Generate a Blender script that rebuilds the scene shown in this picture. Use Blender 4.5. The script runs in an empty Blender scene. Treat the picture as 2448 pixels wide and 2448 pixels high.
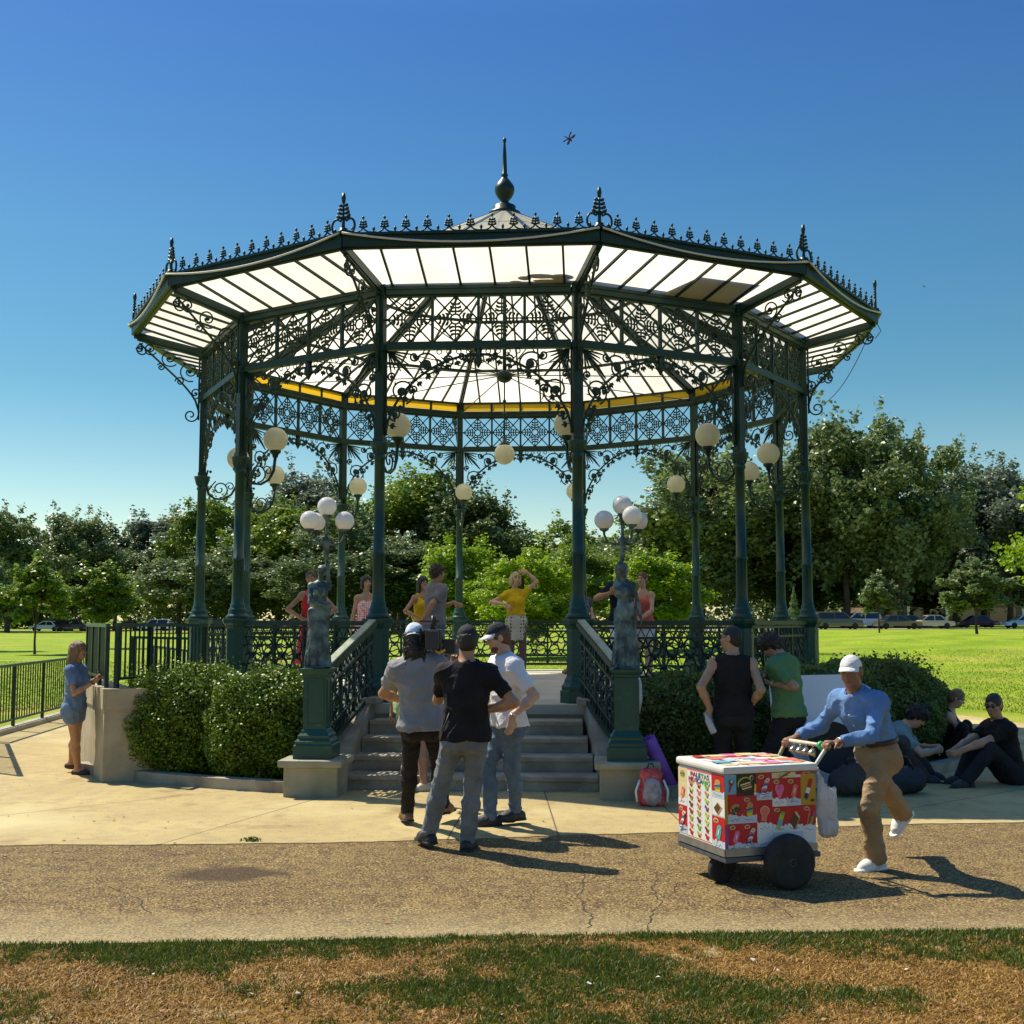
import bpy, bmesh, math, random
import numpy as np
from mathutils import Vector, Matrix

R = math.radians
PI = math.pi
sc = bpy.context.scene
COL = sc.collection
rng = np.random.default_rng(7)
random.seed(7)

# ------------------------------------------------------------------ camera, sky, sun
CAM_H = 1.75
PITCH = R(5.11)
FPX = 2862.0                      # focal length in pixels of the 2448 px photograph
cam_d = bpy.data.cameras.new('camera')
cam = bpy.data.objects.new('camera', cam_d)
COL.objects.link(cam)
cam.location = (0, 0, CAM_H)
cam.rotation_euler = (R(90) + PITCH, 0, 0)
cam_d.sensor_width = 36
cam_d.lens = FPX / 2448 * 36
cam_d.clip_start = 0.1
cam_d.clip_end = 3000
sc.camera = cam

SUN_DIR = Vector((-0.61, 0.42, 1.0)).normalized()     # towards the sun
sun_el = math.asin(SUN_DIR.z)
sun_az = math.atan2(SUN_DIR.x, SUN_DIR.y)             # clockwise from +Y
world = bpy.data.worlds.new('World')
sc.world = world
world.use_nodes = True
wn, wl = world.node_tree.nodes, world.node_tree.links
wn.clear()
wout = wn.new('ShaderNodeOutputWorld')
wbg = wn.new('ShaderNodeBackground')
sky = wn.new('ShaderNodeTexSky')
sky.sky_type = 'NISHITA'
sky.sun_disc = False
sky.sun_elevation = sun_el
sky.sun_rotation = sun_az
sky.altitude = 0
sky.air_density = 1.0
sky.dust_density = 0.25
sky.ozone_density = 3.2
whs = wn.new('ShaderNodeHueSaturation')
whs.inputs['Saturation'].default_value = 1.28
whs.inputs['Value'].default_value = 1.0
wl.new(sky.outputs[0], whs.inputs['Color'])
wtc = wn.new('ShaderNodeTexCoord')
wsx = wn.new('ShaderNodeSeparateXYZ'); wl.new(wtc.outputs['Generated'], wsx.inputs[0])
wtn = wn.new('ShaderNodeMix'); wtn.data_type = 'RGBA'; wtn.blend_type = 'MULTIPLY'; wtn.inputs['Factor'].default_value = 1
wcr = wn.new('ShaderNodeValToRGB')                       # summer haze: paler and more cyan low down
wcr.color_ramp.elements[0].position = .06; wcr.color_ramp.elements[0].color = (.95, .88, .70, 1)
wcr.color_ramp.elements[1].position = .46; wcr.color_ramp.elements[1].color = (.62, .65, .73, 1)
for p_, c_ in ((.72, (1.35, 1.30, 1.22, 1)), (.13, (.78, .79, .65, 1)), (.19, (.62, .73, .61, 1)), (.30, (.67, .75, .66, 1))):  # the overhead stop, out of view, is brightened as added fill light
    e_ = wcr.color_ramp.elements.new(p_); e_.color = c_
wl.new(wsx.outputs['Z'], wcr.inputs[0])
wl.new(whs.outputs[0], wtn.inputs['A']); wl.new(wcr.outputs[0], wtn.inputs['B'])
wcol = wtn.outputs['Result']
for cdir, rad, sd_ in (((-.045, 1, .092), .022, 3), ((-.372, 1, .068), .030, 8)):       # two scraps of white cloud low in the sky
    cdir = Vector(cdir).normalized()
    wnz = wn.new('ShaderNodeTexNoise'); wnz.inputs['Scale'].default_value = 38; wnz.inputs['Detail'].default_value = 6
    wl.new(wtc.outputs['Generated'], wnz.inputs['Vector'])
    wsb = wn.new('ShaderNodeVectorMath'); wsb.operation = 'SUBTRACT'; wsb.inputs[1].default_value = cdir
    wl.new(wtc.outputs['Generated'], wsb.inputs[0])
    wst = wn.new('ShaderNodeVectorMath'); wst.operation = 'MULTIPLY'; wst.inputs[1].default_value = (1, 1, 2.2)
    wl.new(wsb.outputs[0], wst.inputs[0])
    wln = wn.new('ShaderNodeVectorMath'); wln.operation = 'LENGTH'; wl.new(wst.outputs[0], wln.inputs[0])
    wad = wn.new('ShaderNodeMath'); wad.operation = 'MULTIPLY_ADD'; wad.inputs[1].default_value = .05; wl.new(wnz.outputs['Fac'], wad.inputs[0]); wl.new(wln.outputs['Value'], wad.inputs[2])
    wm2 = wn.new('ShaderNodeMapRange'); wm2.inputs['From Min'].default_value = rad + .025; wm2.inputs['From Max'].default_value = rad + .004
    wl.new(wad.outputs[0], wm2.inputs['Value'])
    wmc = wn.new('ShaderNodeMix'); wmc.data_type = 'RGBA'; wmc.inputs['B'].default_value = (7.4, 7.2, 6.8, 1)
    wl.new(wm2.outputs[0], wmc.inputs['Factor']); wl.new(wcol, wmc.inputs['A']); wcol = wmc.outputs['Result']
wl.new(wcol, wbg.inputs['Color'])
wbg.inputs['Strength'].default_value = 0.108
wl.new(wbg.outputs[0], wout.inputs['Surface'])

sun_d = bpy.data.lights.new('sun', 'SUN')
sun_d.energy = 4.8
sun_d.angle = R(0.53)
sun_d.color = (1.0, 0.91, 0.72)
sun = bpy.data.objects.new('sun', sun_d)
COL.objects.link(sun)
sun.location = (-20, 20, 40)
sun.rotation_euler = SUN_DIR.to_track_quat('Z', 'Y').to_euler()

sc.view_settings.view_transform = 'Standard'
sc.view_settings.look = 'None'
sc.view_settings.gamma = 1.0
sc.view_settings.exposure = 0.55
sc.view_settings.use_curve_mapping = False

sc.render.engine = 'CYCLES'
sc.cycles.max_bounces = 8
sc.cycles.diffuse_bounces = 3
sc.cycles.glossy_bounces = 3
sc.cycles.transmission_bounces = 6
sc.cycles.transparent_max_bounces = 8
sc.cycles.use_denoising = True


def terrain(x, y):
    """height of the park ground: flat near the bandstand, a low rise towards the street on the right"""
    x = np.asarray(x, float); y = np.asarray(y, float)
    t = np.clip((y - 34) / 70, 0, 1); t = t * t * (3 - 2 * t)
    sx = np.clip((x - 4) / 22, 0, 1); sx = sx * sx * (3 - 2 * sx)
    bump = 0.80 * np.exp(-((x - 20) / 13) ** 2 - ((y - 62) / 15) ** 2)
    return 0.72 * t * sx + bump


def at(px, py, Y):
    """world point seen at photograph pixel (px, py) at distance Y (2448 px frame)"""
    c, s = math.cos(PITCH), math.sin(PITCH)
    u = (px - 1224) / FPX; v = (1224 - py) / FPX
    dx, dy, dz = u, c - v * s, s + v * c
    k = Y / dy
    return Vector((dx * k, Y, CAM_H + dz * k))


def ground_at(px, py, z=0.0):
    c, s = math.cos(PITCH), math.sin(PITCH)
    u = (px - 1224) / FPX; v = (1224 - py) / FPX
    dx, dy, dz = u, c - v * s, s + v * c
    k = (z - CAM_H) / dz
    return Vector((dx * k, dy * k, z))


# ------------------------------------------------------------------ objects and tags
def tag(o, label=None, cat=None, group=None, kind=None):
    if label: o['label'] = label
    if cat: o['category'] = cat
    if group: o['group'] = group
    if kind: o['kind'] = kind
    return o


def thing(name, label, cat, loc=(0, 0, 0), rotz=0.0, group=None):
    o = bpy.data.objects.new(name, None)
    o.empty_display_size = 0.2
    COL.objects.link(o)
    o.location = loc
    o.rotation_euler = (0, 0, rotz)
    return tag(o, label, cat, group)


def link(name, me, parent=None, loc=None, rotz=None):
    o = bpy.data.objects.new(name, me)
    COL.objects.link(o)
    if parent is not None: o.parent = parent
    if loc is not None: o.location = loc
    if rotz is not None: o.rotation_euler = (0, 0, rotz)
    return o


def copy_tree(o, parent=None):
    c = o.copy()
    COL.objects.link(c)
    if parent is not None: c.parent = parent
    for ch in list(o.children):
        copy_tree(ch, c)
    return c


def np_mesh(name, V, F4=None, F3=None, mat=None, smooth=False, mat_idx=None):
    me = bpy.data.meshes.new(name)
    V = np.asarray(V, np.float32)
    me.vertices.add(len(V)); me.vertices.foreach_set('co', V.ravel())
    parts, tot = [], []
    if F4 is not None and len(F4):
        parts.append(np.asarray(F4, np.int32).ravel()); tot.append(np.full(len(F4), 4, np.int32))
    if F3 is not None and len(F3):
        parts.append(np.asarray(F3, np.int32).ravel()); tot.append(np.full(len(F3), 3, np.int32))
    li = np.concatenate(parts); lt = np.concatenate(tot)
    me.loops.add(len(li)); me.loops.foreach_set('vertex_index', li)
    ls = np.concatenate([[0], np.cumsum(lt)[:-1]]).astype(np.int32)
    me.polygons.add(len(lt)); me.polygons.foreach_set('loop_start', ls)
    try: me.polygons.foreach_set('loop_total', lt)
    except Exception: pass
    if mat_idx is not None: me.polygons.foreach_set('material_index', np.asarray(mat_idx, np.int32))
    me.update(calc_edges=True)
    me.validate()
    if smooth: me.polygons.foreach_set('use_smooth', np.ones(len(me.polygons), bool))
    if mat is not None:
        for m in (mat if isinstance(mat, (list, tuple)) else [mat]): me.materials.append(m)
    return me


class MB:
    """collects simple solids into one mesh"""
    def __init__(s):
        s.v, s.f, s.m, s.sm = [], [], [], []
        s.cm = 0
        s.M = None

    def add(s, vs, fs, smooth=False):
        n = len(s.v)
        for p in vs:
            p = Vector(p)
            if s.M is not None: p = s.M @ p
            s.v.append(p)
        for f in fs:
            s.f.append([i + n for i in f]); s.m.append(s.cm); s.sm.append(smooth)

    def box(s, c, d, rz=0.0, M=None, bev=0.0):
        hx, hy, hz = d[0] / 2, d[1] / 2, d[2] / 2
        if bev <= 0:
            vs = [(x, y, z) for z in (-hz, hz) for y in (-hy, hy) for x in (-hx, hx)]
            fs = [(0, 2, 3, 1), (4, 5, 7, 6), (0, 1, 5, 4), (2, 6, 7, 3), (0, 4, 6, 2), (1, 3, 7, 5)]
        else:
            b = min(bev, hx * .9, hy * .9, hz * .9)
            bm = bmesh.new(); bmesh.ops.create_cube(bm, size=1)
            for v in bm.verts: v.co = Vector((v.co.x * d[0], v.co.y * d[1], v.co.z * d[2]))
            bmesh.ops.bevel(bm, geom=list(bm.edges), offset=b, segments=2, affect='EDGES', profile=0.6)
            bm.verts.ensure_lookup_table()
            vs = [v.co.copy() for v in bm.verts]; fs = [[v.index for v in f.verts] for f in bm.faces]
            bm.free()
        rot = Matrix.Rotation(rz, 4, 'Z') if M is None else M
        s.add([Vector(c) + (rot @ Vector(p)) for p in vs], fs)

    def bar(s, a, b, w, h=None, up=(0, 0, 1)):
        """rectangular bar from a to b, w sideways, h along up"""
        a, b = Vector(a), Vector(b); h = h or w
        d = b - a
        if d.length < 1e-6: return
        t = d.normalized(); up = Vector(up)
        if abs(t.dot(up)) > 0.99: up = Vector((0, 1, 0)) if abs(t.y) < .9 else Vector((1, 0, 0))
        sd = t.cross(up).normalized(); u = sd.cross(t).normalized()
        vs = []
        for p in (a, b):
            for x, y in ((-1, -1), (1, -1), (1, 1), (-1, 1)):
                vs.append(p + sd * (x * w / 2) + u * (y * h / 2))
        s.add(vs, [(0, 1, 2, 3), (7, 6, 5, 4), (0, 4, 5, 1), (1, 5, 6, 2), (2, 6, 7, 3), (3, 7, 4, 0)])

    def tube(s, pts, rad, n=6, caps=True, smooth=True, flat=None):
        """tube along a polyline; rad scalar or list; flat=(normal, factor) squashes it along a normal"""
        P = [Vector(p) for p in pts]; k = len(P)
        if not hasattr(rad, '__len__'): rad = [rad] * k
        T = []
        for i in range(k):
            d = P[min(i + 1, k - 1)] - P[max(i - 1, 0)]
            T.append(d.normalized() if d.length > 1e-9 else Vector((0, 0, 1)))
        ref = Vector((0, 0, 1)) if abs(T[0].z) < .9 else Vector((1, 0, 0))
        nrm = (ref - T[0] * ref.dot(T[0])).normalized()
        vs = []
        for i in range(k):
            nrm = (nrm - T[i] * nrm.dot(T[i]))
            nrm = nrm.normalized() if nrm.length > 1e-6 else T[i].orthogonal().normalized()
            bn = T[i].cross(nrm)
            for j in range(n):
                a = 2 * PI * j / n
                off = nrm * (math.cos(a) * rad[i]) + bn * (math.sin(a) * rad[i])
                if flat is not None:
                    fn = Vector(flat[0]); off = off - fn * (off.dot(fn) * (1 - flat[1]))
                vs.append(P[i] + off)
        fs = []
        for i in range(k - 1):
            for j in range(n):
                a, b = i * n + j, i * n + (j + 1) % n
                fs.append((a, b, b + n, a + n))
        s.add(vs, fs, smooth)
        if caps:
            m = len(s.v) - k * n
            s.f.append([m + j for j in range(n)][::-1]); s.m.append(s.cm); s.sm.append(False)
            s.f.append([m + (k - 1) * n + j for j in range(n)]); s.m.append(s.cm); s.sm.append(False)

    def lathe(s, c, prof, n=16, smooth=True, rot=0.0, axis=None, caps=True):
        """profile of (radius, height) about a vertical axis (or axis matrix)"""
        c = Vector(c); A = axis or Matrix.Identity(4)
        vs, fs = [], []
        for r, z in prof:
            for j in range(n):
                a = 2 * PI * j / n + rot
                vs.append(c + (A @ Vector((r * math.cos(a), r * math.sin(a), z))))
        k = len(prof)
        for i in range(k - 1):
            for j in range(n):
                a, b = i * n + j, i * n + (j + 1) % n
                fs.append((a, b, b + n, a + n))
        m = len(s.v)
        s.add(vs, fs, smooth)
        if caps:
            s.f.append([m + j for j in range(n)][::-1]); s.m.append(s.cm); s.sm.append(False)
            s.f.append([m + (k - 1) * n + j for j in range(n)]); s.m.append(s.cm); s.sm.append(False)

    def sphere(s, c, r, n=12, m=8, sc3=(1, 1, 1), M=None):
        c = Vector(c); vs, fs = [], []
        M = M or Matrix.Identity(4)
        vs.append(c + (M @ Vector((0, 0, -r * sc3[2]))))
        for i in range(1, m):
            t = -PI / 2 + PI * i / m
            for j in range(n):
                a = 2 * PI * j / n
                vs.append(c + (M @ Vector((r * sc3[0] * math.cos(t) * math.cos(a), r * sc3[1] * math.cos(t) * math.sin(a), r * sc3[2] * math.sin(t)))))
        vs.append(c + (M @ Vector((0, 0, r * sc3[2]))))
        for j in range(n):
            fs.append((0, 1 + (j + 1) % n, 1 + j))
        for i in range(m - 2):
            for j in range(n):
                a = 1 + i * n + j; b = 1 + i * n + (j + 1) % n
                fs.append((a, b, b + n, a + n))
        t = len(vs) - 1; o = 1 + (m - 2) * n
        for j in range(n):
            fs.append((o + j, o + (j + 1) % n, t))
        s.add(vs, fs, True)

    def prism(s, poly, z0, z1, M=None):
        """vertical prism over a CCW polygon of (x, y)"""
        n = len(poly); M = M or Matrix.Identity(4)
        vs = [M @ Vector((x, y, z0)) for x, y in poly] + [M @ Vector((x, y, z1)) for x, y in poly]
        fs = [list(range(n))[::-1], list(range(n, 2 * n))]
        for i in range(n):
            j = (i + 1) % n
            fs.append((i, j, j + n, i + n))
        s.add(vs, fs)

    def quad(s, a, b, c, d):
        s.add([a, b, c, d], [(0, 1, 2, 3)])

    def mesh(s, name, mats):
        me = bpy.data.meshes.new(name)
        me.from_pydata([tuple(v) for v in s.v], [], s.f)
        for m in (mats if isinstance(mats, (list, tuple)) else [mats]): me.materials.append(m)
        me.polygons.foreach_set('material_index', s.m)
        me.polygons.foreach_set('use_smooth', s.sm)
        me.update()
        return me

    def build(s, name, mats, parent=None, loc=None, rotz=None):
        return link(name, s.mesh(name, mats), parent, loc, rotz)


# ------------------------------------------------------------------ materials
def lin(c):
    return tuple(((x / 12.92) if x <= .04045 else ((x + .055) / 1.055) ** 2.4) for x in c)


def pm(name, a, b=None, scale=8.0, rough=0.6, bump=0.0, bscale=None, metal=0.0, spec=0.5, detail=4.0,
       island=0.0, transl=0.0, transl_col=None, coat=0.0, stretch=None, lo=0.35, hi=0.65, coord='Object', alpha=1.0):
    m = bpy.data.materials.new(name)
    m.use_nodes = True
    n, l = m.node_tree.nodes, m.node_tree.links
    bs = n['Principled BSDF']; out = n['Material Output']
    bs.inputs['Roughness'].default_value = rough
    bs.inputs['Metallic'].default_value = metal
    bs.inputs['Specular IOR Level'].default_value = spec
    if coat: bs.inputs['Coat Weight'].default_value = coat
    tc = n.new('ShaderNodeTexCoord')
    vec = tc.outputs[coord]
    if stretch:
        mp = n.new('ShaderNodeMapping'); mp.inputs['Scale'].default_value = stretch
        l.new(vec, mp.inputs['Vector']); vec = mp.outputs[0]
    col = None
    if b is not None:
        nz = n.new('ShaderNodeTexNoise'); nz.inputs['Scale'].default_value = scale; nz.inputs['Detail'].default_value = detail
        l.new(vec, nz.inputs['Vector'])
        mr = n.new('ShaderNodeMapRange'); mr.inputs['From Min'].default_value = lo; mr.inputs['From Max'].default_value = hi
        l.new(nz.outputs['Fac'], mr.inputs['Value'])
        fac = mr.outputs[0]
        if island:
            ge = n.new('ShaderNodeNewGeometry')
            mx0 = n.new('ShaderNodeMix'); mx0.inputs['Factor'].default_value = island
            l.new(fac, mx0.inputs['A']); l.new(ge.outputs['Random Per Island'], mx0.inputs['B'])
            fac = mx0.outputs['Result']
        mx = n.new('ShaderNodeMix'); mx.data_type = 'RGBA'
        mx.inputs['A'].default_value = (*a, 1); mx.inputs['B'].default_value = (*b, 1)
        l.new(fac, mx.inputs['Factor'])
        col = mx.outputs['Result']
        l.new(col, bs.inputs['Base Color'])
    else:
        bs.inputs['Base Color'].default_value = (*a, 1)
    if bump:
        n2 = n.new('ShaderNodeTexNoise'); n2.inputs['Scale'].default_value = bscale or scale * 3; n2.inputs['Detail'].default_value = 5
        l.new(vec, n2.inputs['Vector'])
        bp = n.new('ShaderNodeBump'); bp.inputs['Strength'].default_value = bump; bp.inputs['Distance'].default_value = 0.02
        l.new(n2.outputs['Fac'], bp.inputs['Height'])
        l.new(bp.outputs[0], bs.inputs['Normal'])
    if transl:
        tr = n.new('ShaderNodeBsdfTranslucent')
        if transl_col: tr.inputs['Color'].default_value = (*transl_col, 1)
        elif col is not None: l.new(col, tr.inputs['Color'])
        else: tr.inputs['Color'].default_value = (*a, 1)
        ms = n.new('ShaderNodeMixShader'); ms.inputs[0].default_value = transl
        l.new(bs.outputs[0], ms.inputs[1]); l.new(tr.outputs[0], ms.inputs[2])
        l.new(ms.outputs[0], out.inputs['Surface'])
    return m


MT = {}
MT['iron'] = pm('iron_green', (.004, .020, .015), (.007, .034, .025), 5, .42, .12, 40, spec=.35)
MT['iron_light'] = pm('iron_green_lit_weathered', (.008, .056, .040), (.05, .13, .095), 14, .40, .15, 40, lo=.6, hi=.9, spec=.45)  # same paint brightened for the better lit low parts; pale spots are weathering
MT['iron_column'] = pm('iron_green_column', (.005, .034, .025), (.010, .055, .040), 5, .40, .12, 40, spec=.4)  # middle tone of the same paint, standing for the light on the shafts
MT['handrail'] = pm('sunlit_worn_handrail', (.20, .25, .18), (.34, .37, .28), 9, .5, .1)  # pale colour paints in the sunlit rail top along with worn paint
MT['glass_white'] = pm('milky_roof_panel', (.95, .91, .78), (.74, .69, .55), 1.1, .45, transl=.66, bump=.1, bscale=3, detail=7, lo=.45, hi=.80)
MT['glass_yellow'] = pm('amber_glass', (.55, .33, .01), (.40, .24, .01), 5, .35, transl=.6, transl_col=(.80, .50, .02))
MT['globe'] = pm('opal_glass', (.74, .70, .58), (.80, .77, .66), 3, .22, transl=.45, transl_col=(.86, .82, .66))
MT['bronze'] = pm('verdigris_bronze', (.028, .048, .054), (.15, .23, .215), 9, .5, .3, 30, metal=.15, lo=.42, hi=.70)
MT['concrete'] = pm('concrete', (.42, .38, .29), (.30, .27, .21), 1.6, .85, .25, 60)
MT['stone'] = pm('step_stone', (.38, .34, .26), (.23, .20, .15), 3.5, .88, .35, 70)
MT['cable'] = pm('cable', (.55, .55, .5), rough=.6)
MT['black'] = pm('black_plastic', (.012, .012, .013), (.02, .02, .02), 20, .45, .05)
MT['rubber'] = pm('rubber', (.012, .012, .012), (.028, .026, .024), 12, .8, .2, 60)
MT['steel'] = pm('steel', (.50, .48, .44), (.62, .6, .55), 20, .28, metal=.9)
MT['white'] = pm('white_paint', (.78, .78, .76), (.70, .70, .67), 4, .5)
# ------------------------------------------------------------------ ground
def lawn_material():
    m = bpy.data.materials.new('lawn')
    m.use_nodes = True
    n, l = m.node_tree.nodes, m.node_tree.links
    bs = n['Principled BSDF']; bs.inputs['Roughness'].default_value = .85; bs.inputs['Specular IOR Level'].default_value = .15
    tc = n.new('ShaderNodeTexCoord')

    def noise(s, d=5, st=None):
        v = tc.outputs['Object']
        if st:
            mp = n.new('ShaderNodeMapping'); mp.inputs['Scale'].default_value = st; l.new(v, mp.inputs['Vector']); v = mp.outputs[0]
        z = n.new('ShaderNodeTexNoise'); z.inputs['Scale'].default_value = s; z.inputs['Detail'].default_value = d
        l.new(v, z.inputs['Vector']); return z.outputs['Fac']

    def rng_(f, a, b):
        r = n.new('ShaderNodeMapRange'); r.inputs['From Min'].default_value = a; r.inputs['From Max'].default_value = b
        l.new(f, r.inputs['Value']); return r.outputs[0]

    def mix(f, A, B):
        x = n.new('ShaderNodeMix'); x.data_type = 'RGBA'; l.new(f, x.inputs['Factor'])
        for k, c in (('A', A), ('B', B)):
            if isinstance(c, tuple): x.inputs[k].default_value = (*c, 1)
            else: l.new(c, x.inputs[k])
        return x.outputs['Result']
    g = mix(rng_(noise(.5, 6), .35, .65), (.19, .29, .012), (.33, .42, .02))
    g = mix(rng_(noise(14, 5, (1, .5, 1)), .45, .75), g, (.10, .19, .008))
    g = mix(rng_(noise(.16, 5), .53, .70), g, (.40, .36, .06))
    # worn, dry strip in the foreground
    sx = n.new('ShaderNodeSeparateXYZ'); l.new(tc.outputs['Object'], sx.inputs[0])
    near = n.new('ShaderNodeMapRange'); near.inputs['From Min'].default_value = 7.6; near.inputs['From Max'].default_value = 7.0
    l.new(sx.outputs['Y'], near.inputs['Value'])
    dry = mix(rng_(noise(22, 6), .35, .7), (.26, .145, .03), (.09, .048, .014))
    dry = mix(rng_(noise(3.2, 5), .60, .72), dry, (.50, .40, .22))
    g = mix(near.outputs[0], g, dry)
    l.new(g, bs.inputs['Base Color'])
    bp = n.new('ShaderNodeBump'); bp.inputs['Strength'].default_value = .9; bp.inputs['Distance'].default_value = .05
    l.new(noise(30, 6), bp.inputs['Height']); l.new(bp.outputs[0], bs.inputs['Normal'])
    return m


MT['lawn'] = lawn_material()


def asphalt_material():
    m = bpy.data.materials.new('old_asphalt')
    m.use_nodes = True
    n, l = m.node_tree.nodes, m.node_tree.links
    bs = n['Principled BSDF']; bs.inputs['Roughness'].default_value = .9; bs.inputs['Specular IOR Level'].default_value = .2
    tc = n.new('ShaderNodeTexCoord'); O = tc.outputs['Object']

    def mixc(f, A, B):
        x = n.new('ShaderNodeMix'); x.data_type = 'RGBA'; l.new(f, x.inputs['Factor'])
        for k, c in (('A', A), ('B', B)):
            if isinstance(c, tuple): x.inputs[k].default_value = (*c, 1)
            else: l.new(c, x.inputs[k])
        return x.outputs['Result']

    def mr(f, a, b):
        r = n.new('ShaderNodeMapRange'); r.inputs['From Min'].default_value = a; r.inputs['From Max'].default_value = b
        l.new(f, r.inputs['Value']); return r.outputs[0]

    def noise(s, d=4):
        z = n.new('ShaderNodeTexNoise'); z.inputs['Scale'].default_value = s; z.inputs['Detail'].default_value = d
        l.new(O, z.inputs['Vector']); return z.outputs['Fac']
    c = mixc(mr(noise(.9, 6), .3, .7), (.160, .102, .040), (.235, .155, .060))
    c = mixc(mr(noise(6, 5), .42, .7), c, (.095, .055, .030))
    c = mixc(mr(noise(85, 3), .53, .66), c, (.47, .38, .16))
    c = mixc(mr(noise(62, 4), .50, .40), c, (.045, .027, .016))
    # gravelly paler edge towards the grass
    sx = n.new('ShaderNodeSeparateXYZ'); l.new(O, sx.inputs[0])
    ad = n.new('ShaderNodeMath'); ad.operation = 'ADD'; l.new(sx.outputs['Y'], ad.inputs[0])
    nm = n.new('ShaderNodeMath'); nm.operation = 'MULTIPLY'; nm.inputs[1].default_value = .8; l.new(noise(1.5, 4), nm.inputs[0])
    l.new(nm.outputs[0], ad.inputs[1])
    ed = mr(ad.outputs[0], 7.9, 7.1)
    pale = mixc(mr(noise(60, 3), .4, .65), (.44, .36, .19), (.17, .12, .065))
    mm = n.new('ShaderNodeMath'); mm.operation = 'MULTIPLY'; mm.inputs[1].default_value = .75; l.new(ed, mm.inputs[0])
    c = mixc(mm.outputs[0], c, pale)
    # one dark ragged patch
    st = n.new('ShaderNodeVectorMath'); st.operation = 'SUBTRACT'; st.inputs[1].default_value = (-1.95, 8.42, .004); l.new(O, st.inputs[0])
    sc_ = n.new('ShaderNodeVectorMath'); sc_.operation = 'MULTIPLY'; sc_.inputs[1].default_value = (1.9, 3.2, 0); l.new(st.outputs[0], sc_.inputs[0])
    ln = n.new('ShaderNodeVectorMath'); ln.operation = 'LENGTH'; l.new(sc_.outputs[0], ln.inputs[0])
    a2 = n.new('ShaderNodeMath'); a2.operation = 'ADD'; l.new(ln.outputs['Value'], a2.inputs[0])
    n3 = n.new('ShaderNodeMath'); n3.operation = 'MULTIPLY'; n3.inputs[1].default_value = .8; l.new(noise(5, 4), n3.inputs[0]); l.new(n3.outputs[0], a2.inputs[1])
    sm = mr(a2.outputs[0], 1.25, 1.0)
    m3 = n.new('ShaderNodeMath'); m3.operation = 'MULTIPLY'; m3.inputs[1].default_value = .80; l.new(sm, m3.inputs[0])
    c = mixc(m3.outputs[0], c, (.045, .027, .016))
    # cracks
    vc = n.new('ShaderNodeTexVoronoi'); vc.feature = 'DISTANCE_TO_EDGE'; vc.inputs['Scale'].default_value = .42
    wv = n.new('ShaderNodeVectorMath'); wv.operation = 'ADD'
    nn = n.new('ShaderNodeTexNoise'); nn.inputs['Scale'].default_value = 3; nn.inputs['Detail'].default_value = 6; l.new(O, nn.inputs['Vector'])
    sw = n.new('ShaderNodeVectorMath'); sw.operation = 'SCALE'; sw.inputs['Scale'].default_value = .5; l.new(nn.outputs['Color'], sw.inputs[0])
    l.new(O, wv.inputs[0]); l.new(sw.outputs[0], wv.inputs[1]); l.new(wv.outputs[0], vc.inputs['Vector'])
    cr0 = mr(vc.outputs['Distance'], .004, .001)
    crm = n.new('ShaderNodeMath'); crm.operation = 'MULTIPLY'; l.new(cr0, crm.inputs[0]); l.new(mr(noise(.7, 3), .52, .62), crm.inputs[1]); cr = crm.outputs[0]
    c = mixc(cr, c, (.03, .02, .012))
    l.new(c, bs.inputs['Base Color'])
    bp = n.new('ShaderNodeBump'); bp.inputs['Strength'].default_value = .6; bp.inputs['Distance'].default_value = .006
    l.new(noise(110, 5), bp.inputs['Height']); l.new(bp.outputs[0], bs.inputs['Normal'])
    return m


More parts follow.
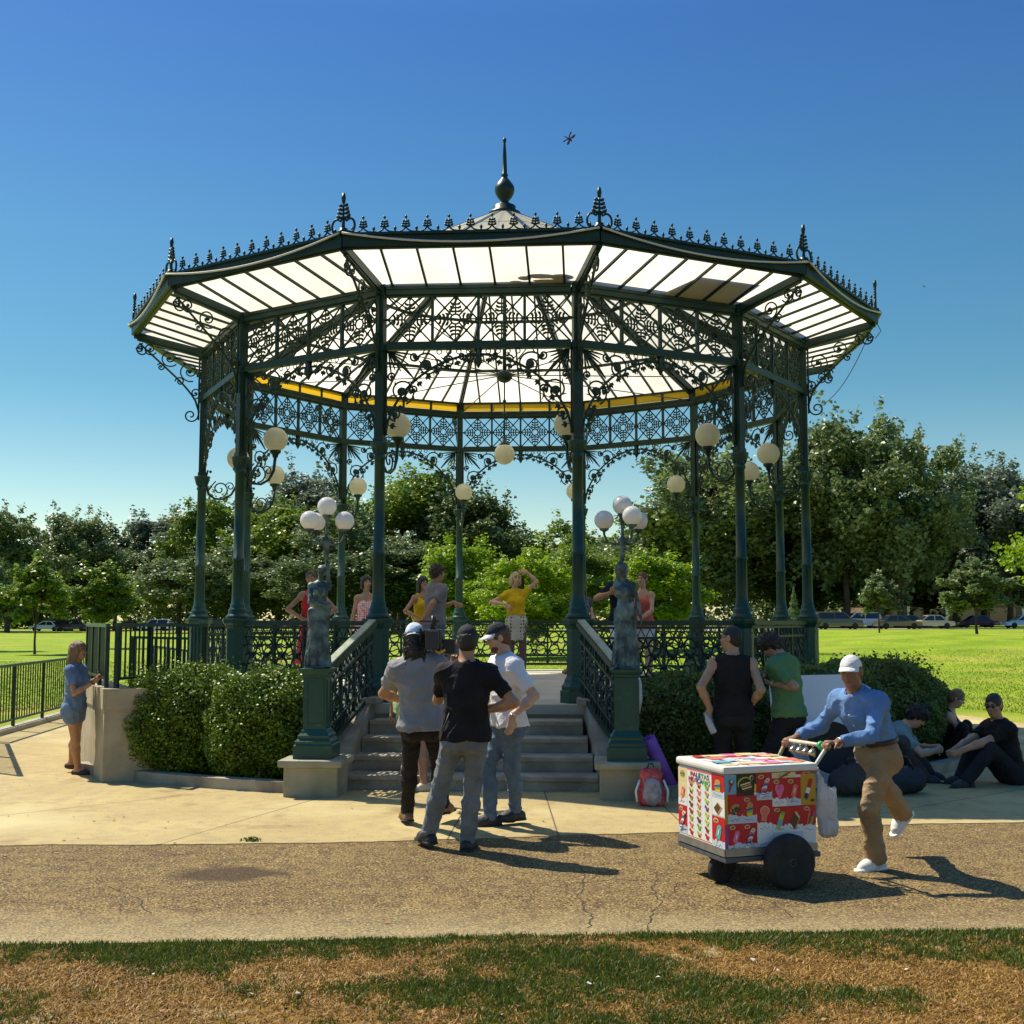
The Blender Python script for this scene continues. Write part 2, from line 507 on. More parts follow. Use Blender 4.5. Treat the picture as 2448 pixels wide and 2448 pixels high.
def apron_material():
    m = bpy.data.materials.new('apron_concrete')
    m.use_nodes = True
    n, l = m.node_tree.nodes, m.node_tree.links
    bs = n['Principled BSDF']; bs.inputs['Roughness'].default_value = .88; bs.inputs['Specular IOR Level'].default_value = .25
    tc = n.new('ShaderNodeTexCoord'); O = tc.outputs['Object']

    def noise(s, d=5):
        z = n.new('ShaderNodeTexNoise'); z.inputs['Scale'].default_value = s; z.inputs['Detail'].default_value = d
        l.new(O, z.inputs['Vector']); return z.outputs['Fac']

    def mr(f, a, b):
        r = n.new('ShaderNodeMapRange'); r.inputs['From Min'].default_value = a; r.inputs['From Max'].default_value = b
        l.new(f, r.inputs['Value']); return r.outputs[0]

    def mixc(f, A, B):
        x = n.new('ShaderNodeMix'); x.data_type = 'RGBA'; l.new(f, x.inputs['Factor'])
        for k, c in (('A', A), ('B', B)):
            if isinstance(c, tuple): x.inputs[k].default_value = (*c, 1)
            else: l.new(c, x.inputs[k])
        return x.outputs['Result']
    c = mixc(mr(noise(.8, 6), .3, .72), (.45, .355, .15), (.34, .255, .105))
    c = mixc(mr(noise(7, 6), .45, .8), c, (.29, .215, .12))
    c = mixc(mr(noise(90, 2), .5, .8), c, (.55, .45, .30))
    c = mixc(mr(noise(26, 2), .68, .74), c, (.16, .12, .075))
    c = mixc(mr(noise(2.2, 7), .58, .74), c, (.25, .175, .075))
    c = mixc(mr(noise(.35, 4), .55, .66), c, (.50, .43, .22))
    # control joints: radial lines about the bandstand and one ring
    def joint(px, py, ang, w=.010):
        sx = n.new('ShaderNodeSeparateXYZ'); l.new(O, sx.inputs[0])
        a = n.new('ShaderNodeMath'); a.operation = 'MULTIPLY_ADD'; a.inputs[1].default_value = math.sin(ang); a.inputs[2].default_value = -(px * math.sin(ang) - py * math.cos(ang))
        l.new(sx.outputs['X'], a.inputs[0])
        b = n.new('ShaderNodeMath'); b.operation = 'MULTIPLY_ADD'; b.inputs[1].default_value = -math.cos(ang)
        l.new(sx.outputs['Y'], b.inputs[0]); l.new(a.outputs[0], b.inputs[2])
        ab = n.new('ShaderNodeMath'); ab.operation = 'ABSOLUTE'; l.new(b.outputs[0], ab.inputs[0])
        return mr(ab.outputs[0], w, w * .4)
    for (x0, y0, x1, y1) in JOINTS:
        c = mixc(joint(x0, y0, math.atan2(y1 - y0, x1 - x0)), c, (.13, .095, .06))
    l.new(c, bs.inputs['Base Color'])
    bp = n.new('ShaderNodeBump'); bp.inputs['Strength'].default_value = .3; bp.inputs['Distance'].default_value = .01
    l.new(noise(120, 4), bp.inputs['Height']); l.new(bp.outputs[0], bs.inputs['Normal'])
    return m


JOINTS = []
for a, b in (((380, 2022), (720, 1923)), ((1075, 2000), (1130, 1900)), ((1560, 1905), (1640, 1980)), ((0, 1850), (69, 1848)), ((2150, 1940), (2448, 1888)), ((250, 1925), (520, 1895)), ((1300, 1890), (1330, 1985))):
    p, q = ground_at(*a), ground_at(*b)
    JOINTS.append((p.x, p.y, q.x, q.y))
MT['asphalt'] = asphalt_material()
MT['apron'] = apron_material()

# lawn: one sheet to the horizon
xs = np.concatenate([[-1500, -700, -350], np.linspace(-200, 200, 101), [350, 700, 1500]])
ys = np.concatenate([[-80, -20], np.linspace(0, 240, 81), [300, 450, 800, 1600]])
gx, gy = np.meshgrid(xs, ys, indexing='ij')
gz = terrain(gx, gy)
V = np.stack([gx, gy, gz], -1).reshape(-1, 3)
nx, ny = gx.shape
ii, jj = np.meshgrid(np.arange(nx - 1), np.arange(ny - 1), indexing='ij')
a = (ii * ny + jj).ravel()
F = np.stack([a, a + ny, a + ny + 1, a + 1], -1)
lawn = link('lawn', np_mesh('lawn', V, F, mat=MT['lawn'], smooth=True))
tag(lawn, kind='structure')

# asphalt path across the foreground
pa = [ground_at(-200, 2262), ground_at(600, 2252), ground_at(1300, 2238), ground_at(2050, 2228), ground_at(2700, 2222)]
pb = [ground_at(2900, 1940), ground_at(1900, 1980), ground_at(900, 2010), ground_at(-300, 2022)]
near_edge = [(-14, 6.6)] + [(p.x, p.y) for p in pa] + [(14, 7.4)]
mb = MB(); mb.prism(near_edge + [(14, 12.2), (14, 11.2)] + [(-14, 10.2)], -.05, .004)
mb.cm = 1
rc = random.Random(3)
for crack in (((1392, 2075), (1398, 2110), (1385, 2150), (1412, 2190), (1404, 2225)), ((1575, 2090), (1560, 2130), (1582, 2160), (1556, 2195), (1548, 2232)), ((1392, 2110), (1340, 2122), (1295, 2118)), ((1398, 2112), (1470, 2104), (1560, 2108)), ((260, 2120), (330, 2150), (360, 2190)), ((1760, 2140), (1830, 2150), (1905, 2200)), ((330, 2033), (420, 2045), (480, 2040))):
    P_ = []
    for (ax, ay), (bx_, by_) in zip(crack[:-1], crack[1:]):
        a, b = ground_at(ax, ay), ground_at(bx_, by_)
        for k in range(9):
            t = k / 9; P_.append((a.x + (b.x - a.x) * t + rc.gauss(0, .010), a.y + (b.y - a.y) * t + rc.gauss(0, .010)))
    for p, q in zip(P_[:-1], P_[1:]):
        d = Vector((q[0] - p[0], q[1] - p[1])); 
        if d.length < 1e-4: continue
        n_ = Vector((-d.y, d.x)).normalized() * rc.uniform(.002, .006)
        mb.add([(p[0] - n_.x, p[1] - n_.y, .0052), (q[0] - n_.x, q[1] - n_.y, .0052), (q[0] + n_.x, q[1] + n_.y, .0052), (p[0] + n_.x, p[1] + n_.y, .0052)], [(0, 1, 2, 3)])
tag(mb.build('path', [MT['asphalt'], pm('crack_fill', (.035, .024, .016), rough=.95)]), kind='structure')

# concrete apron round the bandstand
BX, BY, DEL = -0.12, 18.8, R(-3.7)
edge = [ground_at(x, y) for x, y in ((-150, 2026), (200, 2022), (560, 2020), (960, 2013), (1640, 1990), (2100, 1975), (2500, 1966))]
ex_ = np.linspace(-11.5, 6.9, 240); ey_ = np.interp(ex_, [-12] + [p.x for p in edge] + [7.0], [9.35] + [p.y for p in edge] + [10.6])
rj = np.random.default_rng(6)
jit = np.cumsum(rj.normal(0, .006, 240)); jit = jit - np.convolve(jit, np.ones(25) / 25, 'same') + rj.normal(0, .006, 240)
poly = [(-12, 9.35)] + [(float(a), float(b + c)) for a, b, c in zip(ex_, ey_, jit)] + [(7.0, 10.6)]
for d in range(-40, 41, 8):
    poly.append((BX + 8.75 * math.cos(R(d)), BY + .4 + 8.9 * math.sin(R(d))))
poly += [(4.2, 27.6), (-6.5, 27.0), (-8.4, 24.0), (-8.35, 21.0), (-8.1, 19.0), (-7.75, 17.35), (-6.15, 13.9), (-12, 13.0)]
mb = MB(); mb.prism(poly, -.06, .010)
tag(mb.build('plaza', MT['apron']), kind='structure')

# distant streets, in front of the parked cars
MT['street'] = pm('street', (.27, .25, .22), (.34, .31, .27), .3, .9)
def strip(name, pts, w, mat):
    L = []
    n = 40
    for i in range(n + 1):
        t = i / n
        x = pts[0][0] + (pts[1][0] - pts[0][0]) * t; y = pts[0][1] + (pts[1][1] - pts[0][1]) * t
        L.append((x, y))
    dx, dy = pts[1][0] - pts[0][0], pts[1][1] - pts[0][1]
    ln = math.hypot(dx, dy); nx_, ny_ = -dy / ln * w / 2, dx / ln * w / 2
    V, F = [], []
    for x, y in L:
        for s in (-1, -.33, .33, 1):
            X, Y = x + nx_ * s, y + ny_ * s
            V.append((X, Y, float(terrain(X, Y)) + .03))
    for i in range(n):
        for k in range(3):
            a = i * 4 + k
            F.append((a, a + 4, a + 5, a + 1))
    return link(name, np_mesh(name, V, F, mat=mat))
tag(strip('street', ((-140, 178), (22, 178)), 12, MT['street']), kind='structure')
tag(strip('street', ((18, 124), (160, 142)), 11, MT['street']), kind='structure')

# foreground grass: green tufts and dry straw
def noise2(x, y, seed, octaves=3, f=1.0):
    r = np.random.default_rng(seed); out = np.zeros_like(x)
    for o in range(octaves):
        for _ in range(5):
            a = r.uniform(0, 2 * PI); k = f * 2 ** o * r.uniform(.7, 1.4); ph = r.uniform(0, 2 * PI)
            out += np.sin(x * k * math.cos(a) + y * k * math.sin(a) + ph) / 2 ** o
    return out / 5

def edge_y(x):
    ex = np.array([p[0] for p in near_edge]); ey = np.array([p[1] for p in near_edge])
    return np.interp(x, ex, ey)

def greenness(x, y):
    b = .75 * noise2(x, y, 11, 3, 2.4) + .75 * noise2(x, y, 12, 3, 8.0) + .45 * noise2(x, y, 13, 2, 30.0)
    e = edge_y(x) - y                                   # distance from the path edge
    b = b + 1.0 * np.exp(-(e / .24) ** 2) - .18
    b = b + .9 * np.exp(-((x - .55) / .75) ** 2 - ((y - 5.85) / .42) ** 2) + .7 * np.exp(-((x - 1.75) / .22) ** 2 - ((y - 5.75) / .18) ** 2)
    b = b - .8 * np.exp(-((x - 2.3) / .7) ** 2 - ((y - 5.9) / .5) ** 2) - .55 * np.exp(-((x + .75) / .6) ** 2 - ((y - 6.0) / .33) ** 2)
    b = b + .6 * np.exp(-((x + 2.3) / .8) ** 2 - ((y - 6.15) / .2) ** 2)
    return b

def blades(n, seed, green):
    r = np.random.default_rng(seed)
    x = r.uniform(-5.0, 5.2, n); y = r.uniform(4.55, 7.1, n)
    e = edge_y(x) + .035 * noise2(x, y, 5, 2, 14)
    g = greenness(x, y) + r.normal(0, .22, n)
    keep = (y < e) & ((g > .06) if green else (g < .40)) & (r.random(n) < (1.0 if green else .75))
    if not green:
        bare = noise2(x, y, 31, 3, 3.5)
        keep &= (bare < .42) | (r.random(n) < .25)
    x, y = x[keep], y[keep]; m = len(x)
    h = r.uniform(.010, .032, m) if green else r.uniform(.006, .022, m)
    w = r.uniform(.0016, .0034, m)
    a = r.uniform(0, 2 * PI, m); lean = r.uniform(.2, 1.0, m) if green else r.uniform(.8, 2.6, m)
    la = r.uniform(0, 2 * PI, m)
    dx, dy = np.cos(a) * w, np.sin(a) * w
    lx, ly = np.cos(la) * h * lean, np.sin(la) * h * lean
    z = np.zeros(m)
    p0 = np.stack([x - dx, y - dy, z], -1); p1 = np.stack([x + dx, y + dy, z], -1)
    p2 = np.stack([x + dx * .8 + lx * .4, y + dy * .8 + ly * .4, h * .62], -1); p3 = np.stack([x - dx * .8 + lx * .4, y - dy * .8 + ly * .4, h * .62], -1)
    p4 = np.stack([x + lx, y + ly, h * (1.0 if green else .75)], -1)
    V = np.stack([p0, p1, p2, p3, p4], 1).reshape(-1, 3)
    b = np.arange(m) * 5
    return V, np.stack([b, b + 1, b + 2, b + 3], -1), np.stack([b + 3, b + 2, b + 4], -1)

MT['blade'] = pm('green_blades', (.025, .055, .004), (.15, .20, .012), 4, .5, island=.75, transl=.25)
MT['straw'] = pm('dry_blades', (.50, .29, .05), (.15, .062, .010), 5, .6, island=.7, transl=.15)
V, F4, F3 = blades(480000, 3, True)
tag(link('green_grass', np_mesh('green_grass', V, F4, F3, MT['blade'])), 'dark green grass tufts along the near edge of the path', 'grass', kind='stuff')
V, F4, F3 = blades(340000, 4, False)
tag(link('dry_grass', np_mesh('dry_grass', V, F4, F3, MT['straw'])), 'straw coloured dry grass in bare foreground patches', 'grass', kind='stuff')
# fallen scraps
mb = MB()
r_ = random.Random(5)
for i in range(110):
    x, y = (r_.uniform(-2.6, 2.7), r_.uniform(5.0, 6.3)) if i < 46 else (r_.uniform(-4.5, 4.5), r_.uniform(6.8, 12)); s = r_.uniform(.008, .02); a = r_.uniform(0, 6.28)
    zb = .022 if i < 46 else .014
    pts = [(x + s * math.cos(a + k * 1.2566) * (.6 if k % 2 else 1), y + s * math.sin(a + k * 1.2566) * .8, zb + r_.uniform(-.002, .010)) for k in range(5)]
    mb.cm = r_.randrange(2) if i < 46 else 1; mb.add(pts, [(0, 1, 2, 3, 4)])
tag(mb.build('leaf_litter', [pm('pale_leaf', (.62, .56, .46), rough=.7), pm('brown_leaf', (.30, .13, .05), rough=.7)]), 'small pale and brown dead leaves scattered on the foreground grass and paving', 'leaf litter', kind='stuff')
# ------------------------------------------------------------------ bandstand
RC = 4.63            # column ring
RE = 5.68            # eave corners
ZF = 0.77            # floor
ZL, ZU = 5.06, 5.74  # lower and upper chord of the frieze
ZE = 6.03            # eave rim
ZA = 8.36            # roof apex
H15 = R(15)
band = thing('bandstand', 'green cast iron bandstand with twelve columns and milky glass roof', 'bandstand', (BX, BY, 0), DEL)


def P(r, ang, z):
    """bandstand coordinates, ang in degrees, -90 is the front"""
    return Vector((r * math.cos(R(ang)), r * math.sin(R(ang)), z))

A0, A1 = -105, -75      # the front bay
cl, cr_ = P(RC, A0, 0), P(RC, A1, 0)
BAYW = (cr_ - cl).length
APO = RC * math.cos(H15)


def bay(u, z, off=0.0):
    """point in the plane of the front bay: u from its middle, off outward"""
    return Vector((u, -APO - off, z))


def spiral(c, r0, r1, a0, turns, n=22, plane=bay):
    out = []
    for i in range(n + 1):
        t = i / n
        a = a0 + turns * 2 * PI * t; r = r0 + (r1 - r0) * t
        out.append(plane(c[0] + r * math.cos(a), c[1] + r * math.sin(a)))
    return out


def arc(c, r, a0, a1, n=12, plane=bay):
    return [plane(c[0] + r * math.cos(a0 + (a1 - a0) * i / n), c[1] + r * math.sin(a0 + (a1 - a0) * i / n)) for i in range(n + 1)]


# --- platform, floor, plinth course
mb = MB()
def ring_poly(r, off=0.0):
    return [(r * math.cos(R(-75 + 30 * k)), r * math.sin(R(-75 + 30 * k))) for k in range(12)]
mb.prism(ring_poly(4.93), -.05, ZF - .11)
mb.prism(ring_poly(5.02), ZF - .11, ZF)
mb.build('platform', pm('platform_concrete', (.50, .46, .37), (.40, .37, .30), 1.3, .8, .2, 50), band)

# --- steps with flanking walls
mb = MB()
RISE, TREAD = ZF / 5, .385
Y0 = -5.02 * math.cos(H15) + .01
for k in range(4):
    z1 = ZF - RISE * (k + 1)
    ya, yb = Y0 - TREAD * k, Y0 - TREAD * (k + 1)
    w = 2.40 + .07 * k; dx = .05 + .02 * k
    mb.box((dx, (ya + yb) / 2 - .002, (z1 - .05) / 2 - .02), (w, TREAD + .004, z1 - .05 + .04))
    mb.box((dx, (ya + yb) / 2 - .015, z1 - .025), (w, TREAD + .03, .05), bev=.012)
mb.build('steps', MT['stone'], band)
for s in (-1, 1):
    mb = MB()
    ya, yb = Y0, Y0 - TREAD * 4 - .1
    prof = [(yb, -.05), (ya, -.05), (ya, ZF + .03), (ya - .28, ZF + .03), (yb, .22)]
    xa = lambda y: .05 + .08 * (ya - y) / (ya - yb) + s * (1.205 + .115 * (ya - y) / (ya - yb))
    vs = [(xa(y), y, z) for y, z in prof] + [(xa(y) + s * .2, y, z) for y, z in prof]
    fs = [[0, 1, 2, 3, 4], [9, 8, 7, 6, 5]] + [[i, 5 + i, 5 + (i + 1) % 5, (i + 1) % 5] for i in range(5)]
    mb.add(vs, fs)
    mb.box((.05 + s * 1.31, Y0 - .12, ZF + .052), (.36, .42, .07), bev=.015)
    mb.build('cheek_wall', MT['stone'], band)

# --- columns: pedestal, shaft, upper post, lamp
def column_meshes():
    c = P(RC, A1, 0)
    rot = R(A1)
    ped = MB()
    q = R(45) + rot
    ped.lathe((c.x, c.y, ZF), [(.225, 0), (.225, .14), (.205, .15), (.21, .19), (.18, .23), (.17, .27), (.15, .30), (.142, .33), (.142, .86), (.155, .88), (.165, .90), (.19, .925), (.20, .965), (.20, .985), (.16, .987)], 8, smooth=False, rot=q)
    for k in range(8):
        a = q + R(22.5) + k * R(45)
        o = Vector((math.cos(a), math.sin(a), 0))
        for zz in (.40, .80):
            ped.box(c + o * .134 + Vector((0, 0, ZF + zz)), (.008, .08, .02), rz=a)
    pedestal = ped.mesh('pedestal', MT['iron_light'])
    sh = MB()
    z = ZF + .985
    sh.lathe((c.x, c.y, z), [(.150, 0), (.150, .03), (.130, .05), (.112, .08), (.118, .11), (.105, .13), (.092, .155), (.094, .185), (.082, .20), (.076, .27), (.072, .75), (.083, .76), (.083, .79), (.068, .80), (.064, 1.92), (.078, 1.93), (.078, 1.96), (.066, 1.97), (.085, 2.04), (.115, 2.10), (.12, 2.13), (.07, 2.135)], 14)
    for k in range(10):
        a = k * PI / 5
        o = Vector((math.cos(a), math.sin(a), 0))
        sh.bar(c + o * .069 + Vector((0, 0, z + .28)), c + o * .067 + Vector((0, 0, z + .74)), .012, .012, up=o)
        sh.tube([c + o * (.070 + .02 * t + .02 * t * t) + Vector((0, 0, z + 1.99 + .12 * t)) for t in (0, .4, .8, 1.0)], [.01, .016, .012, .006], 4)
    shaft = sh.mesh('shaft', MT['iron_column'])
    up = MB()
    up.lathe((c.x, c.y, z + 2.135), [(.088, 0), (.088, .05), (.074, .06), (.074, ZU + .13 - z - 2.135)], 4, smooth=False, rot=q)
    for zz in (ZL - .06, ZU - .06):
        up.lathe((c.x, c.y, zz), [(.074, 0), (.1, .015), (.1, .09), (.074, .105)], 4, smooth=False, rot=q)
    post = up.mesh('upper_post', MT['iron'])
    return pedestal, shaft, post

PEDM, SHAFTM, POSTM = column_meshes()


def lamp_meshes():
    def pl(u, z):                       # radial plane, u inwards from the column
        return P(RC - u, A1, z)
    mb = MB()
    zz = 3.72
    mb.tube([pl(.07, zz), pl(.10, zz - .1), pl(.19, zz - .17), pl(.31, zz - .17), pl(.43, zz - .10), pl(.50, zz + .03), pl(.52, zz + .2)], [.022, .02, .018, .018, .018, .02, .022], 6)
    mb.tube([pl(.07, zz), pl(.055, zz + .15), pl(.08, zz + .26), pl(.12, zz + .24)], [.018, .016, .014, .01], 6)
    mb.sphere(pl(.12, zz + .24), .022, 8, 6)
    mb.tube(spiral((.26, zz - .02), .13, .02, -PI / 2, 1.4, 24, pl), .011, 5)
    mb.tube(spiral((.41, zz + .02), .07, .015, PI, -1.2, 18, pl), .009, 5)
    mb.tube([pl(.08, zz - .08), pl(.15, zz + .04), pl(.2, zz + .1)], .01, 5)
    t = pl(.52, zz + .2)
    mb.lathe(t, [(.02, 0), (.035, .01), (.045, .05), (.075, .075), (.08, .10), (.075, .105)], 12)
    arm = mb.mesh('lamp_arm', MT['iron'])
    g = MB()
    g.sphere(pl(.52, zz + .2 + .10 + .155), .165, 24, 16)
    return arm, g.mesh('globe', MT['globe'])

ARMM, GLOBEM = lamp_meshes()
for k in range(12):
    col_e = bpy.data.objects.new('column', None); COL.objects.link(col_e); col_e.parent = band
    col_e.rotation_euler = (0, 0, R(30 * k))
    link('pedestal', PEDM, col_e); link('shaft', SHAFTM, col_e); link('upper_post', POSTM, col_e)
    lp = link('lamp_arm', ARMM, band, rotz=R(30 * k))
    link('globe', GLOBEM, lp)

# --- frieze: chords and four ornamental panels per bay
def leafpair(mb, base, d, side, n, step, L, r):
    """a stem with n pairs of curling leaves and a tip leaf; d and side are unit vectors"""
    mb.tube([base, base + d * (step * (n + .9))], [r * .8, r * .55], 5)
    for i in range(n):
        o = base + d * (step * (i + .8)); l = L * (1 - .13 * i)
        for s in (-1, 1):
            mb.tube([o, o + side * (s * l * .45) - d * (l * .06), o + side * (s * l * .85) + d * (l * .12), o + side * (s * l) + d * (l * .38)], [r * .6, r * .95, r * 1.15, r * .35], 5)
    o = base + d * (step * (n + .8))
    mb.tube([o, o + d * (L * .45), o + d * (L * .85)], [r * .6, r * 1.5, r * .4], 5)


def frieze_mesh():
    mb = MB()
    half = BAYW / 2 - .07
    for z, h, w in ((ZL, .075, .095), (ZU + .008, .09, .105)):
        mb.bar(bay(-half, z), bay(half, z), w, h)
    mb.bar(bay(-half, ZL + .045), bay(half, ZL + .045), .055, .034)
    mb.bar(bay(-half, ZU - .045), bay(half, ZU - .045), .055, .034)
    mb.bar(bay(-half, ZU + .05), bay(half, ZU + .05), .13, .04)
    z0, z1 = ZL + .062, ZU - .062
    zc = (z0 + z1) / 2; hh = (z1 - z0) / 2
    for k in range(3):
        u = -half + (k + 1) * half / 2
        mb.bar(bay(u, z0), bay(u, z1), .045, .034, up=(1, 0, 0))
    pw = half / 2
    for k in range(4):
        uc = -half + (k + .5) * pw; hw = pw / 2 - .02
        C = lambda a, b: bay(uc + a * hw, zc + b * hh)
        t = .0115
        for sx in (-1, 1):
            for sz in (-1, 1):
                mb.tube([C(sx, sz), C(sx * .17, sz * .17)], t, 5, caps=False)
                mb.tube([C(sx, sz * .02), C(sx * .02, sz)], t, 5, caps=False)
                mb.sphere(C(sx * .51, sz * .51), .022, 8, 6)
        mb.tube(arc((uc, zc), .062, 0, 2 * PI, 16), .012, 6, caps=False)
        X, Z = Vector((1, 0, 0)), Vector((0, 0, 1))
        for d, s in ((X, Z), (-X, Z), (Z, X), (-Z, X)):
            leafpair(mb, bay(uc, zc) + d * .062, d, s, 3, .045, .078, .0155)
    return mb.mesh('frieze', MT['iron'])


FRM = frieze_mesh()


def spandrel_mesh():
    """scrolled corner brackets and the leafy arch under the lower chord"""
    mb = MB()
    half = BAYW / 2 - .07
    zt = ZL - .03
    def hang(p, ang, s=1.0):
        d = Vector((math.cos(ang), 0, math.sin(ang))); sd = Vector((-d.z, 0, d.x))
        mb.tube([p, p + d * .03 * s], .006, 4, caps=False)
        q = p + d * .03 * s
        for f in (-1, 0, 1):
            e = q + sd * f * .026 * s + d * (.055 - abs(f) * .018) * s
            mb.tube([q, (q + e) / 2 + sd * f * .006, e], [.006, .015 * s, .003], 5)
    for s in (-1, 1):
        Q = lambda u, z: bay(s * (half - u), zt - z)         # u from the column, z down from the chord
        # arch: quarter ellipse from low on the column to mid bay
        pts = []
        for i in range(25):
            t = i / 24 * PI / 2
            pts.append(Q(half * (1 - math.cos(t)) ** .92 * 1.0, .07 + .98 * (1 - math.sin(t)) ** .95))
        mb.tube(pts, .017, 5)
        for i in range(2, 25, 2):
            a, b = pts[max(i - 1, 0)], pts[min(i + 1, 24)]
            d = (b - a).normalized(); nrm = Vector((-d.z, 0, d.x))
            if nrm.z > 0: nrm = -nrm
            if abs(nrm.z) < .3 and nrm.x * s > 0: nrm = -nrm
            hang(pts[i], math.atan2(nrm.z, nrm.x), 1.35)
        mb.tube([Q(0.0, 0), Q(0.0, 1.05)], .014, 5)
        # fan in the corner
        for k in range(7):
            a = R(8 + k * 12.3)
            L = .30 if k % 2 == 0 else .25
            o = Vector((math.cos(a), math.sin(a)))
            mb.tube([Q(.02, .02), Q(.02 + o.x * L * .6, .02 + o.y * L * .6), Q(.02 + o.x * L, .02 + o.y * L)], [.006, .014, .007], 5)
        mb.tube([Q(.06, .06), Q(.20, .20), Q(.33, .35)], [.014, .024, .010], 6)
        # scrolls with round bosses
        for (u, z, r, a0, tn) in ((.50, .20, .165, R(200), 1.35), (.19, .52, .165, R(70), -1.35), (.75, .14, .095, R(180), -1.3), (.115, .80, .085, R(90), 1.4),
                                  (.34, .09, .06, R(0), 1.3), (.07, .33, .055, R(90), 1.3), (.93, .09, .05, R(0), 1.2), (.34, .50, .06, R(120), 1.2)):
            pl = lambda x, y, u=u, z=z: Q(u + x, z + y)
            mb.tube(spiral((0, 0), r, r * .28, a0, tn, 24, pl), .0125, 5)
            mb.sphere(Q(u, z), r * .34, 10, 6, sc3=(1, .45, 1))
            if r > .09:
                for k in range(5):
                    a = a0 + tn * 2 * PI * (.1 + .16 * k)
                    rr = r * (1 - .72 * (.1 + .16 * k))
                    mb.tube([Q(u + math.cos(a) * rr, z + math.sin(a) * rr), Q(u + math.cos(a + .25) * (rr + .05), z + math.sin(a + .25) * (rr + .05))], [.012, .003], 4)
    # row of small loops and drops under the chord
    for k in range(9):
        u = -.48 + k * .12
        mb.tube(arc((u, zt - .035), .03, 0, 2 * PI, 8), .007, 4, caps=False)
    for u in (-.36, -.18, .18, .36):
        hang(bay(u, zt - .075), -PI / 2, 1.1)
    mb.tube([bay(0, zt), bay(0, zt - .10), bay(0, zt - .15), bay(0, zt - .24)], [.05, .035, .055, .008], 8)
    for s in (-1, 1):
        mb.tube([bay(0, zt - .08), bay(s * .06, zt - .10), bay(s * .07, zt - .16), bay(s * .04, zt - .18)], [.014, .012, .012, .004], 5)
    return mb.mesh('arch_bracket', MT['iron'])


SPM = spandrel_mesh()


def amber_meshes():
    g, f = MB(), MB()
    half = BAYW / 2 - .06
    for k in range(4):
        u0, u1 = -half + k * half / 2 + .02, -half + (k + 1) * half / 2 - .02
        g.add([bay(u0, ZU + .085, -.02), bay(u1, ZU + .085, -.02), bay(u1, ZU + .215, -.02), bay(u0, ZU + .215, -.02)], [(0, 1, 2, 3)])
    for k in range(5):
        u = -half + k * half / 2
        f.bar(bay(u, ZU + .07, -.02), bay(u, ZU + .22, -.02), .04, .04, up=(1, 0, 0))
    f.bar(bay(-half, ZU + .235, -.02), bay(half, ZU + .235, -.02), .06, .04)
    return g.mesh('amber_pane', MT['glass_yellow']), f.mesh('amber_frame', MT['iron'])


AMG, AMF = amber_meshes()

# --- canopy: outward rising glass skirt with fascia, cresting
def canopy_meshes():
    zi, zo = ZU + .075, ZE + .02
    e0, e1 = P(RE, A0, zo), P(RE, A1, zo)
    i0, i1 = P(RC, A0, zi), P(RC, A1, zi)
    g = MB()
    k = .985
    g.add([i0, i1, i1 + (e1 - i1) * k, i0 + (e0 - i0) * k], [(0, 1, 2, 3)])
    b = MB()
    for j in range(1, 7):
        t = j / 7
        # bars run square to the eave
        ue = e0 + (e1 - e0) * t
        ux = ue.x
        if abs(ux) <= abs(i1.x):
            q = Vector((ux, i0.y, zi))
        else:                                               # meets the hip
            s = (abs(ux) - abs(i1.x)) / (abs(e1.x) - abs(i1.x))
            hip = i1 + (e1 - i1) * s
            q = Vector((ux, hip.y, hip.z))
        b.bar(q - Vector((0, 0, .018)), ue - Vector((0, 0, .018)), .026, .03)
    f = MB()
    o = .012
    # fascia: deep gutter board
    d = (e1 - e0).normalized()
    f.bar(e0 - d * .0 + Vector((0, 0, .02)), e1 + Vector((0, 0, .02)), .06, .13)
    f.bar(e0 + Vector((0, -.03, .09)), e1 + Vector((0, -.03, .09)), .07, .03)
    f.bar(e0 + Vector((0, .05, -.045)), e1 + Vector((0, .05, -.045)), .05, .03)
    c = MB()
    n = 11
    L = (e1 - e0).length
    zc = zo + .105
    X, Z = Vector((1, 0, 0)), Vector((0, 0, 1))
    step = (L - .22) / n
    for j in range(n):
        u = -L / 2 + .11 + (j + .5) * step
        o = Vector((u, e0.y - .01, zc))
        leafpair(c, o + Z * .055, Z, X, 3, .029, .050, .0125)
        for s in (-1, 1):
            c.tube([o + Z * .070, o + Z * .042 + X * s * .02, o + Z * .020 + X * s * .055, o + Z * .012 + X * s * step * .5], [.009, .010, .010, .009], 5)
        p = o + X * step * .5
        if j < n - 1 or True:
            c.tube([p, p + Z * .03, p + Z * .05, p + Z * .085], [.02, .009, .019, .004], 6)
    p = Vector((-L / 2 + .11, e0.y - .01, zc))
    c.tube([p, p + Z * .03, p + Z * .05, p + Z * .085], [.02, .009, .019, .004], 6)
    w = MB()
    pts = []
    for i in range(17):
        t = i / 16
        pts.append(e0 + (e1 - e0) * t + Vector((0, -.075, .10 - .13 * 4 * t * (1 - t))))
    w.tube(pts, .013, 6)
    return (g.mesh('canopy_glass', MT['glass_white']), b.mesh('glazing_bar', MT['iron']), f.mesh('fascia', MT['iron']),
            c.mesh('cresting', MT['iron']), w.mesh('conduit', MT['cable']))


CG, CB, CF, CC, CW = canopy_meshes()


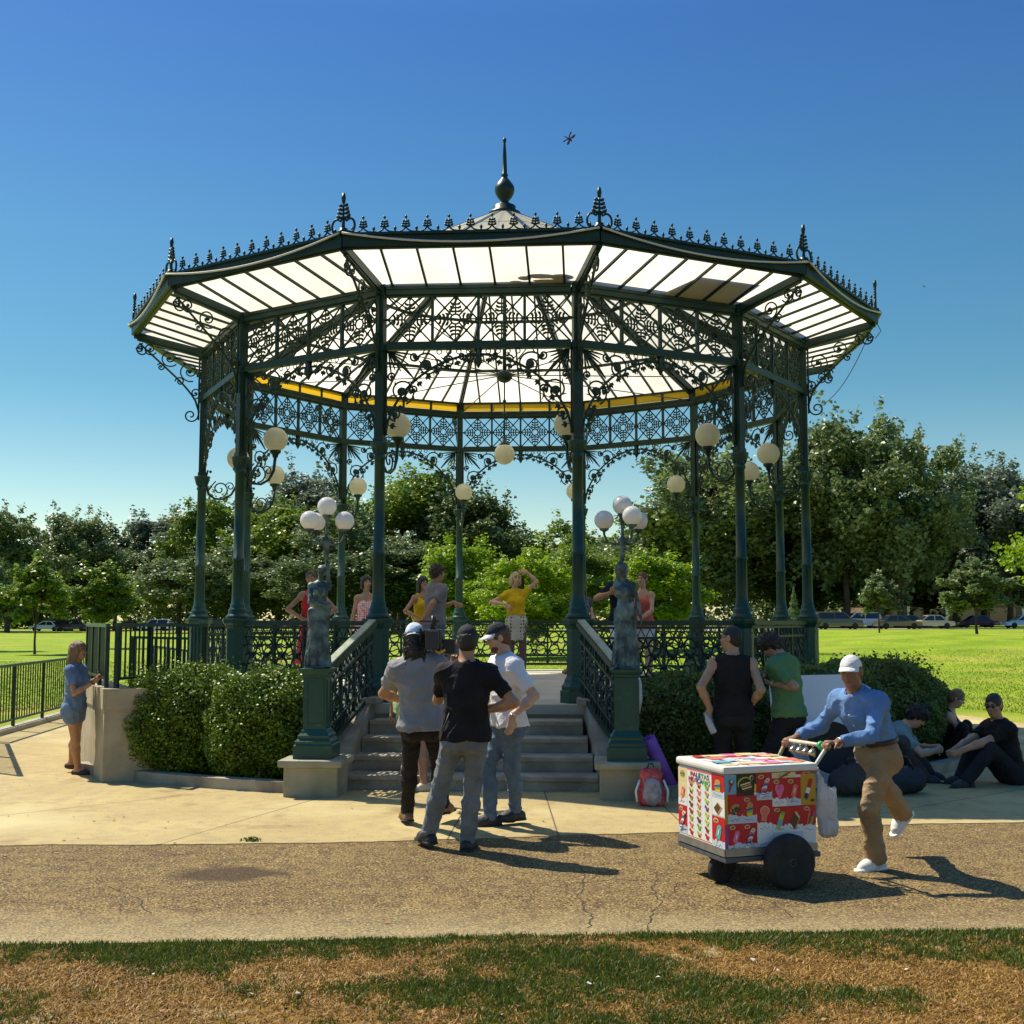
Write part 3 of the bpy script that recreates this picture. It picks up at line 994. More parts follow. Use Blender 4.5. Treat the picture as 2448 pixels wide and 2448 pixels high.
def corner_meshes():
    """hip rafter, scroll bracket and tall finial at a corner"""
    pl = lambda u, z: P(RC + u, A1, z)
    zi, zo = ZU + .075, ZE + .02
    W = RE - RC
    h = MB()
    h.bar(pl(0, zi - .045), pl(W - .02, zo - .045), .075, .10)
    h.bar(pl(.02, zi - .115), pl(W - .06, zo - .115), .05, .03)
    b = MB()
    z0 = 4.86
    # sweeping lower curve
    pts = []
    for i in range(17):
        t = i / 16
        u = .07 + (W - .16) * (1 - (1 - t) ** 1.0)
        z = z0 + (zo - .17 - z0) * (t ** .62)
        pts.append(pl(u, z - .05 * math.sin(PI * t)))
    b.tube(pts, .016, 6)
    b.tube([pl(.075, z0 - .12), pl(.075, zi - .1)], .016, 5)
    for (u, z, r, a0, tn) in ((.22, 5.48, .16, R(250), 1.4), (.52, 5.67, .135, R(220), 1.4), (.80, 5.80, .10, R(210), 1.35), (.13, 5.15, .085, R(270), -1.3),
                              (.36, 5.32, .07, R(0), 1.3), (.64, 5.53, .06, R(30), 1.3), (.95, 5.80, .055, R(20), -1.2)):
        q = lambda x, y, u=u, z=z: pl(u + x, z + y)
        b.tube(spiral((0, 0), r, r * .25, a0, tn, 22, q), .011, 5)
        b.sphere(pl(u, z), r * .22, 8, 6)
    b.tube(spiral((.0, 0), .10, .02, R(90), -1.3, 18, lambda x, y: pl(W - .14 + x, zo - .27 + y)), .012, 5)
    b.tube(spiral((.0, 0), .11, .02, R(180), 1.3, 18, lambda x, y: pl(.19 + x, z0 - .05 + y)), .012, 5)
    fi = MB()
    X = Vector((-math.sin(R(A1)), math.cos(R(A1)), 0)); Z = Vector((0, 0, 1))
    o = pl(W - .005, zo + .10)
    fi.lathe(o, [(.075, 0), (.075, .03), (.05, .05), (.05, .07)], 10)
    leafpair(fi, o + Z * .17, Z, X, 4, .046, .085, .019)
    fi.tube([o + Z * .06, o + Z * .2], [.022, .018], 6)
    fi.tube([o + Z * .37, o + Z * .43, o + Z * .49], [.018, .028, .018], 6)
    for s in (-1, 1):
        fi.tube([o + Z * .20 + X * s * .01] + [o + Z * (.10 + .085 * math.sin(a)) + X * s * (.085 + .06 * math.cos(a)) for a in [PI * .75 - i * PI * 1.5 / 14 for i in range(15)]], .014, 5)
        fi.tube([o + Z * .04 + X * s * .03, o + Z * .03 + X * s * .10, o + Z * .0 + X * s * .17], [.014, .013, .01], 5)
    # rib of the main roof
    rf = MB()
    ap = Vector((0, 0, ZA)); ba = P(RC - .02, A1, ZU + .26)
    dd = (ap - ba)
    rf.bar(ba - Vector((0, 0, .06)), ba + dd * .965 - Vector((0, 0, .06)), .07, .11)
    rf.bar(ba - Vector((0, 0, .16)) + dd * .02, ba + dd * .9 - Vector((0, 0, .16)), .025, .06)
    return h.mesh('hip_beam', MT['iron']), b.mesh('scroll_bracket', MT['iron']), fi.mesh('corner_finial', MT['iron']), rf.mesh('rafter', MT['iron'])


HB, SB, FN, RF = corner_meshes()


def roof_meshes():
    zb = ZU + .255
    b0, b1 = P(RC - .02, A0, zb), P(RC - .02, A1, zb)
    ap = Vector((0, 0, ZA))
    g = MB()
    k = .965
    g.add([b0, b1, b1 + (ap - b1) * k, b0 + (ap - b0) * k], [(0, 1, 2, 3)])
    r = MB()
    for j in range(1, 6):
        t = j / 6
        q = b0 + (b1 - b0) * t
        # parallel bars square to the eave, ending on the hips
        ux = q.x
        if abs(ux) < 1e-4: e = Vector((0, 0, 0)) + (b0 + b1) / 2 + (ap - (b0 + b1) / 2) * .95
        else:
            s = 1 - abs(ux) / abs(b1.x)
            e = (b1 if ux > 0 else b0) + (ap - (b1 if ux > 0 else b0)) * s
        r.bar(q - Vector((0, 0, .02)), e - Vector((0, 0, .02)), .03, .035)
    for s in (.20, .47, .74):
        a, c = b0 + (ap - b0) * s, b1 + (ap - b1) * s
        r.bar(a - Vector((0, 0, .03)), c - Vector((0, 0, .03)), .035, .05)
    return g.mesh('roof_glass', MT['glass_white']), r.mesh('roof_glazing_bar', MT['iron'])


RG, RB = roof_meshes()


def railing_mesh(a, b, z0a, z0b, hgt, nseg=None, end=.16):
    """ornamental railing between two points (may slope)"""
    a, b = Vector(a), Vector(b)
    L = (b - a).length; d = (b - a) / L
    mb = MB()
    def pt(u, z):
        t = u / L
        p = a + d * u
        return Vector((p.x, p.y, z0a + (z0b - z0a) * t + z))
    u0, u1 = end, L - end
    for z, h, w in ((hgt - .03, .055, .11), (hgt - .21, .03, .05), (.28, .03, .05), (.12, .045, .07), (hgt - .085, .03, .05)):
        mb.bar(pt(u0, z), pt(u1, z), w, h)
    n = nseg or max(2, round((u1 - u0) / .26))
    st = (u1 - u0) / n
    side = Vector((-d.y, d.x, 0))
    zc = (.28 + hgt - .21) / 2; hh = (hgt - .21 - .28) / 2
    for k in range(n):
        uc = u0 + (k + .5) * st
        if k and k % 2 == 0:
            mb.bar(pt(uc - st / 2, .12), pt(uc - st / 2, hgt - .05), .035, .035, up=side)
        Q = lambda x, z: pt(uc + x, z)
        rr = st * .36
        for zz in (zc - hh * .52, zc + hh * .52):
            mb.tube([Q(rr * math.cos(i * PI / 5), zz + hh * .42 * math.sin(i * PI / 5)) for i in range(11)], .014, 4, caps=False)
            mb.tube([Q(-st / 2, zz), Q(-rr * .5, zz + hh * .08), Q(0, zz), Q(rr * .5, zz - hh * .08), Q(st / 2, zz)], .012, 4, caps=False)
        mb.sphere(Q(0, zc), .034, 8, 5)
        mb.sphere(Q(-st / 2, zc - hh * .52), .026, 6, 5); mb.sphere(Q(-st / 2, zc + hh * .52), .026, 6, 5)
        for sx in (-1, 1):
            mb.tube([Q(0, zc), Q(sx * st * .3, zc + hh * .12), Q(sx * st * .5, zc)], .013, 4, caps=False)
            mb.tube([Q(sx * st * .5, zc - hh), Q(sx * st * .2, zc)], .012, 4, caps=False)
            mb.tube([Q(sx * st * .5, zc + hh), Q(sx * st * .2, zc)], .012, 4, caps=False)
        # top band: short bars, bottom band: arches
        for j in range(2):
            u = uc - st / 2 + (j + .5) * st / 2
            mb.tube([pt(u - st * .2, hgt - .19), pt(u, hgt - .10), pt(u + st * .2, hgt - .19)], .010, 4, caps=False)
            mb.tube([pt(u - st * .2, .15), pt(u, .26), pt(u + st * .2, .15)], .010, 4, caps=False)
    return mb.mesh('railing', MT['iron'])


RLM = railing_mesh(cl, cr_, ZF, ZF, .96)
for k in range(12):
    z = R(30 * k)
    link('frieze', FRM, band, rotz=z)
    link('arch_bracket', SPM, band, rotz=z)
    link('amber_pane', AMG, band, rotz=z)
    link('amber_frame', AMF, band, rotz=z)
    link('canopy_glass', CG, band, rotz=z)
    link('glazing_bars', CB, band, rotz=z)
    link('fascia', CF, band, rotz=z)
    link('cresting', CC, band, rotz=z)
    link('conduit', CW, band, rotz=z)
    link('hip_beam', HB, band, rotz=z)
    link('scroll_bracket', SB, band, rotz=z)
    link('corner_finial', FN, band, rotz=z)
    link('rafter', RF, band, rotz=z)
    link('roof_glass', RG, band, rotz=z)
    link('roof_glazing_bars', RB, band, rotz=z)
    if k not in (0, 10):                # the front bay has the steps, one left bay takes the ramp
        link('railing', RLM, band, rotz=z)

# --- apex finial, king post, tie rods
mb = MB()
mb.lathe((0, 0, ZA - .14), [(.26, 0), (.26, .05), (.18, .08), (.18, .16), (.08, .21), (.065, .25), (.11, .30), (.15, .37), (.162, .43), (.155, .49), (.11, .56), (.06, .62), (.045, .65), (.06, .68), (.042, .70), (.032, 1.0), (.018, 1.22), (.026, 1.235), (.03, 1.26), (.026, 1.29), (.005, 1.31)], 16)
mb.build('roof_finial', MT['iron'], band)
mb = MB()
mb.tube([(0, 0, 5.55), (0, 0, ZA - .12)], .03, 8)
mb.sphere((0, 0, 5.6), .13, 12, 8, sc3=(1, 1, .8))
for k in range(12):
    p = P(RC - .1, -75 + 30 * k, ZU + .02)
    mb.tube([p, (0, 0, 5.62)], .009, 5)
mb.build('tie_rods', MT['iron'], band)

# --- sloping stair railings
for s in (-1, 1):
    mb_ = railing_mesh((s * 1.52 + .14, -6.66, 0), (s * 1.20, -4.62, 0), .30, ZF + .06, .93, 7, .14)
    o = link('stair_railing', mb_, band)
    hr = MB(); a_, b_ = Vector((s * 1.52 + .14, -6.66, .30 + .93 + .014)), Vector((s * 1.20, -4.62, ZF + .06 + .93 + .014)); d_ = b_ - a_
    hr.bar(a_ + d_ * .075, a_ + d_ * .925, .085, .022); hr.build('handrail', MT['handrail'], o)

# --- pendant globe
pend = thing('pendant_lamp', 'single cream globe hanging on a long rod at the bandstand centre', 'lamp', (BX + .0, BY, 0))
mb = MB(); mb.tube([(0, 0, 4.62), (0, 0, 5.50)], .012, 6); mb.lathe((0, 0, 4.49), [(.085, 0), (.085, .02), (.05, .05), (.02, .08), (.02, .14)], 12)
for zz in (5.0, 5.2): mb.sphere((0, 0, zz), .03, 8, 6)
mb.build('rod', MT['iron'], pend)
mb = MB(); mb.sphere((0, 0, 4.35), .165, 24, 16); mb.build('globe', MT['globe'], pend)

# --- things lying on the glass canopy
bm_ = Matrix.Rotation(DEL, 4, 'Z')
def on_canopy(k_ang, r, t):
    pass
def canopy_pt(bay_k, u, v):
    """world point on the canopy glass of bay k: u along the eave, v 0 (inner) to 1 (eave)"""
    a, b = R(-105 + 30 * bay_k), R(-75 + 30 * bay_k)
    r = RC * (1 - v) + RE * v
    p0 = Vector((r * math.cos(a), r * math.sin(a), 0)); p1 = Vector((r * math.cos(b), r * math.sin(b), 0))
    p = p0 + (p1 - p0) * u; p.z = (ZU + .075) * (1 - v) + (ZE + .02) * v
    return Matrix.Translation((BX, BY, 0)) @ bm_ @ p
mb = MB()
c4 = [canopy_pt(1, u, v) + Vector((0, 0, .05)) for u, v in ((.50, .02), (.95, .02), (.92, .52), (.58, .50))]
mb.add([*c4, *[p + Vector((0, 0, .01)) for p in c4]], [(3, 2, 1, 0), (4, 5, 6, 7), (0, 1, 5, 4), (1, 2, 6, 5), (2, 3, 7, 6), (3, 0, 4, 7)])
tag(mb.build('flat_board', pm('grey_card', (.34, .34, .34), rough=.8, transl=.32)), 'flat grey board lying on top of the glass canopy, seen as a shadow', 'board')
mb = MB()
for (u, v, rx, ry) in ((.72, .13, .055, .035), (.80, .17, .12, .04), (.90, .14, .10, .05), (.68, .05, .05, .02), (.86, .06, .16, .025)):
    c = canopy_pt(0, u, v); mb.sphere(c + Vector((0, 0, .05)), 1, 12, 6, sc3=(rx * 1.5, ry * 1.6, .012))
tag(mb.build('leaf_heap', pm('dead_leaves', (.24, .21, .18), (.14, .12, .10), 30, .8, transl=.3)), 'heap of fallen leaves lying on the glass canopy of the front bay', 'leaves')
mb = MB()
for (u, v, rx, ry) in ((.30, .10, .10, .05), (.62, .09, .09, .05)):
    c = canopy_pt(2, u, v); mb.sphere(c + Vector((0, 0, .02)), 1, 12, 6, sc3=(rx, ry, .012))
tag(mb.build('leaf_heap', pm('dead_leaves_dark', (.20, .13, .06), (.10, .07, .04), 30, .8)), 'small heaps of fallen leaves on the canopy at its right end', 'leaves')
# loose wire hanging off the right corner
mb = MB()
p = Matrix.Translation((BX, BY, 0)) @ bm_ @ P(RE, -15, ZE + .05)
q = at(1958, 975, p.y + 3)
pts = [p + (q - p) * (i / 10) + Vector((0, 0, -.22 * math.sin(PI * i / 10))) for i in range(11)]
mb.tube([p + Vector((0, 0, -.06)), p + Vector((.05, -.05, -.2)), p + Vector((-.02, 0, -.3))] , .006, 5)
mb.tube(pts, .006, 5)
tag(mb.build('loose_wire', MT['black']), 'thin loose wire trailing from the right corner of the canopy', 'wire')

# ------------------------------------------------------------------ concrete plinths with lamp statues are built with the figures
def loc_w(x, y, z=0.0):
    """bandstand coordinates to world"""
    return Matrix.Translation((BX, BY, 0)) @ bm_ @ Vector((x, y, z))

# ------------------------------------------------------------------ ramp, walls and picket railings on the left
MT['wall'] = pm('ramp_wall', (.42, .35, .23), (.29, .25, .17), 3.2, .85, .3, 60)
wall = thing('ramp_wall', 'low concrete wall at the end of the ramp beside the left bush', 'wall', (-4.38, 13.0, 0))
W0 = Vector((-4.38, 13.0, 0)); W1 = Vector((-5.32, 14.85, 0)); W2 = Vector((-6.25, 17.6, 0)); W3 = Vector((-2.9, 13.55, 0))
def wall_seg(mb, a, b, z0, z1, th, cap=.05):
    d = (b - a).normalized(); n_ = Vector((-d.y, d.x, 0)) * th
    def sl(o0, o1, za, zb):
        vs = [a + n_ * o0, b + n_ * o0, b + n_ * o1, a + n_ * o1]
        mb.add([v + Vector((0, 0, za)) for v in vs] + [v + Vector((0, 0, zb)) for v in vs], [(3, 2, 1, 0), (4, 5, 6, 7), (0, 1, 5, 4), (1, 2, 6, 5), (2, 3, 7, 6), (3, 0, 4, 7)])
    sl(0, 1, z0, z1 - .22); sl(-.06, 1.06, z1 - .22, z1)
mb = MB()
wall_seg(mb, W1 - W0, Vector((0, 0, 0)), -.05, 1.0, .30)
wall_seg(mb, Vector((.012, .010, 0)), W3 - W0, -.05, .998, .30)
wall_seg(mb, W2 - W0, W1 - W0 + Vector((-.01, .02, 0)), -.05, .9, .30)
mb.build('wall_body', MT['wall'], wall)
mb = MB(); mb.prism([(p.x, p.y) for p in (W0 + Vector((.1, .25, 0)), W3 + Vector((0, .2, 0)), Vector((-3.2, 15.3, 0)), Vector((-3.9, 17.0, 0)), Vector((-6.0, 17.8, 0)), W1 + Vector((.25, .1, 0)))], -.04, .72)
tag(mb.build('ramp_landing', MT['concrete']), 'raised concrete ramp landing behind the low wall', 'landing')

def picket(name, a, b, z0a, z0b, h, label, group=None, spacing=.13, posts=1.6, rail2=True):
    a, b = Vector((a[0], a[1], 0)), Vector((b[0], b[1], 0))
    t = thing(name, label, 'railing', (a.x, a.y, 0), 0, group)
    L = (b - a).length; d = (b - a) / L
    def pt(u, z):
        p = d * u; return Vector((p.x, p.y, z0a + (z0b - z0a) * u / L + z))
    mb = MB(); mb.bar(pt(0, h), pt(L, h), .05, .04); mb.build('top_rail', MT['iron_light'], t)
    mb = MB(); mb.bar(pt(.02, .10), pt(L - .02, .10), .035, .03); mb.build('bottom_rail', MT['iron'], t)
    n = max(2, int(L / spacing)); mb = MB()
    for k in range(1, n):
        u = L * k / n
        mb.bar(pt(u, .115), pt(u, h - .02), .016, .016, up=d)
    mb.build('pickets', MT['iron'], t)
    m = max(1, round(L / posts))
    for k in range(m + 1):
        u = min(max(L * k / m, .03), L - .03); mb = MB(); mb.bar(pt(u, 0), pt(u, h - .02), .045, .045, up=d); mb.sphere(pt(u, h * .78) + Vector((0, -.02, 0)), .02, 6, 5); mb.build('post', MT['iron'], t)
    return t

picket('picket_railing', (-6.04, 13.9), (-7.66, 17.4), .02, .02, .95, 'green picket railing at the left edge of the concrete walk, nearest the camera')
picket('picket_railing', (-7.70, 17.5), (-8.25, 23.6), .08, .08, .95, 'green picket railing on a kerb along the lawn at far left')
mb = MB(); mb.bar((-7.70, 17.5, .03), (-8.25, 23.6, .03), .22, .10); tag(mb.build('kerb', MT['concrete']), kind='structure')
picket('picket_railing', W0 + Vector((-.05, .2, 0)), W1 + Vector((.05, .1, 0)), 1.0, 1.0, .68, 'green picket railing seen nearly end on above the ramp wall', spacing=.045, posts=.6)
picket('picket_railing', W0 + Vector((.06, .14, 0)), (-3.95, 15.55), 1.0, .98, .69, 'green picket railing from the wall corner to the left column', spacing=.11, posts=.85)
picket('picket_railing', W1 + Vector((.02, .2, 0)), W2 + Vector((.1, 0, 0)), .95, .86, .7, 'green picket railing farther along the ramp wall, behind the corner', spacing=.1, posts=.9)
picket('picket_railing', (-5.9, 18.6), (-4.65, 19.6), .75, .70, .72, 'short green picket railing beside the leftmost column', spacing=.1, posts=.9)
picket('picket_railing', (-7.3, 24.5), (-4.6, 22.6), .35, .10, .85, 'green picket railing sloping down behind the left columns', spacing=.13, posts=1.2)
mb = MB(); mb.prism([(-6.3, 17.7), (-4.0, 17.0), (-4.5, 19.7), (-5.95, 18.75)], -.04, .70); tag(mb.build('ramp_slab', MT['concrete']), 'upper concrete ramp slab joining the bandstand floor at left', 'ramp')

# kerb in front of the left bushes and on the right
mb = MB()
def kerb_arc(a0, a1, r, n=26):
    pts = [loc_w(r * math.cos(R(a0 + (a1 - a0) * i / n)), r * math.sin(R(a0 + (a1 - a0) * i / n))) for i in range(n + 1)]
    for i in range(n):
        mb.bar(pts[i] + Vector((0, 0, .045)), pts[i + 1] + Vector((0, 0, .045)), .16, .15)
kerb_arc(-131, -104.5, 6.85); kerb_arc(-75.5, 10, 7.0, 60)
tag(mb.build('bed_kerb', MT['stone']), kind='structure')
mb = MB()
ro, ri = 6.82, 4.8
pl_ = [(ro * math.cos(R(a)), ro * math.sin(R(a))) for a in range(-131, -104, 3)] + [(ri * math.cos(R(a)), ri * math.sin(R(a))) for a in range(-104, -132, -3)]
Mw = Matrix.Translation((BX, BY, 0)) @ bm_
mb.prism(pl_, -.05, .06, Mw)
pl_ = [(6.96 * math.cos(R(a)), 6.96 * math.sin(R(a))) for a in range(-75, 20, 5)] + [(ri * math.cos(R(a)), ri * math.sin(R(a))) for a in range(15, -76, -5)]
mb.prism(pl_, -.05, .06, Mw)
tag(mb.build('soil', pm('soil', (.045, .03, .018), (.08, .055, .03), 9, .95, .5)), kind='structure')
# ------------------------------------------------------------------ trees, bushes
def leaf_cards(Pc, size, r, up_bias=.35, fold=.25):
    """one folded rhombus leaf per point"""
    m = len(Pc)
    nrm = r.normal(size=(m, 3)); nrm[:, 2] = np.abs(nrm[:, 2]) + up_bias
    nrm /= np.linalg.norm(nrm, axis=1, keepdims=True)
    t = r.normal(size=(m, 3)); t -= nrm * (t * nrm).sum(1, keepdims=True); t /= np.linalg.norm(t, axis=1, keepdims=True)
    b = np.cross(nrm, t)
    s = (size * r.uniform(.6, 1.35, m))[:, None]
    w = s * r.uniform(.3, .5, m)[:, None]
    p0 = Pc - t * s * .5; p2 = Pc + t * s * .5
    p1 = Pc + b * w + nrm * s * fold * .5; p3 = Pc - b * w + nrm * s * fold * .5
    V = np.stack([p0, p1, p2, p3], 1).reshape(-1, 3)
    k = np.arange(m) * 4
    F3 = np.concatenate([np.stack([k, k + 1, k + 2], -1), np.stack([k, k + 2, k + 3], -1)])
    return V, F3


def clump_points(centres, radii, n, r, flat=.75, shell=.55):
    w = radii ** 2; w = w / w.sum()
    idx = r.choice(len(centres), n, p=w)
    d = r.normal(size=(n, 3)); d /= np.linalg.norm(d, axis=1, keepdims=True)
    rad = radii[idx] * (shell + (1 - shell) * r.random(n)) * (1 + .12 * r.normal(size=n))
    d[:, 2] = d[:, 2] * flat
    return centres[idx] + d * rad[:, None]


def crown_variant(seed, kind='round', leaves=15000, leaf=.030):
    """unit crown: height 1 with the base of the tree at 0, width 1. returns crown mesh verts/faces and trunk MB"""
    r = np.random.default_rng(seed)
    if kind == 'round':
        zc, rz, n = .60, .40, 70
    elif kind == 'tall':
        zc, rz, n = .56, .44, 80
    elif kind == 'young':
        zc, rz, n = .62, .38, 40
    elif kind == 'wide':
        zc, rz, n = .58, .42, 95
    C, Rd = [], []
    while len(C) < n:
        p = r.uniform(-1, 1, 3)
        q = np.linalg.norm(p)
        if q > 1 or q < .25: continue
        z = zc + p[2] * rz * .86
        t = (z - (zc - rz)) / (2 * rz)
        if kind == 'young': prof = .40 * (1 - .75 * t) * min(1, t * 6 + .35) * 1.25
        elif kind == 'tall': prof = .47 * math.sqrt(max(0, 1 - (2 * t - .9) ** 2 * .8))
        else: prof = .47
        rad = r.uniform(.085, .175) * (1.0 if kind != 'young' else .8)
        h = math.hypot(p[0], p[1])
        C.append([p[0] * prof, p[1] * prof, z]); Rd.append(rad)
    C = np.array(C); Rd = np.array(Rd)
    # lumpy outline
    for k in range(len(C)):
        a = math.atan2(C[k, 1], C[k, 0])
        f = 1 + .13 * math.sin(3 * a + seed) + .08 * math.sin(7 * a + 2 * seed + C[k, 2] * 9)
        C[k, :2] *= f; C[k, 2] = zc + (C[k, 2] - zc) * (1 + .10 * math.sin(5 * a + seed * 1.7))
    pts = clump_points(C, Rd, leaves, r, .50, .5)
    # twig sprays poking out
    m = leaves // 12
    idx = r.integers(0, len(C), m)
    d = C[idx] - np.array([0, 0, zc - .1]); d /= np.linalg.norm(d, axis=1, keepdims=True) + 1e-6
    pts = np.concatenate([pts, C[idx] + d * (Rd[idx] * r.uniform(.7, 1.25, m))[:, None] + r.normal(size=(m, 3)) * .018])
    V, F3 = leaf_cards(pts, leaf, r)
    pr = np.repeat(pts, 4, 0); V = pr + (V - pr) * np.array([1.05, 1.05, .68])
    # trunk and limbs
    mb = MB()
    tr = .022 if kind != 'young' else .014
    top = zc + .05
    mb.tube([(0, 0, -.03), (0, 0, .02), (.006, 0, .12), (-.004, .004, zc - rz + .12), (.0, 0, top), (0, 0, zc + rz * .6)], [tr * 1.7, tr * 1.25, tr, tr * .9, tr * .5, tr * .15], 8)
    for k in range(11):
        c = C[r.integers(0, len(C))]
        z0 = r.uniform(zc - rz + .03, zc)
        mid = Vector((c[0] * .45, c[1] * .45, (z0 + c[2]) / 2 + .01))
        mb.tube([(0, 0, z0), mid, tuple(c)], [tr * .6, tr * .4, tr * .12], 5)
        for _ in range(2):
            c2 = C[r.integers(0, len(C))]
            if np.linalg.norm(c2[:2] - c[:2]) < .3: mb.tube([mid, (mid + Vector(c2)) / 2 + Vector((0, 0, .015)), tuple(c2)], [tr * .32, tr * .2, tr * .08], 4)
    return V, F3, mb


def conifer_variant(seed, leaves=7000):
    r = np.random.default_rng(seed)
    z = 1 - np.sqrt(r.random(leaves)) * .95
    a = r.uniform(0, 2 * PI, leaves)
    tier = .8 + .2 * np.sin(z * 60) + .12 * np.sin(5 * a + z * 30)
    rad = (1 - z) * .5 * tier * np.sqrt(r.uniform(.25, 1, leaves))
    pts = np.stack([np.cos(a) * rad, np.sin(a) * rad, z - .10 * rad], -1)
    V, F3 = leaf_cards(pts, .035, r)
    mb = MB(); mb.tube([(0, 0, -.02), (0, 0, .95)], [.03, .004], 6)
    return V, F3, mb


MT['bark'] = pm('bark', (.055, .042, .03), (.10, .08, .06), 12, .9, .5, 40)
def leafmat(name, a, b, tc=None):
    return pm(name, a, b, 1.1, .42, island=.55, transl=.36, spec=.55)
LEAF = {
    'dark': leafmat('dark_leaves', (.048, .085, .022), (.15, .21, .06)),
    'grey': leafmat('greyish_leaves', (.080, .125, .042), (.28, .35, .13)),
    'mid': leafmat('mid_leaves', (.08, .15, .014), (.28, .37, .04)),
    'bright': leafmat('bright_leaves', (.15, .26, .008), (.36, .48, .018)),
    'blue': leafmat('bluish_leaves', (.11, .145, .10), (.22, .27, .18)),
}
VAR = {}
for key, (seed, kind, nl, lf) in {
    'r1': (1, 'round', 26000, .032), 'r2': (2, 'round', 26000, .032), 'r3': (3, 'wide', 34000, .029), 'r4': (4, 'wide', 34000, .029),
    't1': (5, 'tall', 28000, .031), 't2': (6, 'tall', 28000, .031), 'y1': (7, 'young', 9000, .045), 'y2': (8, 'young', 9000, .045), 'n1': (9, 'round', 16000, .032)}.items():
    VAR[key] = crown_variant(seed, kind, nl, lf)
VAR['c1'] = conifer_variant(21); VAR['c2'] = conifer_variant(22)
_tm = {}


def tree(px, top, w, Y, var, leaf, label, name='tree', group=None, base_z=None, rot=None):
    """px, top, w in pixels of the 1932 px view"""
    f = 2448 / 1932
    tp = at(px * f, top * f, Y)
    gz = float(terrain(tp.x, Y)) if base_z is None else base_z
    Hh = tp.z - gz; Ww = w * f / FPX * Y * 1.26
    V, F3, mb = VAR[var]
    key = (var, leaf)
    if key not in _tm:
        _tm[key] = np_mesh('crown', V, None, F3, LEAF[leaf])
    if ('trunk', var) not in _tm:
        _tm[('trunk', var)] = mb.mesh('trunk', MT['bark'])
    t = thing(name, label, 'tree', (tp.x, Y, gz), 0, group)
    a = (px * 1.7) % 6.28 if rot is None else rot
    for nm, me in (('crown', _tm[key]), ('trunk', _tm[('trunk', var)])):
        o = link(nm, me, t)
        o.rotation_euler = (0, 0, a)
        o.scale = (Ww, Ww, Hh * .985)
    return t


TREES = [
    # back left row
    (-62, 975, 170, 92, 'r4', 'dark', 'dark broad tree cut by the left edge of the photo, behind all others there'),
    (22, 952, 150, 84, 't1', 'grey', 'tall grey green tree at far left, its trunk by the lawn edge'),
    (140, 958, 145, 96, 't2', 'grey', 'tall pointed tree second from the left on the skyline'),
    (222, 985, 120, 102, 'r1', 'dark', 'dark rounded tree behind the two young trees at left'),
    (305, 968, 170, 104, 'r2', 'blue', 'pale bluish loose tree left of the leftmost column'),
    (410, 928, 150, 98, 't1', 'mid', 'yellow green tree seen between the two leftmost columns'),
    (585, 878, 200, 128, 'r3', 'blue', 'pale bluish tree peeking over the others left of the statue lamp'),
    (530, 952, 190, 88, 'r2', 'mid', 'dense mid green tree behind the left statue and the left columns'),
    (655, 945, 190, 84, 'r1', 'grey', 'grey green tree right behind the left statue lamp globes'),
    (760, 888, 230, 96, 'r4', 'mid', 'broad green tree rising behind the left front column'),
    (882, 912, 190, 92, 't2', 'dark', 'dark tree whose crown slopes down to the right at the centre'),
    (600, 1035, 170, 74, 'n1', 'dark', 'low dark tree behind the woman in red'),
    (455, 1030, 180, 78, 'r1', 'grey', 'low grey green tree behind the left railing'),
    (340, 1045, 150, 80, 'n1', 'grey', 'low spreading tree between the young trees and the ramp'),
    (745, 1030, 200, 76, 'r2', 'dark', 'low dark tree behind the woman in pink'),
    (1075, 978, 170, 90, 'r1', 'mid', 'green tree behind the right front column'),
    (1185, 1000, 160, 86, 'r3', 'dark', 'dark tree right of the right front column'),
    # bright group at the centre
    (872, 1018, 150, 58, 'r2', 'bright', 'bright green tree left of the blonde woman in yellow'),
    (985, 1030, 160, 52, 'r1', 'bright', 'bright yellow green maple right behind the woman in yellow'),
    (1085, 1012, 150, 64, 'n1', 'mid', 'green tree right of the bright maple'),
    (1235, 1042, 150, 56, 'r2', 'bright', 'bright green tree behind the right statue'),
    # right side
    (1318, 826, 270, 84, 'r3', 'grey', 'big grey green tree with left edge beside the right statue lamp'),
    (1462, 872, 230, 92, 'r4', 'dark', 'big dark tree seen through the right end of the bandstand'),
    (1588, 772, 215, 82, 't1', 'grey', 'very tall tree just right of the rightmost column'),
    (1688, 778, 205, 80, 'r1', 'grey', 'very tall broad tree, topmost on the right skyline'),
    (1792, 858, 170, 92, 't2', 'grey', 'tall tree right of the tallest crown on the right'),
    (1895, 872, 190, 88, 'r4', 'blue', 'pale loose tree near the right edge of the photo'),
    (2000, 930, 200, 92, 'r3', 'grey', 'grey green tree cut by the right edge of the photo'),
    (1400, 985, 210, 88, 'n1', 'dark', 'low dark tree behind the man in the sleeveless shirt'),
    (1545, 985, 230, 90, 'r3', 'dark', 'low dark tree behind the rightmost columns'),
    (1640, 975, 230, 96, 'r4', 'dark', 'low dark tree filling below the tallest crown'),
    (1745, 1000, 220, 98, 'r1', 'dark', 'low dark tree behind the beige car'),
    (1850, 1000, 200, 100, 'r2', 'dark', 'low dark tree before the building at far right'),
]
for row in TREES:
    row = list(row)
    if row[3] > 70: row[3] *= 1.72 if row[0] > 1280 else 1.9        # the big trees stand beyond the streets
    tree(*row, group='trees around the park lawn')
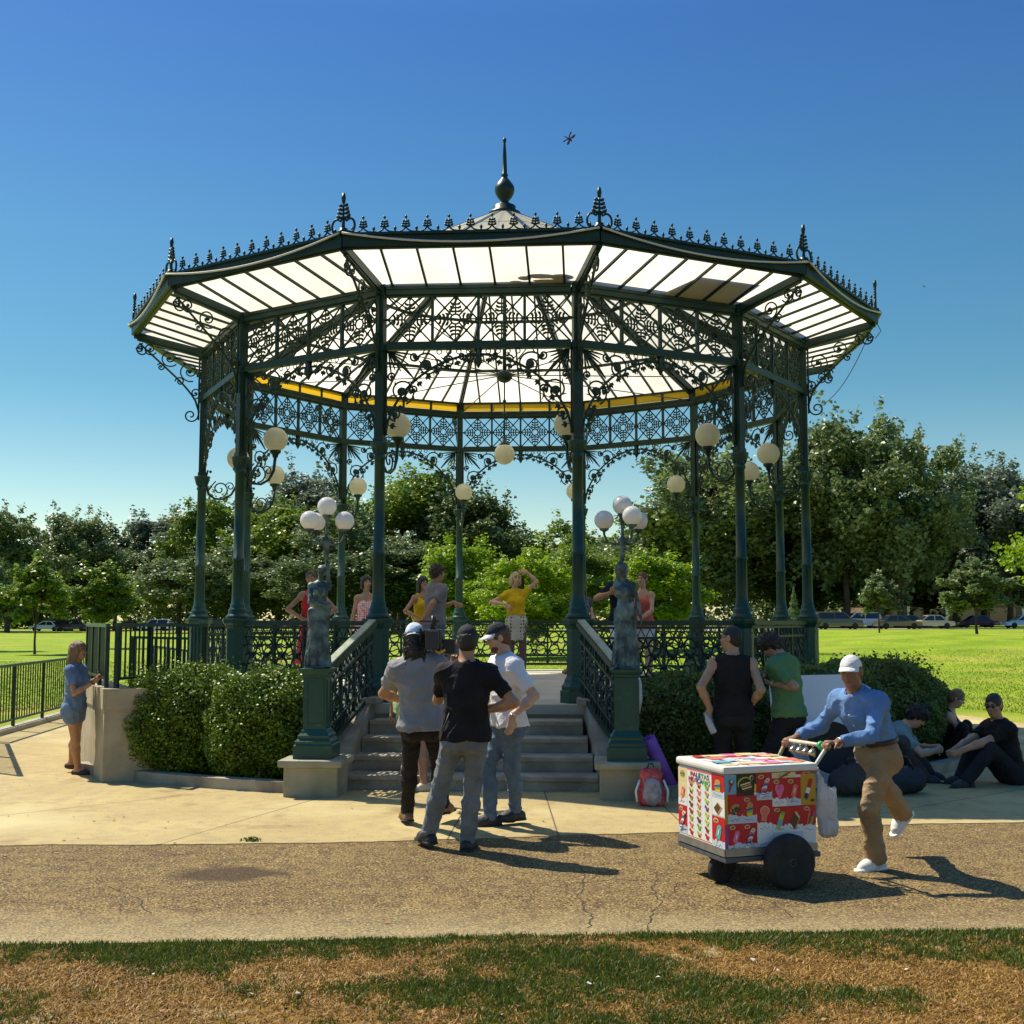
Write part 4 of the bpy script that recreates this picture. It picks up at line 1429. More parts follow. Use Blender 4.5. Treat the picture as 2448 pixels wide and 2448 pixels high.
YOUNG = [
    (72, 1046, 118, 60, 'y1', 'mid', 'young cone shaped tree with thin trunk on the left lawn'),
    (192, 1050, 130, 72, 'y2', 'mid', 'young cone shaped tree behind the girl in denim'),
    (-22, 1040, 110, 66, 'y2', 'grey', 'young tree cut by the left edge of the photo'),
    (1656, 1080, 76, 66, 'y1', 'grey', 'young tree with bare thin trunk on the right lawn crest'),
    (1838, 1048, 130, 70, 'y2', 'grey', 'young tree right of the beige car'),
]
for row in YOUNG:
    tree(*row, name='young_tree', group='young trees on the lawn')
tree(1393, 1112, 52, 46, 'c1', 'mid', 'small conifer left of the second column from the right', name='conifer', group='small conifers')
tree(1497, 1104, 54, 50, 'c2', 'grey', 'small grey conifer between the two rightmost columns', name='conifer', group='small conifers')
tree(2048, 880, 220, 30, 'n1', 'bright', 'bright green tree whose branches reach in at the right edge', name='tree', group='trees around the park lawn')


# --- far belt of wood behind everything
def wood_belt():
    r = np.random.default_rng(77)
    C, Rd = [], []
    for k in range(330):
        x = r.uniform(-170, 210); y = r.uniform(212, 236)
        h = r.uniform(7, 14)
        for _ in range(6):
            C.append([x + r.normal() * 3, y + r.normal() * 2, h * r.uniform(.05, 1)]); Rd.append(r.uniform(1.6, 3))
    C, Rd = np.array(C), np.array(Rd)
    V, F3 = leaf_cards(clump_points(C, Rd, 110000, r), .8, r)
    return np_mesh('far_wood', V, None, F3, LEAF['dark'])
tag(link('far_wood', wood_belt()), 'dark belt of distant wood behind the streets and parked cars', 'wood', kind='stuff')


# --- bushes round the bandstand
MT['bush'] = pm('bush_leaves', (.060, .115, .008), (.21, .30, .022), 2.5, .42, island=.7, transl=.14, spec=.45)
MT['bush_dark'] = pm('bush_leaves_dull', (.07, .115, .022), (.20, .26, .06), 2.5, .45, island=.7, transl=.3, spec=.4)
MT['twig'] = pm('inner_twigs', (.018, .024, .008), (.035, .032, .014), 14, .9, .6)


def bush(c, d, label, seed, mat, n=26000, leaf=.042, sprigs=70, group=None, rz=0.0):
    """clipped rounded bush; d = half sizes"""
    r = np.random.default_rng(seed)
    t = thing('bush', label, 'bush', (c[0], c[1], 0), rz, group)
    u = r.normal(size=(n, 3)); u /= np.linalg.norm(u, axis=1, keepdims=True)
    p = 2.35                                              # superellipsoid exponent
    k = (np.abs(u) ** p).sum(1) ** (-1 / p)
    S = u * k[:, None]
    lump = 1 + .03 * np.sin(S[:, 0] * 2.1 + seed * 2) + .055 * np.sin(S[:, 0] * 5 + seed) * np.sin(S[:, 1] * 4 + S[:, 2] * 5) + .03 * np.sin(S[:, 0] * 13 + S[:, 2] * 11 + seed)
    depth = 1.02 - np.abs(r.normal(0, .085, n))
    S = S * (lump * depth)[:, None]
    pts = S * np.array(d) + np.array([0, 0, d[2] * .93])
    pts = pts[pts[:, 2] > .03]
    # sprigs standing proud on top
    sp = []
    for _ in range(sprigs):
        a = r.uniform(0, 2 * PI); q = math.sqrt(r.uniform(0, .8))
        b = np.array([math.cos(a) * q * d[0], math.sin(a) * q * d[1], d[2] * (1.80 - .35 * q ** 4)])
        L = r.uniform(.06, .22); dr = np.array([r.normal() * .35, r.normal() * .35, 1])
        for i in range(9): sp.append(b + dr * L * i / 8 + r.normal(size=3) * .012)
    if sp: pts = np.concatenate([pts, np.array(sp)])
    V, F3 = leaf_cards(pts, leaf, r, .25)
    link('foliage', np_mesh('foliage', V, None, F3, mat), t)
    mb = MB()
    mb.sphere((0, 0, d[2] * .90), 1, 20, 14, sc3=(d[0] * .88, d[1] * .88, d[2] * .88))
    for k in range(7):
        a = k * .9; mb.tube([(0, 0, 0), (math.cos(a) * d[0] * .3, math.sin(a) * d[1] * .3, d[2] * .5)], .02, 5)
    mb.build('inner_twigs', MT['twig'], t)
    return t


g1 = 'clipped bushes at the left of the steps'
bush((-3.66, 13.65), (.78, .72, .63), 'rounded clipped green bush beside the concrete ramp wall', 41, MT['bush'], 46000, .034, group=g1)
bush((-2.58, 13.25), (.74, .72, .61), 'rounded clipped green bush just left of the left statue pedestal', 42, MT['bush'], 46000, .034, group=g1)
bush((-3.1, 14.75), (1.0, .5, .52), 'green bush behind the two clipped left bushes, below the railing', 45, MT['bush'], 16000, group=g1)
g2 = 'shaded bushes at the right of the steps'
for i, (ang, rr, d, lab) in enumerate((
        (-66, 5.95, (.95, .7, .60), 'shaded dark bush just right of the right statue pedestal'),
        (-50, 6.0, (1.0, .8, .62), 'shaded dark bush behind the man in the black sleeveless shirt'),
        (-37, 6.0, (1.0, .82, .66), 'shaded dark bush behind the man in green and the white board'),
        (-27, 5.8, (.86, .8, .60), 'large rounded bush at the right end, behind the seated people'))):
    p = loc_w(rr * math.cos(R(ang)), rr * math.sin(R(ang)))
    bush((p.x, p.y), d, lab, 50 + i, MT['bush_dark'], 36000, .038, group=g2, rz=R(ang + 90) + DEL)

# sparse lawn tufts to break up the middle distance
def tufts():
    r = np.random.default_rng(15)
    n = 110000
    y = 16 + 34 * r.random(n) ** 1.6; x = r.uniform(-1, 1, n) * (y * .45 + 2)
    ok = ((np.hypot(x - BX, y - BY) > 10.2) | (y > 29)) & ((x > 8.2) | (x < -8.35) | (y > 29)) & ~((x > -8.6) & (x < -4) & (y < 29))
    x, y = x[ok], y[ok]
    pts = np.stack([x, y, terrain(x, y) + .015], -1)
    m = len(pts)
    a = r.uniform(0, 2 * PI, m); h = r.uniform(.012, .035, m); w = r.uniform(.008, .02, m)
    dx = np.stack([np.cos(a) * w, np.sin(a) * w, np.zeros(m)], -1)
    ln = np.stack([r.normal(0, .02, m), r.normal(0, .02, m), h], -1)
    V = np.stack([pts - dx - [0, 0, .015], pts + dx - [0, 0, .015], pts + ln], 1).reshape(-1, 3)
    k = np.arange(m) * 3
    return np_mesh('lawn_tufts', V, None, np.stack([k, k + 1, k + 2], -1), pm('lawn_tuft', (.13, .22, .012), (.30, .38, .02), .8, .6, island=.6, transl=.3))
tag(link('lawn_tufts', tufts()), 'short tufts of grass on the sunlit lawn', 'grass', kind='stuff')

# ------------------------------------------------------------------ parked cars and far building
def car_mesh(paint, suv=False):
    L, W = (4.5, 1.78) if not suv else (4.6, 1.85)
    hb = .82 if not suv else 1.0
    ht = 1.42 if not suv else 1.72
    b = MB()
    prof = [(-L / 2, .30), (-L / 2 + .02, .60), (-L / 2 + .12, hb - .12), (-L / 2 + .95, hb - .02), (-L / 2 + 1.05, hb), (L / 2 - .75, hb), (L / 2 - .1, hb - .06), (L / 2, .62), (L / 2 - .03, .30)]
    n = len(prof)
    def section(prof, w0, w1):
        vs = [(x, -w0 / 2 if z < .8 else -w1 / 2, z) for x, z in prof] + [(x, w0 / 2 if z < .8 else w1 / 2, z) for x, z in prof]
        k = len(prof)
        return vs, [list(range(k)), list(range(k, 2 * k))[::-1]] + [[i, i + k, (i + 1) % k + k, (i + 1) % k] for i in range(k)]
    b.add(*section(prof, W, W * .95))
    if suv: cab = [(-L / 2 + 1.05, hb - .01), (-L / 2 + 1.75, ht - .06), (-L / 2 + 2.0, ht), (L / 2 - .45, ht), (L / 2 - .15, ht - .2), (L / 2 - .06, hb - .01)]
    else: cab = [(-L / 2 + 1.05, hb - .01), (-L / 2 + 1.8, ht - .05), (-L / 2 + 2.1, ht), (L / 2 - 1.55, ht), (L / 2 - 1.3, ht - .05), (L / 2 - .65, hb - .01)]
    k = len(cab)
    vs = [(x, -(W * .47 if z < hb + .01 else W * .37), z) for x, z in cab] + [(x, (W * .47 if z < hb + .01 else W * .37), z) for x, z in cab]
    b.add(vs, [list(range(k)), list(range(k, 2 * k))[::-1]] + [[i, i + k, (i + 1) % k + k, (i + 1) % k] for i in range(k)])
    body = b.mesh('body', paint)
    g = MB()
    for s in (-1, 1):
        for x0, x1, x2, x3 in ((cab[0][0] + .22, (cab[0][0] + cab[-1][0]) / 2 - .05, (cab[0][0] + cab[-1][0]) / 2 - .05, cab[1][0] + .15), ((cab[0][0] + cab[-1][0]) / 2 + .05, cab[-1][0] - .3, cab[-2][0] - .12, (cab[0][0] + cab[-1][0]) / 2 + .05)):
            z0, z1 = hb + .05, ht - .1
            yy = lambda z: s * (W * .47 + (W * .37 - W * .47) * (z - hb) / (ht - hb) + .006)
            g.add([(x0, yy(z0), z0), (x1, yy(z0), z0), (x2, yy(z1), z1), (x3, yy(z1), z1)], [(0, 1, 2, 3)])
    for (a, c) in ((cab[0], cab[1]), (cab[-1], cab[-2])):
        s = -1 if a[0] < 0 else 1
        q0 = (a[0] + (c[0] - a[0]) * .15 + s * .012, a[1] + (c[1] - a[1]) * .15 + .006); q1 = (a[0] + (c[0] - a[0]) * .9 + s * .012, a[1] + (c[1] - a[1]) * .9 + .006)
        g.add([(q0[0], -W * .43, q0[1]), (q0[0], W * .43, q0[1]), (q1[0], W * .35, q1[1]), (q1[0], -W * .35, q1[1])], [(0, 1, 2, 3)])
    glass = g.mesh('window', MT['car_glass'])
    h = MB(); h.box((0, 0, 0), (.1, .3, .12), bev=.02)
    lights = h.mesh('headlight', MT['lamp_lens'])
    spots = [('wheel', WHEELM, (x, s * (W / 2 - .10), .32)) for x in (-L / 2 + .85, L / 2 - .85) for s in (-1, 1)] + [('headlight', lights, (-L / 2 + .05, s * W * .38, .62)) for s in (-1, 1)]
    return [('body', body, (0, 0, 0)), ('windows', glass, (0, 0, 0))] + spots
_w = MB(); _w.lathe((0, 0, 0), [(.12, -.11), (.30, -.11), (.32, -.07), (.32, .07), (.30, .11), (.12, .11)], 16, axis=Matrix.Rotation(R(90), 4, 'X'))
WHEELM = _w.mesh('wheel', MT['rubber'])
MT['car_glass'] = pm('car_window', (.02, .025, .03), rough=.08, spec=.8)
MT['lamp_lens'] = pm('lamp_lens', (.7, .7, .68), rough=.15)
PAINTS = {'white': (.88, .88, .88), 'plum': (.03, .008, .035), 'red': (.33, .012, .03), 'beige': (.50, .42, .31), 'silver': (.42, .44, .46), 'black': (.012, .012, .014), 'slate': (.05, .055, .075), 'olive': (.09, .085, .055), 'blue': (.45, .55, .68), 'wine': (.11, .015, .04)}
PM_ = {k: pm('paint_' + k, c, rough=.22, coat=.6) for k, c in PAINTS.items()}
_cm = {}


def car(px, pw, Y, paint, label, suv=False, flip=False, py=None):
    f = 2448 / 1932
    x = (px * f - 1224) / FPX * Y
    z = float(terrain(x, Y)) + .035
    if (paint, suv) not in _cm: _cm[(paint, suv)] = car_mesh(PM_[paint], suv)
    t = thing('parked_car', label, 'car', (x, Y, z), PI if flip else 0, 'cars parked along the far streets')
    s = pw * f / FPX * Y / 4.5
    for nm, me, lc in _cm[(paint, suv)]:
        link(nm, me, t, loc=lc)
    return t


car(92, 75, 173, 'white', 'white sedan parked behind the young tree at far left')
car(142, 75, 170, 'plum', 'dark plum hatchback parked right of the white sedan at left', suv=True, flip=True)
car(243, 60, 176, 'red', 'bright red car seen through the pickets of the ramp railing')
car(296, 70, 176, 'white', 'white van like car seen between the ramp railing and leftmost column', suv=True)
car(372, 60, 176, 'wine', 'wine red car half hidden by the leftmost column', flip=True)
car(1578, 80, 119, 'olive', 'dark olive car just right of the rightmost column', suv=True, flip=True)
car(1617, 90, 128, 'silver', 'white silver estate car behind a tree trunk at right', suv=True)
car(1690, 80, 121, 'olive', 'dark green sedan behind the young tree trunk at right', flip=True)
car(1714, 80, 137, 'slate', 'slate blue car parked left of the beige sedan and partly behind it', flip=True)
car(1752, 100, 124, 'beige', 'beige sedan parked in front on the right street')
car(1838, 90, 138, 'wine', 'dark wine coloured sedan right of the beige sedan', suv=False)
car(1928, 100, 130, 'blue', 'pale blue sedan at the right edge of the street')
car(395, 60, 180, 'slate', 'slate car behind the left railing, far street', suv=True)

bt = thing('brick_building', 'low dark shop building with white posts behind the parked cars at far right', 'building', (92, 200, .7))
MT['brick'] = pm('brick', (.14, .075, .05), (.22, .13, .09), 3, .85)
mb = MB(); mb.box((0, 0, 3.6), (70, 10, 7.4)); mb.build('wall', MT['brick'], bt)
mb = MB(); mb.box((0, 0, 7.45), (71, 10.8, .3)); mb.build('roof', pm('roof_felt', (.05, .05, .05), rough=.9), bt)
for k in range(11):
    x = -31 + k * 6.2
    mb = MB(); mb.box((x, -5.05, 1.6), (4.2, .12, 2.6)); mb.build('shop_window', MT['car_glass'], bt)
    mb = MB(); mb.box((x - 2.9, -5.15, 1.75), (.35, .35, 3.5)); mb.build('white_post', MT['white'], bt)
    mb = MB(); mb.box((x, -5.05, 5.3), (1.6, .12, 1.8)); mb.build('window', MT['car_glass'], bt)
# ------------------------------------------------------------------ smooth implicit surfaces for people, clothes and statues
def v3(*a): return np.array(a, float)
def nrmz(a): a = np.asarray(a, float); return a / (np.linalg.norm(a) + 1e-12)


class SDF:
    def __init__(s): s.p = []; s.lo = np.full(3, 9e9); s.hi = np.full(3, -9e9)

    def _add(s, f, lo, hi, k, op='u'):
        s.p.append((f, np.asarray(lo), np.asarray(hi), k, op))
        if op == 'u': s.lo = np.minimum(s.lo, lo); s.hi = np.maximum(s.hi, hi)

    def cap(s, a, b, ra, rb, k=.03, flat=None, op='u', cut=None):
        """tapered capsule; flat=(axis, factor); cut=list of (point, normal) removing the side the normal points to"""
        a, b = np.asarray(a, float), np.asarray(b, float)
        ab = b - a; L2 = ab @ ab + 1e-12

        def f(P):
            q = P - a
            t = np.clip((q @ ab) / L2, 0, 1)
            d = q - t[..., None] * ab
            if flat is not None:
                ax, fc = flat; c = d @ ax
                d = d + (c * (1 / fc - 1))[..., None] * ax
                r = np.sqrt((d * d).sum(-1)) - (ra + (rb - ra) * t); r = r * min(1, fc)
            else:
                r = np.sqrt((d * d).sum(-1)) - (ra + (rb - ra) * t)
            if cut:
                for p, n_ in cut: r = np.maximum(r, (P - p) @ n_)
            return r
        m = max(ra, rb)
        s._add(f, np.minimum(a, b) - m, np.maximum(a, b) + m, k, op)

    def ell(s, c, rad, M=None, k=.04, op='u', cut=None):
        c = np.asarray(c, float); rad = np.asarray(rad, float); M = np.eye(3) if M is None else M   # rows = local axes

        def f(P):
            q = (P - c) @ M.T
            k0 = np.sqrt(((q / rad) ** 2).sum(-1)); k1 = np.sqrt(((q / rad ** 2) ** 2).sum(-1)) + 1e-9
            d = k0 * (k0 - 1) / k1
            if cut:
                for p, n_ in cut: d = np.maximum(d, (P - p) @ n_)
            return d
        ext = np.sqrt(((M * rad[:, None]) ** 2).sum(0))
        s._add(f, c - ext, c + ext, k, op)

    def clip(s, p, n_):
        s.p.append((lambda P: (P - p) @ n_, None, None, 0, 'c'))

    def mesh(s, name, mat, h, noise=None, smooth_iter=0):
        pad = 3 * h + .03
        lo = s.lo - pad; hi = s.hi + pad
        n = np.ceil((hi - lo) / h).astype(int) + 1
        ax = [lo[i] + h * np.arange(n[i]) for i in range(3)]
        D = np.full(n, .5, np.float32)

        def blk(l, u):
            i0 = np.clip(np.floor((l - lo) / h).astype(int), 0, n); i1 = np.clip(np.ceil((u - lo) / h).astype(int) + 1, 0, n)
            sl = tuple(slice(a, b) for a, b in zip(i0, i1))
            g = np.stack(np.meshgrid(*[ax[i][sl[i]] for i in range(3)], indexing='ij'), -1)
            return sl, g
        for f, l, u, k, op in s.p:
            if op == 'c':
                sl, g = blk(lo, hi)
                D[sl] = np.maximum(D[sl], f(g)); continue
            m = k + 2.5 * h
            sl, g = blk(l - m, u + m)
            if g.size == 0: continue
            d = f(g).astype(np.float32); c = D[sl]
            if op == 'u':
                if k > 0:
                    hh = np.maximum(k - np.abs(c - d), 0) / k
                    D[sl] = np.minimum(c, d) - hh * hh * k * .25
                else: D[sl] = np.minimum(c, d)
            else:
                if k > 0:
                    hh = np.maximum(k - np.abs(c + d), 0) / k
                    D[sl] = np.maximum(c, -d) + hh * hh * k * .25
                else: D[sl] = np.maximum(c, -d)
        if noise is not None:
            amp, freq, seed, st = noise
            r = np.random.default_rng(seed)
            near = np.abs(D) < .05
            idx = np.argwhere(near)
            P = idx * h + lo
            v = np.zeros(len(P))
            for i in range(9):
                kk = nrmz(r.normal(size=3) * np.array(st)) * freq * r.uniform(.6, 1.9)
                v += np.sin(P @ kk + r.uniform(0, 6.28) + 1.3 * np.sin(P @ (nrmz(r.normal(size=3)) * freq * .5) + r.uniform(0, 6)))
            D[near] += (amp * (np.minimum(np.abs(v), 1.5) - .75)).astype(np.float32)
        V, F = surface_nets(D, lo, h)
        return np_mesh(name, V, F, mat=mat, smooth=True)


def surface_nets(D, lo, h):
    S = D < 0
    nx, ny, nz = D.shape
    c = [S[i:nx - 1 + i, j:ny - 1 + j, k:nz - 1 + k] for i in (0, 1) for j in (0, 1) for k in (0, 1)]
    sm = np.zeros((nx - 1, ny - 1, nz - 1), np.int8)
    for q in c: sm += q
    act = (sm > 0) & (sm < 8)
    idx = np.argwhere(act)
    ids = np.full(act.shape, -1, np.int32); ids[act] = np.arange(len(idx))
    offs = [(i, j, k) for i in (0, 1) for j in (0, 1) for k in (0, 1)]
    vals = np.stack([D[idx[:, 0] + o[0], idx[:, 1] + o[1], idx[:, 2] + o[2]] for o in offs], -1)
    acc = np.zeros((len(idx), 3)); cnt = np.zeros(len(idx))
    for a in range(8):
        for b in range(a + 1, 8):
            oa, ob = np.array(offs[a]), np.array(offs[b])
            if np.abs(oa - ob).sum() != 1: continue
            va, vb = vals[:, a], vals[:, b]
            cr = (va < 0) != (vb < 0)
            t = np.where(cr, va / np.where(cr, va - vb, 1), 0)
            acc += np.where(cr[:, None], oa + t[:, None] * (ob - oa), 0); cnt += cr
    V = (idx + acc / cnt[:, None]) * h + lo
    F = []
    for axis in range(3):
        sl0 = [slice(1, -1)] * 3; sl1 = [slice(1, -1)] * 3
        sl0[axis] = slice(0, -1); sl1[axis] = slice(1, None)
        A, B = S[tuple(sl0)], S[tuple(sl1)]
        e = np.argwhere(A != B)
        if not len(e): continue
        sg = A[e[:, 0], e[:, 1], e[:, 2]]
        off = np.ones(3, int); off[axis] = 0
        e = e + off
        u, w = [(1, 2), (2, 0), (0, 1)][axis]
        du = np.zeros(3, int); du[u] = 1; dw = np.zeros(3, int); dw[w] = 1
        g = lambda q: ids[q[:, 0], q[:, 1], q[:, 2]]
        quad = np.stack([g(e - du - dw), g(e - dw), g(e), g(e - du)], -1)
        quad[~sg] = quad[~sg][:, ::-1]
        F.append(quad)
    return V, np.concatenate(F)


def ik(a, target, l1, l2, pole):
    a, target = np.asarray(a, float), np.asarray(target, float)
    d = target - a; L = np.linalg.norm(d)
    L = min(max(L, abs(l1 - l2) + 1e-3), (l1 + l2) * .9995)
    u = nrmz(d)
    x = (l1 * l1 - l2 * l2 + L * L) / (2 * L)
    y = math.sqrt(max(l1 * l1 - x * x, 0))
    p = np.asarray(pole, float); p = p - u * (p @ u); p = nrmz(p)
    return a + u * x + p * y, a + u * L


def rotm(axis, deg):
    axis = nrmz(axis); a = R(deg); c, s_ = math.cos(a), math.sin(a); x, y, z = axis
    return np.array([[c + x * x * (1 - c), x * y * (1 - c) - z * s_, x * z * (1 - c) + y * s_], [y * x * (1 - c) + z * s_, c + y * y * (1 - c), y * z * (1 - c) - x * s_], [z * x * (1 - c) - y * s_, z * y * (1 - c) + x * s_, c + z * z * (1 - c)]])


class Fig:
    """a posed human figure; local frame: forward -Y, up Z, the person's left is +X"""
    def __init__(s, loc, yaw, H, sex='m', girth=1.0):
        s.loc = Vector(loc); s.yaw = R(yaw); s.H = H; s.k = H / 1.75; s.f = sex == 'f'; s.g = girth
        s.Mi = (Matrix.Translation(s.loc) @ Matrix.Rotation(s.yaw, 4, 'Z')).inverted()

    def tl(s, px, py, Y):
        """local point seen at pixel (px, py) of the 1932 px view at distance Y"""
        f = 2448 / 1932
        q = s.Mi @ at(px * f, py * f, Y)
        return np.array(q)

    def pose(s, hip=None, lean=0, side=0, twist=0, head=(0, 0, 0), feet=None, hands=None, poles=None, knees=None, hdir=None, palm=None, curl=(.45, .45), shrug=0):
        k = s.k
        s.l1, s.l2 = .425 * k, .425 * k
        P = v3(0, 0, .92 * k) if hip is None else np.asarray(hip, float)
        X, Fw, Up = v3(1, 0, 0), v3(0, -1, 0), v3(0, 0, 1)
        Rp = rotm(X, lean * .35) @ rotm(Fw, side * .3)
        Rc = rotm(Up, twist) @ rotm(X, lean) @ rotm(Fw, side)
        s.P = P; s.Rp, s.Rc = Rp, Rc
        s.pU, s.pX, s.pF = Rp @ Up, Rp @ X, Rp @ Fw
        s.cU, s.cX, s.cF = Rc @ Up, Rc @ X, Rc @ Fw
        s.W = P + s.pU * .165 * k
        s.C = s.W + s.cU * .185 * k
        sw = (.150 if s.f else .182) * k
        s.S = [s.W + s.cU * (.300 + shrug) * k + s.cX * sw * q for q in (1, -1)]      # left, right
        s.N = s.W + s.cU * .375 * k + s.cF * .0 - s.cF * .012 * k
        hy, hp, hr = head
        Rh = Rc @ rotm(Up, hy) @ rotm(X, hp) @ rotm(Fw, hr)
        if abs(lean) > 12: Rh = rotm(Up, twist + hy) @ rotm(X, lean * .25 + hp) @ rotm(Fw, hr)
        s.hU, s.hX, s.hF = Rh @ Up, Rh @ X, Rh @ Fw
        nd = nrmz(s.cU * .6 + s.hU * .6 + s.cF * .18)
        s.Hc = s.N + nd * .085 * k + s.hU * .095 * k + s.hF * .018 * k
        s.hs = k * (.96 if s.f else 1.0)
        hw = .088 * k
        s.J = [P + s.pX * hw * q - s.pU * .0 for q in (1, -1)]
        feet = feet or ((.1, 0, 0, 0, 0), (-.1, 0, 0, 0, 0))
        s.K, s.A, s.ft = [], [], []
        for i in (0, 1):
            x, y, z, fy, fp = feet[i]
            ank = v3(x, y, z + .075 * k)
            pole = v3(0, -1, 0) if knees is None or knees[i] is None else knees[i]
            kn, an = ik(s.J[i], ank, s.l1, s.l2, pole)
            s.K.append(kn); s.A.append(an); s.ft.append((fy, fp))
        s.E, s.Wr, s.hd, s.pn = [], [], [], []
        la, lf = .295 * k, .25 * k
        s.curl = curl
        for i in (0, 1):
            q = 1 if i == 0 else -1
            t = hands[i] if hands is not None and hands[i] is not None else s.S[i] + s.cX * .10 * k * q - v3(0, 0, 1) * .53 * k + s.cF * .05
            pole = poles[i] if poles is not None and poles[i] is not None else v3(.3 * q, 1, -.2)
            el, wr = ik(s.S[i], t, la, lf, pole)
            s.E.append(el); s.Wr.append(wr)
            d = nrmz(wr - el) if hdir is None or hdir[i] is None else nrmz(hdir[i])
            n_ = (v3(-q, 0, 0) if palm is None or palm[i] is None else np.asarray(palm[i], float))
            n_ = nrmz(n_ - d * (n_ @ d)); s.hd.append(d); s.pn.append(n_)
        return s

    # -- prims
    def torso(s, B, inf=0.0, arms_hole=True):
        k, g = s.k, s.g
        Mp = np.stack([s.pX, s.pF, s.pU]); Mc = np.stack([s.cX, s.cF, s.cU])
        e = lambda c, r, M, kk=.06: B.ell(c, np.array(r) * k * np.array([g, g, 1]) + inf, M, kk * k)
        if s.f:
            e(s.P + s.pU * .02 * k, (.160, .112, .125), Mp)
            e(s.W, (.116, .090, .14), (Mp + Mc) / 2, .07)
            e(s.C, (.138, .098, .165), Mc)
            for q in (1, -1): e(s.C + s.cX * .066 * k * q + s.cF * .070 * k + s.cU * .0, (.062, .062, .062), Mc, .035)
        else:
            e(s.P + s.pU * .02 * k, (.156, .112, .125), Mp)
            e(s.W, (.140, .102, .15), (Mp + Mc) / 2, .07)
            e(s.C, (.168, .115, .185), Mc)
            e(s.C + s.cU * .06 * k + s.cF * .025 * k, (.14, .092, .09), Mc)
        for q in (1, -1):
            B.ell(s.P + s.pX * .072 * k * q - s.pF * .045 * k - s.pU * .045 * k, np.array((.085, .085, .095)) * k * g + inf, Mp, .05 * k)
        for i in (0, 1):
            B.cap(s.N - s.cU * .035 * k, s.S[i] - s.cX * .02 * k * (1 if i == 0 else -1) + s.cU * .006 * k, (.050 if s.f else .060) * k + inf, (.040 if s.f else .048) * k + inf, .07 * k)

    def neck(s, B, inf=0.0):
        k = s.k; r = (.048 if s.f else .060) * k
        B.cap(s.N - s.cU * .03 * k, s.Hc - s.hU * .06 * k - s.hF * .02 * k, r + inf, r * .93 + inf, .03 * k)

    def arm(s, B, i, inf=0.0, t1=1.0, fore=True):
        """upper arm (to fraction t1) and forearm"""
        k = s.k; w = .82 if s.f else 1.0
        S, E, W = s.S[i], s.E[i], s.Wr[i]
        B.ell(S, np.array((.054, .053, .056)) * k * w + inf, None, .06 * k)
        B.cap(S, E, .048 * k * w + inf, .039 * k * w + inf, .03 * k)
        m = E + (W - E) * .35
        B.cap(E, m, .039 * k * w + inf, .042 * k * w + inf, .02 * k)
        B.cap(m, W, .042 * k * w + inf, .026 * k * w + inf, .02 * k)

    def sleeve(s, B, i, frac, inf, taper=.0, k2=.04):
        """frac in units of the upper arm; >1 runs down the forearm"""
        k = s.k; w = .82 if s.f else 1.0
        S, E, W = s.S[i], s.E[i], s.Wr[i]
        B.ell(S, np.array((.052, .052, .054)) * k * w + inf, None, .08 * k)
        if frac <= 1:
            p = S + (E - S) * frac; n_ = nrmz(E - S)
            e2 = S + (E - S) * min(frac + .2, 1.2)
            B.cap(S, e2, .049 * k * w + inf, .044 * k * w + inf + taper, k2 * k, cut=[(p, n_)])
        else:
            B.cap(S, E, .045 * k * w + inf, .036 * k * w + inf, k2 * k)
            f = frac - 1; p = E + (W - E) * f; n_ = nrmz(W - E)
            m = E + (W - E) * .35
            B.cap(E, m, .036 * k * w + inf, .037 * k * w + inf, .03 * k)
            B.cap(m, E + (W - E) * min(f + .12, 1.1), .037 * k * w + inf, .029 * k * w + inf, .03 * k, cut=[(p, n_)])

    def hand(s, B, i):
        k = s.k * (.92 if s.f else 1.0); d, n_ = s.hd[i], s.pn[i]
        W = s.Wr[i]
        sd = np.cross(d, n_)
        q = 1 if i == 0 else -1
        # thumb side: forward for a hanging hand with the palm to the thigh
        th = sd * (1 if (i == 0) else -1)
        c = s.curl[i]
        pal = W + d * .050 * k
        B.cap(W - d * .01 * k, W + d * .085 * k, .030 * k, .036 * k, .015 * k, flat=(n_, .42))
        for j, (o, L) in enumerate(((.030, .072), (.010, .080), (-.010, .074), (-.029, .058))):
            b = W + d * .088 * k + th * o * k
            a1 = c * 70; dr = d
            p0 = b
            for seg, (fr, rr) in enumerate(((.45, .0092), (.32, .0085), (.25, .0075))):
                dr = rotm(np.cross(d, n_), (a1 if seg else a1 * .7)) @ dr if seg else rotm(np.cross(d, n_), a1 * .7) @ d
                if dr @ n_ < -0.05 and seg == 0: dr = d
                p1 = p0 + dr * L * fr * k
                B.cap(p0, p1, rr * k, rr * .94 * k, .006 * k)
                p0 = p1
        t0 = W + d * .028 * k + th * .024 * k
        t1 = t0 + nrmz(d * .62 + th * .75 + n_ * .25) * .042 * k
        t2 = t1 + nrmz(d * .9 + th * .25 + n_ * (.3 + c)) * .040 * k
        B.cap(t0, t1, .014 * k, .0115 * k, .012 * k); B.cap(t1, t2, .0110 * k, .009 * k, .006 * k)

    def leg(s, B, i, inf=0.0, kinf=None, t=1.0):
        k = s.k; g = s.g
        J, K, A = s.J[i], s.K[i], s.A[i]
        kinf = inf if kinf is None else kinf
        fw = nrmz(np.cross(A - K, np.cross(v3(0, -1, 0), A - K)) + 1e-9)
        B.cap(J, K, (.086 if not s.f else .088) * k * g + inf, .056 * k + inf, .05 * k)
        m = K + (A - K) * .33
        back = nrmz(s.pF) * -.014 * k
        B.cap(K, m + back, .054 * k + inf, .057 * k + kinf, .03 * k)
        B.cap(m + back, A, .057 * k + kinf, .037 * k + kinf, .03 * k)

